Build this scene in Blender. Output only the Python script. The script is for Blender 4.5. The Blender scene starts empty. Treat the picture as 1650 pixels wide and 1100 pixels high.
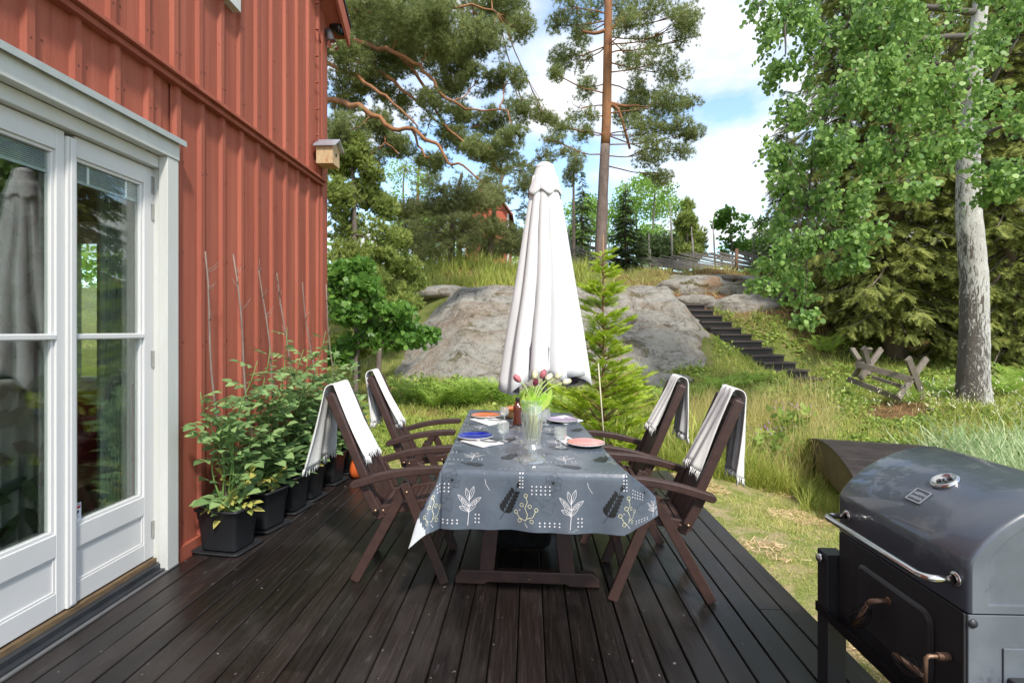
import bpy, math, random
import numpy as np
from mathutils import Vector, Matrix
random.seed(7); RNG = np.random.default_rng(11)
C = bpy.context.scene.collection
R = math.radians
F, CX, CY, CH = 840.0, 825.0, 533.0, 1.45
TH = math.atan(28/840.0)
cT, sT = math.cos(TH), math.sin(TH)
# ---------- camera ----------
cam = bpy.data.cameras.new('camera'); camo = bpy.data.objects.new('camera', cam); C.objects.link(camo)
camo.location = (0, 0, CH); camo.rotation_euler = (R(90), 0, TH)
cam.sensor_width = 36; cam.lens = F/1650*36; cam.shift_y = -17/1650
cam.clip_start = .02; cam.clip_end = 3000
bpy.context.scene.camera = camo
def cp(px, d, z=0.0):
    r = (px-CX)/F*d
    return Vector((r*cT - d*sT, r*sT + d*cT, z))
def at(px, py, d):
    v = cp(px, d); v.z = CH + (CY-py)/F*d; return v
def gd(px, py, z=0.0):
    return at(px, py, (CH-z)*F/(py-CY))
def onx(px, py, X):
    k = (px-CX)/F               # r = k d ; x = r c - d s ; -> d = X/(k c - s)
    d = X/(k*cT - sT); return at(px, py, d)
# ---------- numpy noise ----------
def vnoise(P, s=1.0, seed=0):
    P = np.asarray(P, float)*s + seed*17.31
    i = np.floor(P).astype(np.int64); f = P-i; f = f*f*(3-2*f)
    def h(a):
        n = (a[:, 0]*374761393 + a[:, 1]*668265263 + a[:, 2]*2147483647 + seed*1274126177) & 0xffffffff
        n = ((n ^ (n >> 13))*1274126177) & 0xffffffff
        return ((n ^ (n >> 16)) & 0xffff)/65535.0
    r = 0
    for dx in (0, 1):
        for dy in (0, 1):
            for dz in (0, 1):
                w = (f[:, 0] if dx else 1-f[:, 0])*(f[:, 1] if dy else 1-f[:, 1])*(f[:, 2] if dz else 1-f[:, 2])
                r = r + w*h(i+np.array([dx, dy, dz]))
    return r
def fbm(P, s=1.0, seed=0, o=4):
    r = 0; a = .5
    for k in range(o): r = r + a*vnoise(P, s*2**k, seed+k); a *= .5
    return r
# ---------- materials ----------
def nmat(name):
    m = bpy.data.materials.new(name); m.use_nodes = True
    nt = m.node_tree; nt.nodes.clear()
    out = nt.nodes.new('ShaderNodeOutputMaterial'); return m, nt, out
def nd(nt, t, **k):
    n = nt.nodes.new(t)
    for a, b in k.items():
        if a.startswith('i_'):
            n.inputs[a[2:].replace('_', ' ')].default_value = b
        else: setattr(n, a, b)
    return n
def col(c): return (c[0], c[1], c[2], 1)
def hexc(h, k=1.0):
    h = h.lstrip('#'); v = [int(h[i:i+2], 16)/255 for i in (0, 2, 4)]
    return tuple(min(1, k*(x/12.92 if x <= .04045 else ((x+.055)/1.055)**2.4)) for x in v)
def noise_tex(nt, scale, stretch=(1, 1, 1), detail=5, rough=.6, coords='Object', dist=0):
    tc = nd(nt, 'ShaderNodeTexCoord'); mp = nd(nt, 'ShaderNodeMapping')
    mp.inputs['Scale'].default_value = stretch
    nt.links.new(tc.outputs[coords], mp.inputs['Vector'])
    n = nd(nt, 'ShaderNodeTexNoise'); n.inputs['Scale'].default_value = scale
    n.inputs['Detail'].default_value = detail; n.inputs['Roughness'].default_value = rough; n.inputs['Distortion'].default_value = dist
    nt.links.new(mp.outputs[0], n.inputs['Vector']); return n
def ramp(nt, fac, stops):
    r = nd(nt, 'ShaderNodeValToRGB'); e = r.color_ramp.elements
    while len(e) < len(stops): e.new(.5)
    for k, (p, c) in enumerate(stops): e[k].position = p; e[k].color = col(c)
    nt.links.new(fac, r.inputs['Fac']); return r
def mixc(nt, fac, a, b, mode='MIX'):
    m = nd(nt, 'ShaderNodeMix', data_type='RGBA', blend_type=mode)
    for s, v in ((0, fac), (6, a), (7, b)):
        if hasattr(v, 'links') or hasattr(v, 'is_output'): nt.links.new(v, m.inputs[s])
        else: m.inputs[s].default_value = v if s == 0 else col(v)
    return m.outputs[2]
def pm(name, c1, c2=None, scale=8, stretch=(1, 1, 1), rough=.5, rv=.1, bump=.0, bscale=None, metal=0, island=0.0, spec=.5, stops=None, coat=0, dirt=None, sheen=0):
    """principled material with two colour noise, roughness variation and bump"""
    m, nt, out = nmat(name); L = nt.links.new
    p = nd(nt, 'ShaderNodeBsdfPrincipled'); L(p.outputs[0], out.inputs[0])
    c2 = c2 or tuple(x*.8 for x in c1)
    n = noise_tex(nt, scale, stretch)
    r = ramp(nt, n.outputs['Fac'], stops or [(.3, c1), (.7, c2)])
    c = r.outputs[0]
    if island:
        g = nd(nt, 'ShaderNodeNewGeometry'); hs = nd(nt, 'ShaderNodeHueSaturation')
        mr = nd(nt, 'ShaderNodeMapRange'); mr.inputs['To Min'].default_value = 1-island; mr.inputs['To Max'].default_value = 1+island
        L(g.outputs['Random Per Island'], mr.inputs['Value']); L(mr.outputs[0], hs.inputs['Value']); L(c, hs.inputs['Color']); c = hs.outputs[0]
    if dirt:
        n3 = noise_tex(nt, dirt[1], detail=8, rough=.7); r3 = ramp(nt, n3.outputs['Fac'], [(dirt[2], (0, 0, 0)), (dirt[2]+.12, (1, 1, 1))])
        c = mixc(nt, r3.outputs[0], c, dirt[0])
    L(c, p.inputs['Base Color'])
    n2 = noise_tex(nt, bscale or scale*3, stretch, detail=6)
    mr = nd(nt, 'ShaderNodeMapRange'); mr.inputs['To Min'].default_value = max(0, rough-rv); mr.inputs['To Max'].default_value = min(1, rough+rv)
    L(n2.outputs['Fac'], mr.inputs['Value']); L(mr.outputs[0], p.inputs['Roughness'])
    p.inputs['Metallic'].default_value = metal; p.inputs['Specular IOR Level'].default_value = spec
    p.inputs['Coat Weight'].default_value = coat; p.inputs['Sheen Weight'].default_value = sheen
    if bump:
        b = nd(nt, 'ShaderNodeBump'); b.inputs['Strength'].default_value = bump; b.inputs['Distance'].default_value = .01
        L(n2.outputs['Fac'], b.inputs['Height']); L(b.outputs[0], p.inputs['Normal'])
    return m
def leafmat(name, cols, trans=.35, rough=.5, nscale=.8, back=None):
    """leaf: colour differs leaf by leaf and in soft patches; part of the light comes through"""
    m, nt, out = nmat(name); L = nt.links.new
    g = nd(nt, 'ShaderNodeNewGeometry')
    n = noise_tex(nt, nscale, detail=3)
    mx = nd(nt, 'ShaderNodeMath', operation='MULTIPLY_ADD'); mx.inputs[1].default_value = .6
    L(g.outputs['Random Per Island'], mx.inputs[0])
    m2 = nd(nt, 'ShaderNodeMath', operation='MULTIPLY'); m2.inputs[1].default_value = .4; L(n.outputs['Fac'], m2.inputs[0]); L(m2.outputs[0], mx.inputs[2])
    cols = [(min(.8, a*1.84), min(.8, b*1.68), min(.8, c*1.6)) for a, b, c in cols]
    k = len(cols); r = ramp(nt, mx.outputs[0], [(.1+.8*i/(k-1), c) for i, c in enumerate(cols)])
    c = r.outputs[0]
    p = nd(nt, 'ShaderNodeBsdfPrincipled'); p.inputs['Roughness'].default_value = rough; p.inputs['Specular IOR Level'].default_value = .35
    t = nd(nt, 'ShaderNodeBsdfTranslucent')
    L(c, p.inputs['Base Color'])
    hs = nd(nt, 'ShaderNodeHueSaturation'); hs.inputs['Saturation'].default_value = 1.0; hs.inputs['Value'].default_value = 1.25; L(c, hs.inputs['Color']); L(hs.outputs[0], t.inputs['Color'])
    mi = nd(nt, 'ShaderNodeMixShader'); mi.inputs[0].default_value = trans
    L(p.outputs[0], mi.inputs[1]); L(t.outputs[0], mi.inputs[2]); L(mi.outputs[0], out.inputs[0]); return m
def glassmat(name, tint=(1, 1, 1), refl=1.0, rough=0.0, ior=1.5):
    m, nt, out = nmat(name); L = nt.links.new
    g0 = nd(nt, 'ShaderNodeNewGeometry'); dt = nd(nt, 'ShaderNodeVectorMath', operation='DOT_PRODUCT'); L(g0.outputs['Normal'], dt.inputs[0]); L(g0.outputs['Incoming'], dt.inputs[1])
    ab = nd(nt, 'ShaderNodeMath', operation='ABSOLUTE'); L(dt.outputs['Value'], ab.inputs[0]); om = nd(nt, 'ShaderNodeMath', operation='SUBTRACT', use_clamp=True); om.inputs[0].default_value = 1; L(ab.outputs[0], om.inputs[1])
    pw = nd(nt, 'ShaderNodeMath', operation='POWER'); pw.inputs[1].default_value = 5; L(om.outputs[0], pw.inputs[0]); f0 = ((ior-1)/(ior+1))**2
    fr = nd(nt, 'ShaderNodeMath', operation='MULTIPLY_ADD'); fr.inputs[1].default_value = 1-f0; fr.inputs[2].default_value = f0; L(pw.outputs[0], fr.inputs[0])
    ma = nd(nt, 'ShaderNodeMath', operation='MULTIPLY', use_clamp=True); ma.inputs[1].default_value = refl; L(fr.outputs[0], ma.inputs[0])
    t = nd(nt, 'ShaderNodeBsdfTransparent'); t.inputs[0].default_value = col(tint)
    g = nd(nt, 'ShaderNodeBsdfGlossy'); g.inputs['Roughness'].default_value = rough; g.inputs[0].default_value = (1, 1, 1, 1)
    mi = nd(nt, 'ShaderNodeMixShader'); L(ma.outputs[0], mi.inputs[0]); L(t.outputs[0], mi.inputs[1]); L(g.outputs[0], mi.inputs[2]); L(mi.outputs[0], out.inputs[0]); return m
# ---------- mesh builder ----------
def wloc(o):
    v = Vector((0, 0, 0))
    while o is not None: v += Vector(o.location); o = o.parent
    return v
def tagit(o, label=None, cat=None, group=None, kind=None):
    if label: o['label'] = label
    if cat: o['category'] = cat
    if group: o['group'] = group
    if kind: o['kind'] = kind
    return o
def empty(name, loc=(0, 0, 0), label=None, cat=None, group=None, rz=0):
    o = bpy.data.objects.new(name, None); C.objects.link(o); o.location = loc; o.rotation_euler = (0, 0, rz); o.empty_display_size = .1
    return tagit(o, label, cat, group)
def link(name, me, parent=None, origin=None):
    o = bpy.data.objects.new(name, me); C.objects.link(o)
    n = len(me.vertices); a = np.empty(n*3); me.vertices.foreach_get('co', a); a = a.reshape(-1, 3)
    if parent is not None:
        o.parent = parent; org = np.array(wloc(parent))
        o.location = (0, 0, 0)
    else:
        org = np.array(origin if origin is not None else ((a[:, 0].min()+a[:, 0].max())/2, (a[:, 1].min()+a[:, 1].max())/2, a[:, 2].min()))
        o.location = org
    me.vertices.foreach_set('co', (a-org).ravel()); me.update()
    return o
class MB:
    def __init__(s): s.v = []; s.f = []; s.m = []; s.sm = []
    def add(s, vs, fs, m=0, sm=False):
        b = len(s.v); s.v += [tuple(v) for v in vs]
        for f in fs: s.f.append([i+b for i in f]); s.m.append(m); s.sm.append(sm)
        return s
    def box(s, x0, x1, y0, y1, z0, z1, m=0):
        return s.add([(x, y, z) for z in (z0, z1) for y in (y0, y1) for x in (x0, x1)],
                     [(0, 2, 3, 1), (4, 5, 7, 6), (0, 1, 5, 4), (2, 6, 7, 3), (0, 4, 6, 2), (1, 3, 7, 5)], m)
    def mbox(s, M, sx, sy, sz, m=0):
        return s.add([M @ Vector((x*sx/2, y*sy/2, z*sz/2)) for z in (-1, 1) for y in (-1, 1) for x in (-1, 1)],
                     [(0, 2, 3, 1), (4, 5, 7, 6), (0, 1, 5, 4), (2, 6, 7, 3), (0, 4, 6, 2), (1, 3, 7, 5)], m)
    def beam(s, a, b, w, h, up=(0, 0, 1), m=0):
        a = Vector(a); b = Vector(b); z = (b-a); l = z.length; z.normalize(); up = Vector(up)
        x = up.cross(z)
        if x.length < 1e-4: x = Vector((1, 0, 0)).cross(z)
        x.normalize(); y = z.cross(x)
        M = Matrix((x, y, z)).transposed().to_4x4(); M.translation = (a+b)/2
        return s.mbox(M, w, h, l, m)
    def tube(s, pts, rad, seg=8, m=0, cap=True, sm=True):
        pts = [Vector(p) for p in pts]; n = len(pts)
        if not hasattr(rad, '__len__'): rad = [rad]*n
        vs = []; prev = None
        for i, p in enumerate(pts):
            t = (pts[min(i+1, n-1)]-pts[max(i-1, 0)]).normalized()
            if prev is None:
                x = t.cross(Vector((0, 0, 1)));
                if x.length < .05: x = t.cross(Vector((1, 0, 0)))
            else: x = prev - t*prev.dot(t)
            x.normalize(); prev = x; y = t.cross(x)
            for k in range(seg):
                a = 2*math.pi*k/seg; vs.append(p + (x*math.cos(a)+y*math.sin(a))*rad[i])
        fs = [(i*seg+k, i*seg+(k+1) % seg, (i+1)*seg+(k+1) % seg, (i+1)*seg+k) for i in range(n-1) for k in range(seg)]
        if cap: fs += [tuple(range(seg))[::-1], tuple((n-1)*seg+k for k in range(seg))]
        return s.add(vs, fs, m, sm)
    def lathe(s, prof, c=(0, 0, 0), seg=24, m=0, sm=True, rot=None, cap=False):
        c = Vector(c); vs = []
        for r, z in prof:
            for k in range(seg):
                a = 2*math.pi*k/seg; v = Vector((r*math.cos(a), r*math.sin(a), z))
                if rot: v = rot @ v
                vs.append(c+v)
        n = len(prof)
        fs = [(i*seg+k, i*seg+(k+1) % seg, (i+1)*seg+(k+1) % seg, (i+1)*seg+k) for i in range(n-1) for k in range(seg)]
        if cap: fs += [tuple(range(seg))[::-1], tuple((n-1)*seg+k for k in range(seg))]
        return s.add(vs, fs, m, sm)
    def prism(s, outl, fn, t0, t1, m=0):
        """outline of 2-D points pushed from t0 to t1; fn(a,b,t)->xyz"""
        n = len(outl); vs = [fn(a, b, t0) for a, b in outl]+[fn(a, b, t1) for a, b in outl]
        return s.add(vs, [tuple(range(n))[::-1], tuple(range(n, 2*n))]+[(i, (i+1) % n, n+(i+1) % n, n+i) for i in range(n)], m)
    def grid(s, P, m=0, sm=True, flip=False):
        h = len(P); w = len(P[0]); vs = [p for r in P for p in r]
        fs = [(i*w+j, i*w+j+1, (i+1)*w+j+1, (i+1)*w+j) for i in range(h-1) for j in range(w-1)]
        if flip: fs = [f[::-1] for f in fs]
        return s.add(vs, fs, m, sm)
    def build(s, name, mats, parent=None, bevel=0, origin=None, **tg):
        me = bpy.data.meshes.new(name); me.from_pydata(s.v, [], s.f)
        if not isinstance(mats, (list, tuple)): mats = [mats]
        for mt in mats: me.materials.append(mt)
        me.polygons.foreach_set('material_index', s.m); me.polygons.foreach_set('use_smooth', s.sm); me.update()
        o = link(name, me, parent, origin)
        if bevel:
            b = o.modifiers.new('b', 'BEVEL'); b.width = bevel; b.segments = 2; b.limit_method = 'ANGLE'; b.angle_limit = R(40)
        return tagit(o, **tg)
def npmesh(name, V, Fc, mats, parent=None, smooth=False, mi=None, origin=None, **tg):
    """V (n,3); Fc (m,k) all the same size"""
    me = bpy.data.meshes.new(name); V = np.asarray(V, np.float32); Fc = np.asarray(Fc, np.int32)
    me.vertices.add(len(V)); me.vertices.foreach_set('co', V.ravel())
    m, k = Fc.shape; me.loops.add(m*k); me.loops.foreach_set('vertex_index', Fc.ravel())
    me.polygons.add(m); me.polygons.foreach_set('loop_start', np.arange(0, m*k, k, dtype=np.int32))
    if not isinstance(mats, (list, tuple)): mats = [mats]
    for mt in mats: me.materials.append(mt)
    if mi is not None: me.polygons.foreach_set('material_index', np.asarray(mi, np.int32))
    me.polygons.foreach_set('use_smooth', np.full(m, smooth)); me.update(calc_edges=True)
    return tagit(link(name, me, parent, origin), **tg)
def nrm(a):
    return a/np.maximum(np.linalg.norm(a, axis=1, keepdims=True), 1e-9)
def scatter(T, TF, P, D, S, N=None):
    """place template T (z along D, y along N) at P scaled by S -> V, faces"""
    n = len(P); z = nrm(D)
    if N is None: N = RNG.normal(size=(n, 3))
    y = nrm(N - z*np.sum(N*z, 1, keepdims=True)); x = np.cross(y, z)
    T = np.asarray(T); S = np.asarray(S).reshape(-1, 1, 1) if np.ndim(S) else S
    V = P[:, None, :] + S*(T[None, :, 0:1]*x[:, None, :] + T[None, :, 1:2]*y[:, None, :] + T[None, :, 2:3]*z[:, None, :])
    TF = np.asarray(TF); Fc = TF[None]+(np.arange(n)*len(T))[:, None, None]
    return V.reshape(-1, 3), Fc.reshape(-1, TF.shape[1])
def rdir(n, up=0.0, flat=1.0):
    d = RNG.normal(size=(n, 3)); d = nrm(d); d[:, 2] = d[:, 2]*flat+up; return nrm(d)
def copy_tree(o, parent=None):
    c = o.copy(); C.objects.link(c)
    if parent is not None: c.parent = parent
    for ch in [x for x in C.objects if x.parent == o]: copy_tree(ch, c)
    return c
# ---------- sky and sun ----------
SUN = Vector((.27, -.62, .74)).normalized()
w = bpy.data.worlds.new('World'); bpy.context.scene.world = w; w.use_nodes = True
nt = w.node_tree; nt.nodes.clear(); L = nt.links.new
out = nd(nt, 'ShaderNodeOutputWorld'); bg = nd(nt, 'ShaderNodeBackground'); L(bg.outputs[0], out.inputs[0])
sky = nd(nt, 'ShaderNodeTexSky', sky_type='NISHITA', sun_disc=False)
sky.sun_elevation = math.asin(SUN.z); sky.sun_rotation = math.atan2(SUN.x, SUN.y); sky.air_density = 1.1; sky.dust_density = .6; sky.ozone_density = 2.0
tc = nd(nt, 'ShaderNodeTexCoord'); sp = nd(nt, 'ShaderNodeSeparateXYZ'); L(tc.outputs['Generated'], sp.inputs[0])
mz = nd(nt, 'ShaderNodeMath', operation='MAXIMUM'); mz.inputs[1].default_value = 0; L(sp.outputs[2], mz.inputs[0])
az = nd(nt, 'ShaderNodeMath', operation='ADD'); az.inputs[1].default_value = .22; L(mz.outputs[0], az.inputs[0])
dx = nd(nt, 'ShaderNodeMath', operation='DIVIDE'); dy = nd(nt, 'ShaderNodeMath', operation='DIVIDE')
L(sp.outputs[0], dx.inputs[0]); L(az.outputs[0], dx.inputs[1]); L(sp.outputs[1], dy.inputs[0]); L(az.outputs[0], dy.inputs[1])
cb = nd(nt, 'ShaderNodeCombineXYZ'); L(dx.outputs[0], cb.inputs[0]); L(dy.outputs[0], cb.inputs[1]); cb.inputs[2].default_value = 3.1
cn = nd(nt, 'ShaderNodeTexNoise'); cn.inputs['Scale'].default_value = 1.15; cn.inputs['Detail'].default_value = 9; cn.inputs['Roughness'].default_value = .55; cn.inputs['Distortion'].default_value = .15
L(cb.outputs[0], cn.inputs['Vector'])
cr = ramp(nt, cn.outputs['Fac'], [(.45, (0, 0, 0)), (.57, (1, 1, 1))])
cn2 = nd(nt, 'ShaderNodeTexNoise'); cn2.inputs['Scale'].default_value = 2.4; cn2.inputs['Detail'].default_value = 6; L(cb.outputs[0], cn2.inputs['Vector'])
cc = ramp(nt, cn2.outputs['Fac'], [(.3, (3.4, 3.6, 3.95)), (.65, (4.4, 4.4, 4.4))])
skyb = mixc(nt, 1.0, sky.outputs[0], (1.12, 1.13, 1.12), 'MULTIPLY')
L(mixc(nt, cr.outputs[0], skyb, cc.outputs[0]), bg.inputs[0]); bg.inputs[1].default_value = .15
sl = bpy.data.lights.new('sun', 'SUN'); slo = bpy.data.objects.new('sun', sl); C.objects.link(slo); slo.location = (5, -8, 12)
sl.energy = 2.35; sl.angle = R(5.0); sl.color = (1, .955, .88)
slo.rotation_euler = (-SUN).to_track_quat('-Z', 'Y').to_euler()
vs = bpy.context.scene.view_settings; vs.view_transform = 'Standard'; vs.look = 'None'; vs.exposure = 1.02; vs.gamma = 1
# ================= terrain =================
CTRL = []
ST0 = cp(1296, 11.5, .37); ST1 = cp(1112, 14.1, 2.14)
for X in range(-15, 16, 3):
    for Y in range(-9, 6, 3): CTRL.append((X, Y, -.15))
def _c(px, d, z): v = cp(px, d); CTRL.append((v.x, v.y, z))
for a in [(600, 7, -.1), (850, 7, -.12), (1100, 7, -.15), (1300, 7.9, -.1), (1400, 5.9, -.5), (1480, 6.1, -.5), (1340, 6.2, -.45), (1560, 6.4, -.4), (1480, 7, -.12), (1650, 7, 0), (1900, 8, .1), (700, 8.5, .0), (980, 8.5, .0),
          (1400, 7.9, .02), (1500, 7.6, .05), (600, 9.8, .05), (850, 10, .05), (1050, 10, .05), (1200, 9.4, .2), (1300, 9.2, .28), (1430, 9.1, .3), (1555, 8.4, .24), (1650, 9.4, .4),
          (1290, 11.3, .42), (1400, 11.5, .5), (1550, 12.6, .7), (1700, 12.6, .8), (1125, 14.2, 2.15), (1180, 13.1, 1.4), (1240, 12.2, .85), (1090, 13, 1.6),
          (1180, 14.7, 1.95), (1250, 15.2, 2.0), (1320, 15.7, 1.6), (1450, 16.8, 1.4), (1600, 17.8, 1.5), (1150, 16.4, 2.65), (1230, 17.3, 2.7), (1290, 17.8, 2.7),
          (1050, 20, 3.75), (1150, 20.5, 3.85), (1230, 21, 3.85), (1100, 18.4, 3.3), (1350, 23, 3.4), (1500, 23, 2.8),
          (750, 12.6, .6), (900, 12.6, .6), (1050, 12.4, .6), (900, 16, 2.7), (750, 16, 2.7), (1030, 16, 2.7), (760, 18.3, 3.7), (860, 18.3, 3.6), (965, 17.8, 3.45), (750, 23, 4.3), (900, 23, 4.3),
          (600, 11.5, .3), (600, 14.7, 1.8), (560, 17.8, 3.2), (450, 12.6, .6), (400, 16.8, 2.5), (200, 14, 1), (600, 23, 4)]: _c(*a)
for px in range(-600, 2400, 300):
    _c(px, 42, 4.8); _c(px, 90, 5); _c(px, 300, 4.5)
for X in (-100, -40, 40, 100):
    for Y in (-100, -40, -10, 20): CTRL.append((X, Y, -.15 if Y < 0 else 1.5))
CTRL = np.array(CTRL)
def gz(x, y):
    x = np.atleast_1d(np.asarray(x, float)); y = np.atleast_1d(np.asarray(y, float))
    o = np.empty(len(x))
    for i in range(0, len(x), 20000):
        xx = x[i:i+20000, None]; yy = y[i:i+20000, None]
        d2 = (xx-CTRL[:, 0])**2+(yy-CTRL[:, 1])**2
        w = 1/(d2+.25)**1.9
        o[i:i+20000] = (w*CTRL[:, 2]).sum(1)/w.sum(1)
    P = np.stack([x, y, 0*x], 1); far = np.clip((y-5.5)/3, 0, 1)
    o = o + far*(fbm(P, .9, 5, 4)-.47)*.28
    # cutting for the wooden steps
    ax_, ay_ = ST1.x-ST0.x, ST1.y-ST0.y; l2 = ax_**2+ay_**2; t = ((x-ST0.x)*ax_+(y-ST0.y)*ay_)/l2; lat = np.abs((x-ST0.x)*ay_-(y-ST0.y)*ax_)/l2**.5
    zt = ST0.z-.20+(ST1.z-ST0.z)*np.clip(t, -.05, 1.08); zt = np.where(t < 0, ST0.z-.12+t*.16, zt); w = np.clip((1.25-lat)/.6, 0, 1)*np.clip((t+.95)/.4, 0, 1)*np.clip((1.2-t)/.12, 0, 1)
    return o*(1-w)+zt*w
def onsteps(x, y, m=.5):
    ax_, ay_ = ST1.x-ST0.x, ST1.y-ST0.y; l2 = ax_**2+ay_**2; t = ((x-ST0.x)*ax_+(y-ST0.y)*ay_)/l2; lat = np.abs((x-ST0.x)*ay_-(y-ST0.y)*ax_)/l2**.5
    return (lat < np.where(t < 0, m*.9+.25*np.sin(x*9), m)) & (t > -.42+.1*np.sin(y*7)) & (t < 1.15)
def gz1(x, y): return float(gz(x, y)[0])
def gp(px, d):
    v = cp(px, d); v.z = gz1(v.x, v.y); return v
gx = np.sinh(np.linspace(-4.6, 4.6, 300))*3.2+2; gy = np.sinh(np.linspace(-3.2, 4.6, 330))*3.2+9
GX, GY = np.meshgrid(gx, gy); gzz = gz(GX.ravel(), GY.ravel()).reshape(GX.shape)
V = np.stack([GX.ravel(), GY.ravel(), gzz.ravel()], 1); nx = len(gx); ny = len(gy)
idx = np.arange(nx*ny).reshape(ny, nx)
Fq = np.stack([idx[:-1, :-1].ravel(), idx[:-1, 1:].ravel(), idx[1:, 1:].ravel(), idx[1:, :-1].ravel()], 1)
def gcolor():
    m, nt, out = nmat('ground_mix'); L = nt.links.new
    p = nd(nt, 'ShaderNodeBsdfPrincipled'); L(p.outputs[0], out.inputs[0]); p.inputs['Roughness'].default_value = .95; p.inputs['Specular IOR Level'].default_value = .1
    n1 = noise_tex(nt, .9, detail=6); n2 = noise_tex(nt, 6, detail=8, rough=.7)
    n4 = noise_tex(nt, 30, detail=4, rough=.7)
    lawn = ramp(nt, n2.outputs['Fac'], [(.3, (.17, .23, .05)), (.46, (.27, .29, .09)), (.56, (.42, .35, .19)), (.7, (.50, .38, .25))]).outputs[0]
    gard = ramp(nt, n2.outputs['Fac'], [(.3, (.10, .14, .03)), (.52, (.18, .20, .06)), (.7, (.28, .21, .11))]).outputs[0]
    lit = ramp(nt, n2.outputs['Fac'], [(.3, (.07, .035, .02)), (.5, (.20, .105, .055)), (.7, (.30, .17, .10))]).outputs[0]
    at1 = nd(nt, 'ShaderNodeAttribute', attribute_name='zone'); s = nd(nt, 'ShaderNodeSeparateColor'); L(at1.outputs['Color'], s.inputs[0])
    c = mixc(nt, s.outputs[0], gard, lawn); c = mixc(nt, s.outputs[1], c, lit)
    c = mixc(nt, .25, c, ramp(nt, n4.outputs['Fac'], [(.3, (.02, .02, .01)), (.7, (.45, .45, .3))]).outputs[0], 'OVERLAY')
    L(c, p.inputs['Base Color'])
    b = nd(nt, 'ShaderNodeBump'); b.inputs['Strength'].default_value = .8; b.inputs['Distance'].default_value = .04; L(n4.outputs['Fac'], b.inputs['Height']); L(b.outputs[0], p.inputs['Normal'])
    return m
def proj(x, y):   # world xy -> photo column, distance
    r = x*cT+y*sT; d = -x*sT+y*cT
    return CX+F*r/np.maximum(d, .1), d
M_ground = gcolor()
ground = npmesh('ground', V, Fq, M_ground, smooth=True, kind='structure')
gpx, gdd = proj(V[:, 0], V[:, 1])
nz = fbm(V*[1, 1, 0], .8, 9)-.47
lawnf = np.clip((5.9+nz*1.2-V[:, 1]*.93-.06*(V[:, 0]-1.5))*3, 0, 1)
rx = (gpx-1090)/330
def bump2(px0, d0, rp, rd): return np.clip(1.6-1.6*np.sqrt(((gpx-px0)/rp)**2+((gdd-d0)/rd)**2)+nz*1.2, 0, 1)
litf = np.clip(bump2(1180, 17.3, 220, 4.2)+bump2(700, 17, 150, 1.6)*.5+bump2(1255, 15.0, 110, 1.9)+bump2(1320, 13.6, 70, 1.2)*.8+bump2(1300, 10.5, 50, 1.3)*1.2+bump2(1455, 8.5, 100, .8)*.9+bump2(1290, 9.0, 110, .7)*.7+bump2(1560, 14.5, 260, 3.2)+bump2(640, 11, 80, 1.2)*.9+bump2(690, 8.9, 70, .6)*.9+bump2(1010, 8.6, 60, .5)*.7, 0, 1)
ca = ground.data.color_attributes.new('zone', 'FLOAT_COLOR', 'POINT')
ca.data.foreach_set('color', np.stack([lawnf, litf, 0*litf, 1+0*litf], 1).astype(np.float32).ravel())
# ================= deck =================
XW, XR, YE = -2.24, 1.47, 5.45
M_deck = None
def deckmat():
    m, nt, out = nmat('stained_deck_wood'); L = nt.links.new
    p = nd(nt, 'ShaderNodeBsdfPrincipled'); L(p.outputs[0], out.inputs[0])
    g = nd(nt, 'ShaderNodeNewGeometry')
    n = noise_tex(nt, 9, (6, .35, 6), detail=7, rough=.7, dist=.4)
    a = ramp(nt, n.outputs['Fac'], [(.3, (.006, .0042, .0036)), (.55, (.014, .0100, .0088)), (.75, (.036, .027, .024))]).outputs[0]
    hs = nd(nt, 'ShaderNodeHueSaturation'); mr = nd(nt, 'ShaderNodeMapRange'); mr.inputs['To Min'].default_value = .65; mr.inputs['To Max'].default_value = 1.5
    L(g.outputs['Random Per Island'], mr.inputs['Value']); L(mr.outputs[0], hs.inputs['Value']); L(a, hs.inputs['Color'])
    n2 = noise_tex(nt, 1.6, (1, .6, 1), detail=6, rough=.65)
    w = ramp(nt, n2.outputs['Fac'], [(.5, (0, 0, 0)), (.75, (.5, .5, .5))]).outputs[0]
    c = mixc(nt, w, hs.outputs[0], (.06, .05, .048))
    n3 = noise_tex(nt, 26, (1, .8, 1), detail=2, rough=.5)
    c = mixc(nt, ramp(nt, n3.outputs['Fac'], [(.725, (0, 0, 0)), (.75, (.45, .45, .45))]).outputs[0], c, (.30, .27, .25))
    n5 = noise_tex(nt, 5, (3, .5, 3), detail=8, rough=.8, dist=.8)
    c = mixc(nt, ramp(nt, n5.outputs['Fac'], [(.60, (0, 0, 0)), (.72, (.45, .45, .45))]).outputs[0], c, (.13, .12, .12))
    L(c, p.inputs['Base Color'])
    r = ramp(nt, n2.outputs['Fac'], [(.3, (.20,)*3), (.7, (.48,)*3)]).outputs[0]
    r2 = mixc(nt, .4, r, ramp(nt, n.outputs['Fac'], [(.3, (.22,)*3), (.7, (.62,)*3)]).outputs[0]); L(r2, p.inputs['Roughness'])
    p.inputs['Specular IOR Level'].default_value = .5
    b = nd(nt, 'ShaderNodeBump'); b.inputs['Strength'].default_value = .35; b.inputs['Distance'].default_value = .004; L(n.outputs['Fac'], b.inputs['Height']); L(b.outputs[0], p.inputs['Normal'])
    return m
M_deck = deckmat()
mb = MB(); x = XW+.015; k = 0
x = -.055-.125*18
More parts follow.
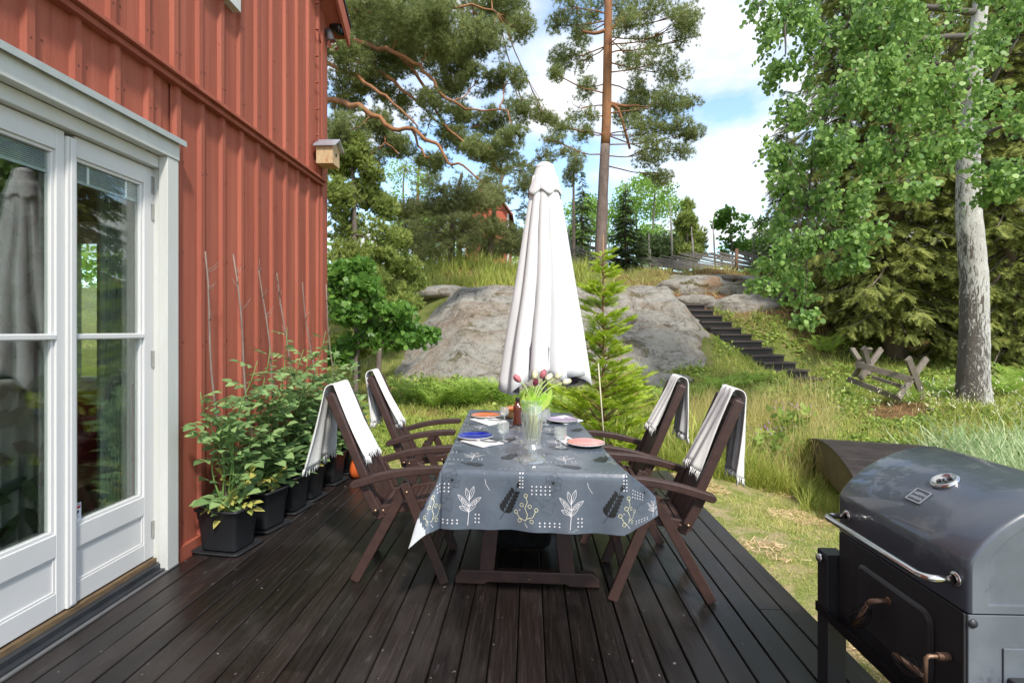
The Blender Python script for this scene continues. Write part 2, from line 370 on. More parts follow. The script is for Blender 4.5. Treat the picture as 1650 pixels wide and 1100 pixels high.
while x < XR-.06:
    if x > XW-.05:
        ys = [-1.5, 1.1+1.9*random.random() if k % 3 else 6, YE+.02*random.random()]
        ys = [q for q in ys if q <= YE+.03]
        for a, b in zip(ys[:-1], ys[1:]):
            dz = random.uniform(-.0015, .0015)
            z0, z1 = -.028+dz, dz; e = .004; xa, xb = x+.003+random.uniform(0, .0012), x+.122
            prof = [(xa, z0), (xb, z0), (xb, z1-e), (xb-e, z1), (xa+e, z1), (xa, z1-e)]
            mb.prism(prof, lambda p, q, t: (p, t, q), a+.0015, b-.0015)
    x += .125; k += 1
XR = x
deck = mb.build('deck', M_deck, kind='structure', origin=(0, 2, 0))
mb = MB(); mb.box(XW+.05, XR-.02, -1.5, YE-.03, -.14, -.034)
mb.build('deck_joists', pm('dark_joist', (.006, .005, .005), rough=.9), kind='structure')
# ================= house =================
HY0, HY1, HX0 = -4.6, onx(525, 500, -2.2).y, -8.5
M_red = pm('falu_red_paint', hexc('#ab5c48', .70), hexc('#b96b56', .73), scale=3, stretch=(4, 4, .25), rough=.75, rv=.12, bump=.25, bscale=30, island=.10, spec=.25, dirt=(hexc('#8a4030', .8), 9, .64))
M_white = pm('white_paint', (.56, .56, .53), (.50, .505, .47), scale=3, stretch=(3, 3, .6), rough=.45, bump=.06, bscale=60, island=.03)
M_white2 = pm('white_lacquer', (.60, .595, .58), (.57, .565, .55), scale=3, rough=.32, bump=.02, bscale=80)
M_flash = pm('grey_flashing', (.38, .41, .40), (.32, .35, .34), scale=10, rough=.45, bump=.05)
M_dark = pm('dark_room', (.28, .20, .13), (.20, .14, .09), scale=3, rough=.8)
M_glass = glassmat('window_glass', (.93, .96, .94), 1.5)
M_steel = pm('steel', (.55, .55, .54), (.40, .39, .37), scale=40, rough=.32, metal=1, bump=.03)
house = empty('house', (XW, 1, 0), 'red board and batten house with white framed glazed double doors opening on the deck', 'house')
z_band = onx(510, 285, -2.17).z
ZT = 8.9; PITCH = math.tan(R(38))
zc = onx(527, 44, -2.2).z            # wall top at the far corner
def ztop(y): yr = (HY0+HY1)/2; return zc + (min(y-HY0, HY1-y))*PITCH
DY1 = onx(288, 600, -2.18).y; DY0 = .9; DZ = onx(292, 226, -2.16).z
ydl = onx(249, 600, -2.28).y          # hinge edge of right leaf
mb = MB()
# lower boards (lockpanel): flat boards with joints, overlapping battens
PIT = .244; b0 = onx(500*.5+0, 300, -2.2).y
def wallrow(mb, ya, yb, z0, zf, X, skip=None):
    y = ya; first = True
    yy = onx(482, 300, X+.03).y
    n0 = math.floor((ya-yy)/PIT)-1; y = yy+n0*PIT
    while y < yb:
        for (a, b) in ((y-PIT/2, y-.0015), (y+.0015, y+PIT/2)):
            a2, b2 = max(a, ya), min(b, yb)
            if b2-a2 > .005:
                zl = z0(a2); mb.add([(X+.001*random.random(), yv, zv) for yv, zv in ((a2, zl), (b2, z0(b2)), (b2, zf(b2)), (a2, zf(a2)))], [(0, 1, 2, 3)])
        if ya+.03 < y < yb-.05:
            w = .024; zl = z0(y)+.004; X2 = X+.025
            vs = [(X, y-w-.004, zl+.02), (X2, y-w+.006, zl+.05*0), (X2, y+w-.004, zl), (X, y+w, zl+.02)]
            vs += [(a, b, zf(y)) for a, b, c in vs]
            mb.add(vs, [(0, 1, 5, 4), (1, 2, 6, 5), (2, 3, 7, 6), (0, 3, 2, 1)])
            zz = zl+.12
            while zz < zf(y)-.1:      # nail heads
                mb.box(X2, X2+.0015, y-.004, y+.004, zz, zz+.008, 1); mb.box(X+.001, X+.004, y+PIT/2-.05, y+PIT/2-.043, zz+.03, zz+.037, 1); zz += .58
        y += PIT
XB = -2.235
def lowz(y): return DZ-.01 if y < DY1+.001 else .06
wallrow(mb, HY0, DY0, lambda y: .06, lambda y: z_band-.02, XB)
wallrow(mb, DY0, DY1, lambda y: DZ-.01, lambda y: z_band-.02, XB)
wallrow(mb, DY1, HY1, lambda y: .06, lambda y: z_band-.02, XB)
wallrow(mb, HY0, HY1, lambda y: z_band+.02, lambda y: ztop(y), XB+.03)
# skirting under the boards
mb.box(XB-.03, XB+.028, DY1, HY1, -.02, .075)
# far gable side (faces +Y): wall with a window opening
hwx0, hwx1, hwz0, hwz1 = -4.95, -4.35, .9, 2.45
for (xa, xb, za, zb) in ((HX0, hwx0, 0, zc), (hwx1, XB-.002, 0, zc), (hwx0, hwx1, 0, hwz0), (hwx0, hwx1, hwz1, zc)):
    mb.box(xa, xb, HY1-.12, HY1-.002, za, zb)
for (ya, yb_, za, zb) in ((HY0, -1.5, 0, zc), (4.8, HY1-.13, 0, zc), (-1.5, 4.8, 0, .8), (-1.5, 4.8, 2.45, zc)): mb.box(HX0, HX0+.1, ya, yb_, za, zb)  # unseen back wall, wide opening added to let daylight into the room
for (xa, xb, za, zb) in ((HX0+.11, -7.5, 0, zc), (-3.2, XB-.01, 0, zc), (-7.5, -3.2, 0, .8), (-7.5, -3.2, 2.45, zc)): mb.box(xa, xb, HY0, HY0+.1, za, zb)  # unseen wall behind the camera, opening likewise added to brighten the room
mb.box(XB-.16, XB-.012, HY0+.11, DY0-.12, 0, z_band); mb.box(XB-.16, XB-.012, DY1+.002, HY1-.13, 0, z_band); mb.box(XB-.16, XB-.012, DY0-.1, DY1, DZ, z_band)
wall = mb.build('wall', [M_red, pm('nail_head', (.10, .035, .025), rough=.5)], house)
mb = MB(); mb.box(XB-.03, XB+.055, HY0, HY1+.0-.09, z_band-.035, z_band+.0); mb.box(XB-.03, XB+.085, HY0, HY1-.09, z_band+.002, z_band+.028)
mb.build('band_board', M_red, house, bevel=.004)
mb = MB(); mb.box(XB-.01, XB+.045, HY1-.12, HY1+.02, .0, zc+.1); mb.box(XB-.16, XB-.012, HY1+.001, HY1+.03, .0, zc+.1)
mb.build('corner_board', M_red, house, bevel=.003)
# cable running up the corner board
mb = MB(); y = onx(508, 200, XB+.05).y
mb.tube([(XB+.07, y, z_band+.03), (XB+.07, y, zc-.35), (XB+.075, y+.01, zc-.24), (XB+.06, y+.12, zc-.30)], .006, 6)
for k in range(7): mb.box(XB+.05, XB+.085, y-.012, y+.012, z_band+.15+k*.27, z_band+.16+k*.27)
mb.build('cable', M_red, house)
# roof
mb = MB(); OV = .13; yr = (HY0+HY1)/2
ye = HY1+OV; ze = ztop(HY1)-OV*PITCH
zr = ztop(yr)
XO = XB+.25
for (ya, za, yb, zb) in ((ye, ze, yr, zr), (HY0-OV, ze, yr, zr)):
    s = 1
    mb.add([(XO-.03, ya, za+.02), (HX0-.3, ya, za+.02), (HX0-.3, yb, zb+.02), (XO-.03, yb, zb+.02), (XO-.03, ya, za+.12), (HX0-.3, ya, za+.12), (HX0-.3, yb, zb+.12), (XO-.03, yb, zb+.12)],
           [(0, 1, 2, 3), (4, 7, 6, 5), (0, 4, 5, 1), (3, 2, 6, 7), (0, 3, 7, 4), (1, 5, 6, 2)])
roof = mb.build('roof', M_red, house)
mb = MB()
mb.add([(XO-.028, ye+.01, ze-.06), (XO, ye+.01, ze-.06), (XO, yr, zr-.05), (XO-.028, yr, zr-.05), (XO-.028, ye+.01, ze+.15), (XO, ye+.01, ze+.15), (XO, yr, zr+.15), (XO-.028, yr, zr+.15)],
       [(0, 1, 2, 3), (4, 7, 6, 5), (0, 4, 5, 1), (3, 2, 6, 7), (1, 5, 6, 2), (0, 3, 7, 4)])
mb.build('bargeboard', M_red, roof)
mb = MB(); mb.add([(XO+.012, ye+.03, ze+.152), (XO-.1, ye+.03, ze+.152), (XO-.1, yr, zr+.152), (XO+.012, yr, zr+.152), (XO+.012, ye+.03, ze+.175), (XO-.1, ye+.03, ze+.175), (XO-.1, yr, zr+.175), (XO+.012, yr, zr+.175)],
       [(0, 1, 2, 3), (4, 7, 6, 5), (0, 4, 5, 1), (3, 2, 6, 7), (0, 3, 7, 4), (1, 5, 6, 2)])
mb.build('roof_edge', pm('black_metal', (.02, .02, .022), rough=.4), roof)
# upper gable above band behind the roof: closed wall
# upper window with white casing
c1 = onx(381, 21, XB+.06); wy1, wz0 = c1.y, c1.z; wy0 = wy1-1.0; wz1 = wz0+1.15
wf = MB(); 
for a, b, c, d in ((wy0, wy1, wz0, wz0+.1), (wy0, wy1, wz1-.1, wz1), (wy0, wy0+.1, wz0+.1, wz1-.1), (wy1-.1, wy1, wz0+.1, wz1-.1)): wf.box(XB+.03, XB+.095, a, b, c, d)
win = wf.build('window', M_white, house, bevel=.003)
MB().box(XB+.035, XB+.05, wy0+.1, wy1-.1, wz0+.1, wz1-.1).build('pane', pm('dark_pane', (.02, .025, .03), rough=.05), win)
# ---- door surround ----
Xt = -2.18; mb = MB()
ti = onx(270, 600, Xt).y
mb.box(XB-.0, Xt, ti, DY1, 0.005, DZ-.13); mb.box(XB-.0, Xt, DY0-.1, DY0, 0.005, DZ-.13)
mb.box(XB-.0, Xt+.006, DY0-.1, DY1+.002, DZ-.129, DZ-.018)
mb.build('door_trim', M_white, house, bevel=.004)
mb = MB(); mb.box(-2.36, XB-.001, ydl+.012, ti+.02, .0, DZ-.13); mb.box(-2.36, XB-.001, DY0-.05, DY0+.02, .0, DZ-.13); mb.box(-2.36, XB-.001, DY0+.02, ydl+.012, DZ-.20, DZ-.13)
mb.build('door_jamb', M_white, house, bevel=.003)
mb = MB(); mb.box(XB, Xt+.035, DY0-.12, DY1+.025, DZ-.016, DZ); mb.box(Xt+.03, Xt+.036, DY0-.12, DY1+.025, DZ-.035, DZ-.016)
mb.build('door_flashing', M_flash, house)
mb = MB(); mb.box(-2.36, -2.262, DY0, ydl+.02, .015, .075, 1); mb.box(-2.262, -2.225, DY0, ydl+.03, .01, .05); mb.box(-2.225, -2.195, DY0, ydl+.03, .004, .022, 0); mb.box(-2.195, -2.175, DY0, DY1, .002, .010, 2)
mb.build('threshold', [pm('black_sill', (.02, .022, .026), (.035, .038, .042), scale=9, rough=.35, bump=.1), pm('old_oak_sill', (.20, .13, .06), (.08, .05, .03), scale=20, stretch=(4, .6, 4), rough=.7), pm('dull_strip', (.12, .12, .12), rough=.6)], house)
# ---- door leaves ----
XD = -2.28; ZB, ZDT = .085, DZ-.205
y_m0 = onx(104, 600, XD).y; y_m1 = onx(124, 600, XD).y
zg0 = onx(218, 806, XD).z; zg1 = onx(222, 291, XD).z; zbar = onx(235, 541, XD).z
def leaf(ya, yb, s0, s1, name='door', hinge=True):
    d = MB(); X0, X1 = XD-.055, XD
    d.box(X0, X1, ya, ya+s0, ZB, ZDT); d.box(X0, X1, yb-s1, yb, ZB, ZDT)
    a, b = ya+s0, yb-s1
    d.box(X0, X1-.0005, a, b, zg1, ZDT); d.box(X0, X1-.0005, a, b, zg0-.11, zg0); d.box(X0, X1-.0005, a, b, ZB, ZB+.10)
    d.box(X0+.01, X1-.014, a, b, ZB+.10, zg0-.11)
    # moulding around the panel
    for (p, q, r_, s_) in ((a, b, ZB+.10, ZB+.112), (a, b, zg0-.122, zg0-.11), (a, a+.012, ZB+.112, zg0-.122), (b-.012, b, ZB+.112, zg0-.122)): d.box(X1-.014, X1-.006, p, q, r_, s_)
    # glazing beads and bar
    for (p, q, r_, s_) in ((a, b, zg0, zg0+.016), (a, b, zg1-.016, zg1), (a, a+.016, zg0+.016, zg1-.016), (b-.016, b, zg0+.016, zg1-.016), (a+.016, b-.016, zbar-.016, zbar+.016)): d.box(X0+.008, X1-.012, p, q, r_, s_)
    d.box(X1-.012, X1+.003, a, b, zbar-.012, zbar+.012)
    do = d.build(name, M_white2, house, bevel=.003)
    MB().box(XD-.030, XD-.026, a+.012, b-.012, zg0+.012, zg1-.012).build('glass', M_glass, do)
    MB().box(XD-.045, XD-.042, a+.012, b-.012, zg0+.012, zg1-.012).build('glass', M_glass, do)
    # raised blind between the panes
    bl = MB(); n = 9
    for k in range(n):
        z = zg1-.022-k*.0095; bl.box(XD-.0405, XD-.0315, a+.018, b-.018, z-.006, z-.0015)
    bl.box(XD-.041, XD-.031, a+.018, b-.018, zg1-.118, zg1-.106)
    for t in (.22, .78):
        yb_ = a+(b-a)*t; bl.box(XD-.0312, XD-.0305, yb_-.008, yb_+.008, zg1-.11, zg1-.02, 1)
    bl.build('blind', [pm('blind_slats', (.50, .56, .60), (.34, .38, .42), scale=8, rough=.35, metal=.3), pm('blind_tape', (.8, .82, .8), rough=.8)], do)
    if hinge:
        for zz in (onx(249, 300, XD).z, onx(249, 343, XD).z, onx(249, 578, XD).z, onx(249, 850, XD).z):
            h = MB(); h.tube([(XD+.010, yb+.004, zz-.055), (XD+.010, yb+.004, zz-.003)], .009, 8); h.tube([(XD+.010, yb+.004, zz+.003), (XD+.010, yb+.004, zz+.055)], .0085, 8)
            h.box(XD+.001, XD+.006, yb-.03, yb+.002, zz-.05, zz+.05)
            h.build('hinge', M_steel, do)
    return do
rl = leaf(y_m1-.012, ydl, .012, .085)
ll = leaf(DY0+.03, y_m0, .09, .045, hinge=False)
mb = MB(); mb.box(XD-.05, XD+.014, y_m0+.001, y_m1-.014, ZB, ZDT-.02); mb.box(XD+.014, XD+.022, y_m0+.014, y_m1-.026, ZB+.01, ZDT-.03)
mb.build('mullion', M_white2, ll, bevel=.004)
# alarm sticker on the glass
sb = onx(127, 846, XD-.02); st = onx(140, 817, XD-.02); y0s, y1s = y_m1+.004, y_m1+.052; z0s = zg0+.015; hh = .088
sk = MB(); Xs = XD-.0245
sk.box(Xs, Xs+.0008, y0s, y1s, z0s, z0s+hh); sk.box(Xs+.0008, Xs+.0012, y0s+.004, y1s-.004, z0s+hh*.68, z0s+hh*.84, 1); sk.box(Xs+.0008, Xs+.0012, y0s+.004, y1s-.004, z0s+hh*.90, z0s+hh*.95, 2)
sk.box(Xs+.0008, Xs+.0012, y0s+.012, y1s-.014, z0s+hh*.42, z0s+hh*.58, 3); sk.box(Xs+.0008, Xs+.0012, (y0s+y1s)/2-.003, (y0s+y1s)/2+.002, z0s+hh*.26, z0s+hh*.42, 3)
sk.box(Xs+.0008, Xs+.0012, y0s+.010, y1s-.010, z0s+hh*.17, z0s+hh*.21, 4); sk.box(Xs+.0008, Xs+.0012, y0s+.014, y1s-.016, z0s+hh*.08, z0s+hh*.11, 4)
sk.build('warning_sticker', [pm('sticker_white', (.75, .78, .82), rough=.4), pm('sticker_red', (.45, .03, .04), rough=.4), pm('sticker_black', (.02, .02, .03), rough=.4), pm('sticker_navy', (.01, .015, .06), rough=.4), pm('sticker_grey', (.35, .38, .42), rough=.4)], rl)
# ---- inside of the room ----
mb = MB(); mb.box(HX0+.12, -2.37, HY0+.12, HY1-.13, -.02, .02); mb.box(HX0+.12, -2.37, HY0+.12, HY1-.13, 2.62, 2.66)
mb.build('room_floor_and_ceiling', M_dark, house)
mb = MB(); xi = HX0+.102; mb.box(XB-.175, XB-.162, HY0+.12, DY0-.12, .02, 2.62); mb.box(XB-.175, XB-.162, DY1+.003, HY1-.135, .02, 2.62)
for (xa, xb, za, zb) in ((HX0+.12, hwx0, .02, 2.62), (hwx1, -2.42, .02, 2.62), (hwx0, hwx1, .02, hwz0), (hwx0, hwx1, hwz1, 2.62)): mb.box(xa, xb, HY1-.134, HY1-.124, za, zb)
for (ya, yb_, za, zb) in ((HY0+.12, -1.5, .02, 2.62), (4.8, HY1-.14, .02, 2.62), (-1.5, 4.8, .02, .8), (-1.5, 4.8, 2.45, 2.62)): mb.box(HX0+.12, HX0+.13, ya, yb_, za, zb)  # lining leaves the added daylight opening of the back wall free
mb.build('room_wall', pm('room_wall_paint', (.62, .60, .54), rough=.8), house)
wf = MB()
for (xa, xb, za, zb) in ((hwx0, hwx1, hwz0, hwz0+.05), (hwx0, hwx1, hwz1-.05, hwz1), (hwx0, hwx0+.05, hwz0+.05, hwz1-.05), (hwx1-.05, hwx1, hwz0+.05, hwz1-.05)): wf.box(xa, xb, HY1-.1, HY1-.02, za, zb)
w2 = wf.build('window', M_white, house); MB().box(hwx0+.05, hwx1-.05, HY1-.06, HY1-.056, hwz0+.05, hwz1-.05).build('pane', M_glass, w2)
def curtain(name, ya, yb, x0, mat, extra=None, label='', n=70):
    P = []
    for i in range(2):
        z = .08 if i == 0 else 2.45
        P.append([(x0-.035+.035*math.sin(k*1.35+.4*math.sin(k*.5)), ya+(yb-ya)*k/n, z) for k in range(n+1)])
    c = MB().grid(P)
    if extra: extra(c, x0)
    return c.build(name, mat, label=label, cat='curtain')
def leafprint(c, x0):
    rr = random.Random(3)
    for i in range(13):
        for j in range(13):
            y = 1.62+.082*i*1.0+rr.uniform(-.02, .02); z = .35+j*.165+rr.uniform(-.03, .03); a = rr.uniform(.2, 1.2)*rr.choice((-1, 1)); l = .085; wd = .032
            pts = [(-l, 0), (-l*.4, wd), (l*.3, wd*.9), (l, 0), (l*.3, -wd*.9), (-l*.4, -wd)]
            c.add([(x0+.006, y+p*math.cos(a)-q*math.sin(a), z+p*math.sin(a)+q*math.cos(a)) for p, q in pts], [tuple(range(6))], 1 if rr.random() < .6 else 2)
curtain('curtain', 1.55, 2.68, -2.50, [pm('curtain_cloth', (.20, .20, .175), rough=.9), pm('curtain_leaf_dark', (.03, .045, .02), rough=.9), pm('curtain_leaf_mid', (.08, .11, .05), rough=.9)], leafprint, 'leaf patterned curtain hanging inside the left hand glass door')
curtain('curtain', 3.02, 3.24, -2.52, pm('curtain_sheer', (.34, .36, .32), (.27, .29, .26), scale=2, rough=.9), None, 'plain pale curtain hanging inside the door beside the hinges', n=40)
so = empty('sofa', (-3.7, 3.0, .02), 'red sofa standing in the room behind the glass doors', 'sofa')
M_sofa = pm('red_upholstery', (.50, .02, .03), (.38, .015, .02), scale=12, rough=.85, bump=.2, sheen=.2)
MB().box(-4.3, -3.46, 2.3, 4.6, .1, .5).build('seat', M_sofa, so, bevel=.06)
MB().box(-3.45, -3.2, 2.1, 4.8, .1, 1.0).build('backrest', M_sofa, so, bevel=.06)
MB().box(-4.3, -3.46, 4.61, 4.8, .1, .72).build('armrest', M_sofa, so, bevel=.06)
ta = empty('side_table', (-2.95, 1.9, .02), 'low wooden table standing in the room behind the left hand glass door', 'table')
M_lw = pm('light_table_wood', (.35, .22, .10), (.26, .15, .07), scale=8, stretch=(5, .5, 5), rough=.4)
MB().box(-3.08, -2.72, 1.2, 3.5, .50, .54).build('tabletop', M_lw, ta, bevel=.004)
for (a, b) in ((-3.03, 1.25), (-2.77, 1.25), (-3.03, 3.45), (-2.77, 3.45)): MB().box(a-.025, a+.025, b-.025, b+.025, .02, .50).build('leg', M_lw, ta)
# ---- birdhouse and spotlight on the corner ----
bc = onx(530, 262, XB+.12)
bx = XB+.155; by = onx(513, 250, XB+.06).y; bz = onx(513, 268, XB+.06).z
bh = empty('birdhouse', (bx, by+.02, bz), 'small pale wooden birdhouse with grey metal roof on the house corner', 'birdhouse')
hw = .095
M_bh = pm('birch_ply', (.55, .40, .24), (.42, .27, .13), scale=7, stretch=(6, 6, 1), rough=.7, bump=.2, dirt=(hexc('#c07a35', .6), 6, .58))
s = MB(); 
outl = [(-hw, 0), (hw, 0), (hw, .18), (0, .25), (-hw, .18)]
s.prism(outl, lambda a, b, t: (bx+t, by+a, bz+b), -.08, .09)
s.build('box', M_bh, bh, bevel=.003)
s = MB()
for sg in (-1, 1):
    s.prism([(0, .26), (sg*(hw+.03), .17), (sg*(hw+.03), .182), (0, .275)], lambda a, b, t: (bx+t, by+a, bz+b), -.10, .13)
s.build('roof', pm('zinc_sheet', (.55, .58, .62), (.42, .45, .5), scale=8, rough=.35, metal=.6), bh)
s = MB(); s.lathe([(.0, .001), (.019, .001)], (bx+.091, by, bz+.11), 16, rot=Matrix.Rotation(R(90), 3, 'Y')); s.build('entrance_hole', pm('hole_black', (.006, .005, .004), rough=1), bh)
q = onx(527, 45, -2.15); lz = CH+(CY-48)/F*HY1
sp_ = empty('spotlight', (XB+.06, HY1-.03, lz-.05), 'grey and chrome spotlight on the house corner under the eave', 'lamp')
b0 = Vector((XB+.05, HY1-.02, lz)); b1 = at(530, 52, HY1+.02); b2 = at(536, 74, HY1+.0)
M_gm = pm('grey_plastic', (.07, .075, .08), (.05, .05, .055), scale=10, rough=.4)
s = MB(); s.tube([b0, b0+Vector((.03, 0, .0)), b1], .012, 8); s.tube([b0-Vector((.01, 0, 0)), b0+Vector((.012, 0, 0))], .035, 12); s.build('bracket', M_gm, sp_)
dr = (b2-b1).normalized()
s = MB(); s.tube([b1-dr*.03, b1, b1+dr*.10, b1+dr*.11], [.025, .035, .037, .045], 16); s.build('housing', M_gm, sp_)
s = MB(); s.tube([b1+dr*.11, b1+dr*.15, b1+dr*.185], [.04, .055, .062], 16, cap=False); s.tube([b1+dr*.178, b1+dr*.182], [.06, .06], 16); s.build('reflector', pm('chrome', (.8, .8, .8), rough=.12, metal=1), sp_)
cc2 = at(548, 48, HY1+.12)
cm = empty('camera_housing', cc2, 'black round outdoor camera tucked under the eave beside the spotlight', 'camera')
s = MB(); s.tube([cc2+Vector((-.10, 0, .06)), cc2, cc2+Vector((.03, -.02, -.02))], [.05, .062, .05], 16); s.build('body', pm('black_plastic', (.012, .012, .014), rough=.3), cm)
s = MB(); s.tube([cc2+Vector((.03, -.02, -.02)), cc2+Vector((.045, -.03, -.028))], [.03, .026], 16); s.build('lens', pm('blue_lens', (.05, .09, .14), rough=.08), cm)
# ================= garden furniture =================
M_brown = pm('brown_stained_wood', (.060, .029, .023), (.036, .018, .015), scale=6, stretch=(3, 3, 3), rough=.5, rv=.15, bump=.12, bscale=40, dirt=((.14, .09, .075), 14, .70))
M_bolt = pm('aged_brass', (.45, .30, .18), rough=.4, metal=.8)
def arc_plank(mb, pts, w, t, y, m=0):
    """plank in the XZ plane following pts with height w and thickness t about y"""
    n = len(pts); up = []; dn = []
    for i, (a, b) in enumerate(pts):
        p = pts[max(i-1, 0)]; q = pts[min(i+1, n-1)]; l = math.hypot(q[0]-p[0], q[1]-p[1]); nx_, nz_ = -(q[1]-p[1])/l, (q[0]-p[0])/l
        ww = w if not callable(w) else w(i/(n-1))
        up.append((a+nx_*ww/2, b+nz_*ww/2)); dn.append((a-nx_*ww/2, b-nz_*ww/2))
    # round ends
    def cap(c, a0, r): return [(c[0]+r*math.cos(a0+k*math.pi/5), c[1]+r*math.sin(a0+k*math.pi/5)) for k in range(1, 5)]
    w0 = (w if not callable(w) else w(0))/2; w1 = (w if not callable(w) else w(1))/2
    d1 = math.atan2(pts[-1][1]-pts[-2][1], pts[-1][0]-pts[-2][0]); d0 = math.atan2(pts[0][1]-pts[1][1], pts[0][0]-pts[1][0])
    o = dn + cap(pts[-1], d1-math.pi/2, w1) + up[::-1] + cap(pts[0], d0-math.pi/2, w0)
    n = len(o); vs = [(a, y-t/2, b) for a, b in o]+[(a, y+t/2, b) for a, b in o]
    mb.add(vs, [tuple(range(n)), tuple(range(n, 2*n))[::-1]]+[(i, n+i, n+(i+1) % n, (i+1) % n) for i in range(n)], m)
def make_chair(label, group):
    c = empty('reclining_chair', (0, 0, 0), label, 'chair', group)
    W = .235                                  # half spacing of the side frames
    B0, B1 = Vector((-.13, 0, .38)), Vector((-.415, 0, 1.075))   # back rest line
    for s in (-1, 1):
        y = s*W
        l = MB(); l.beam((.268, y, 0), (.035, y, .575), .028, .055, up=(1, 0, 0)); l.build('leg', M_brown, c, bevel=.005)
        l = MB(); l.beam((-.262, y-s*.030, 0), (.055, y-s*.030, .575), .028, .055, up=(1, 0, 0)); l.build('leg', M_brown, c, bevel=.005)
        a = MB(); pts = [(-.245+.5*t, .575+.085*t+.022*math.sin(t*math.pi)) for t in [k/10 for k in range(11)]]
        arc_plank(a, pts, .042, .055, y+s*.028); a.build('armrest', M_brown, c, bevel=.006)
        a = MB(); a.beam((-.205, y, .575), (-.125, y, .415), .026, .05, up=(1, 0, 0)); a.build('arm_strut', M_brown, c, bevel=.005)
        r = MB(); r.beam((.20, y-s*.060, .445), (-.165, y-s*.060, .392), .028, .052, up=(0, 0, 1)); r.build('seat_rail', M_brown, c, bevel=.004)
        b = MB(); y2 = y-s*.062; b.beam(B0+Vector((.02, y2, -.03)), B1+Vector((0, y2, 0)), .030, .052, up=(1, 0, 0))
        b.build('back_stile', M_brown, c, bevel=.008)
        for (x, z, yy) in ((.05, .525, y+s*.016), (.03, .555, y+s*.0), (-.13, .42, y+s*.014), (-.20, .565, y+s*.016), (.165, .44, y+s*.0), (-.15, .395, y-s*.045), (-.10, .40, y-s*.045)):
            MB().lathe([(0, .004), (.006, .003), (.008, 0)], (x, yy, z), 8, rot=Matrix.Rotation(-s*R(90), 3, 'X')).build('bolt', M_bolt, c)
    l = MB(); l.beam((.20, -W+.02, .15), (.20, W-.02, .15), .024, .05, up=(1, 0, 0)); l.build('front_stretcher', M_brown, c, bevel=.004)
    l = MB(); l.beam((-.17, -W+.035, .165), (-.17, W-.035, .165), .024, .05, up=(1, 0, 0)); l.build('rear_stretcher', M_brown, c, bevel=.004)
    st = MB(); n = 9
    for k in range(n):
        x = .185-.036*k; z = .462-.0063*k; st.beam((x, -W+.075, z-.012*math.sin(math.pi*k/(n-1))), (x, W-.075, z-.012*math.sin(math.pi*k/(n-1))), .028, .016, up=(0, 0, 1))
    st.build('seat', M_brown, c, bevel=.003)
    bs = MB(); d = (B1-B0); n = 10
    yy = [(-W+.082)+(2*W-.164)*(k+.5)/n for k in range(n)]
    for k in range(n): bs.beam(B0+d*.04+Vector((.006, yy[k], 0)), B1-d*.03+Vector((.006, yy[k], 0)), .017, (2*W-.164)/n-.006, up=(0, 1, 0))
    for t in (.03, .985): bs.beam(B0+d*t+Vector((-.002, -W+.077, 0)), B0+d*t+Vector((-.002, W-.077, 0)), .022, .045, up=(1, 0, -1))
    bs.build('backrest', M_brown, c, bevel=.002)
    return c
def place(o, px, d, rz, label=None):
    v = cp(px, d); o.location = (v.x, v.y, 0); o.rotation_euler = (0, 0, rz)
    if label: o['label'] = label
    return o
GRP = 'brown reclining chairs around the garden table'
ch1 = make_chair('brown reclining garden chair nearest on the right of the table with a white fringed throw', GRP)
v = lambda r, d: (CX+r/d*F)
place(ch1, v(.83, 3.02), 3.02, math.pi-R(4)+TH*0)
ch2 = copy_tree(ch1); place(ch2, v(.77, 3.78), 3.78, math.pi-R(2), 'brown reclining garden chair farther off on the right of the table beside the young spruce')
ch3 = copy_tree(ch1); place(ch3, v(-.655, 3.24), 3.24, R(2), 'brown reclining garden chair nearest on the left of the table')
ch4 = copy_tree(ch1); place(ch4, v(-.72, 4.33), 4.33, R(3), 'brown reclining garden chair farther off on the left of the table behind the first one')
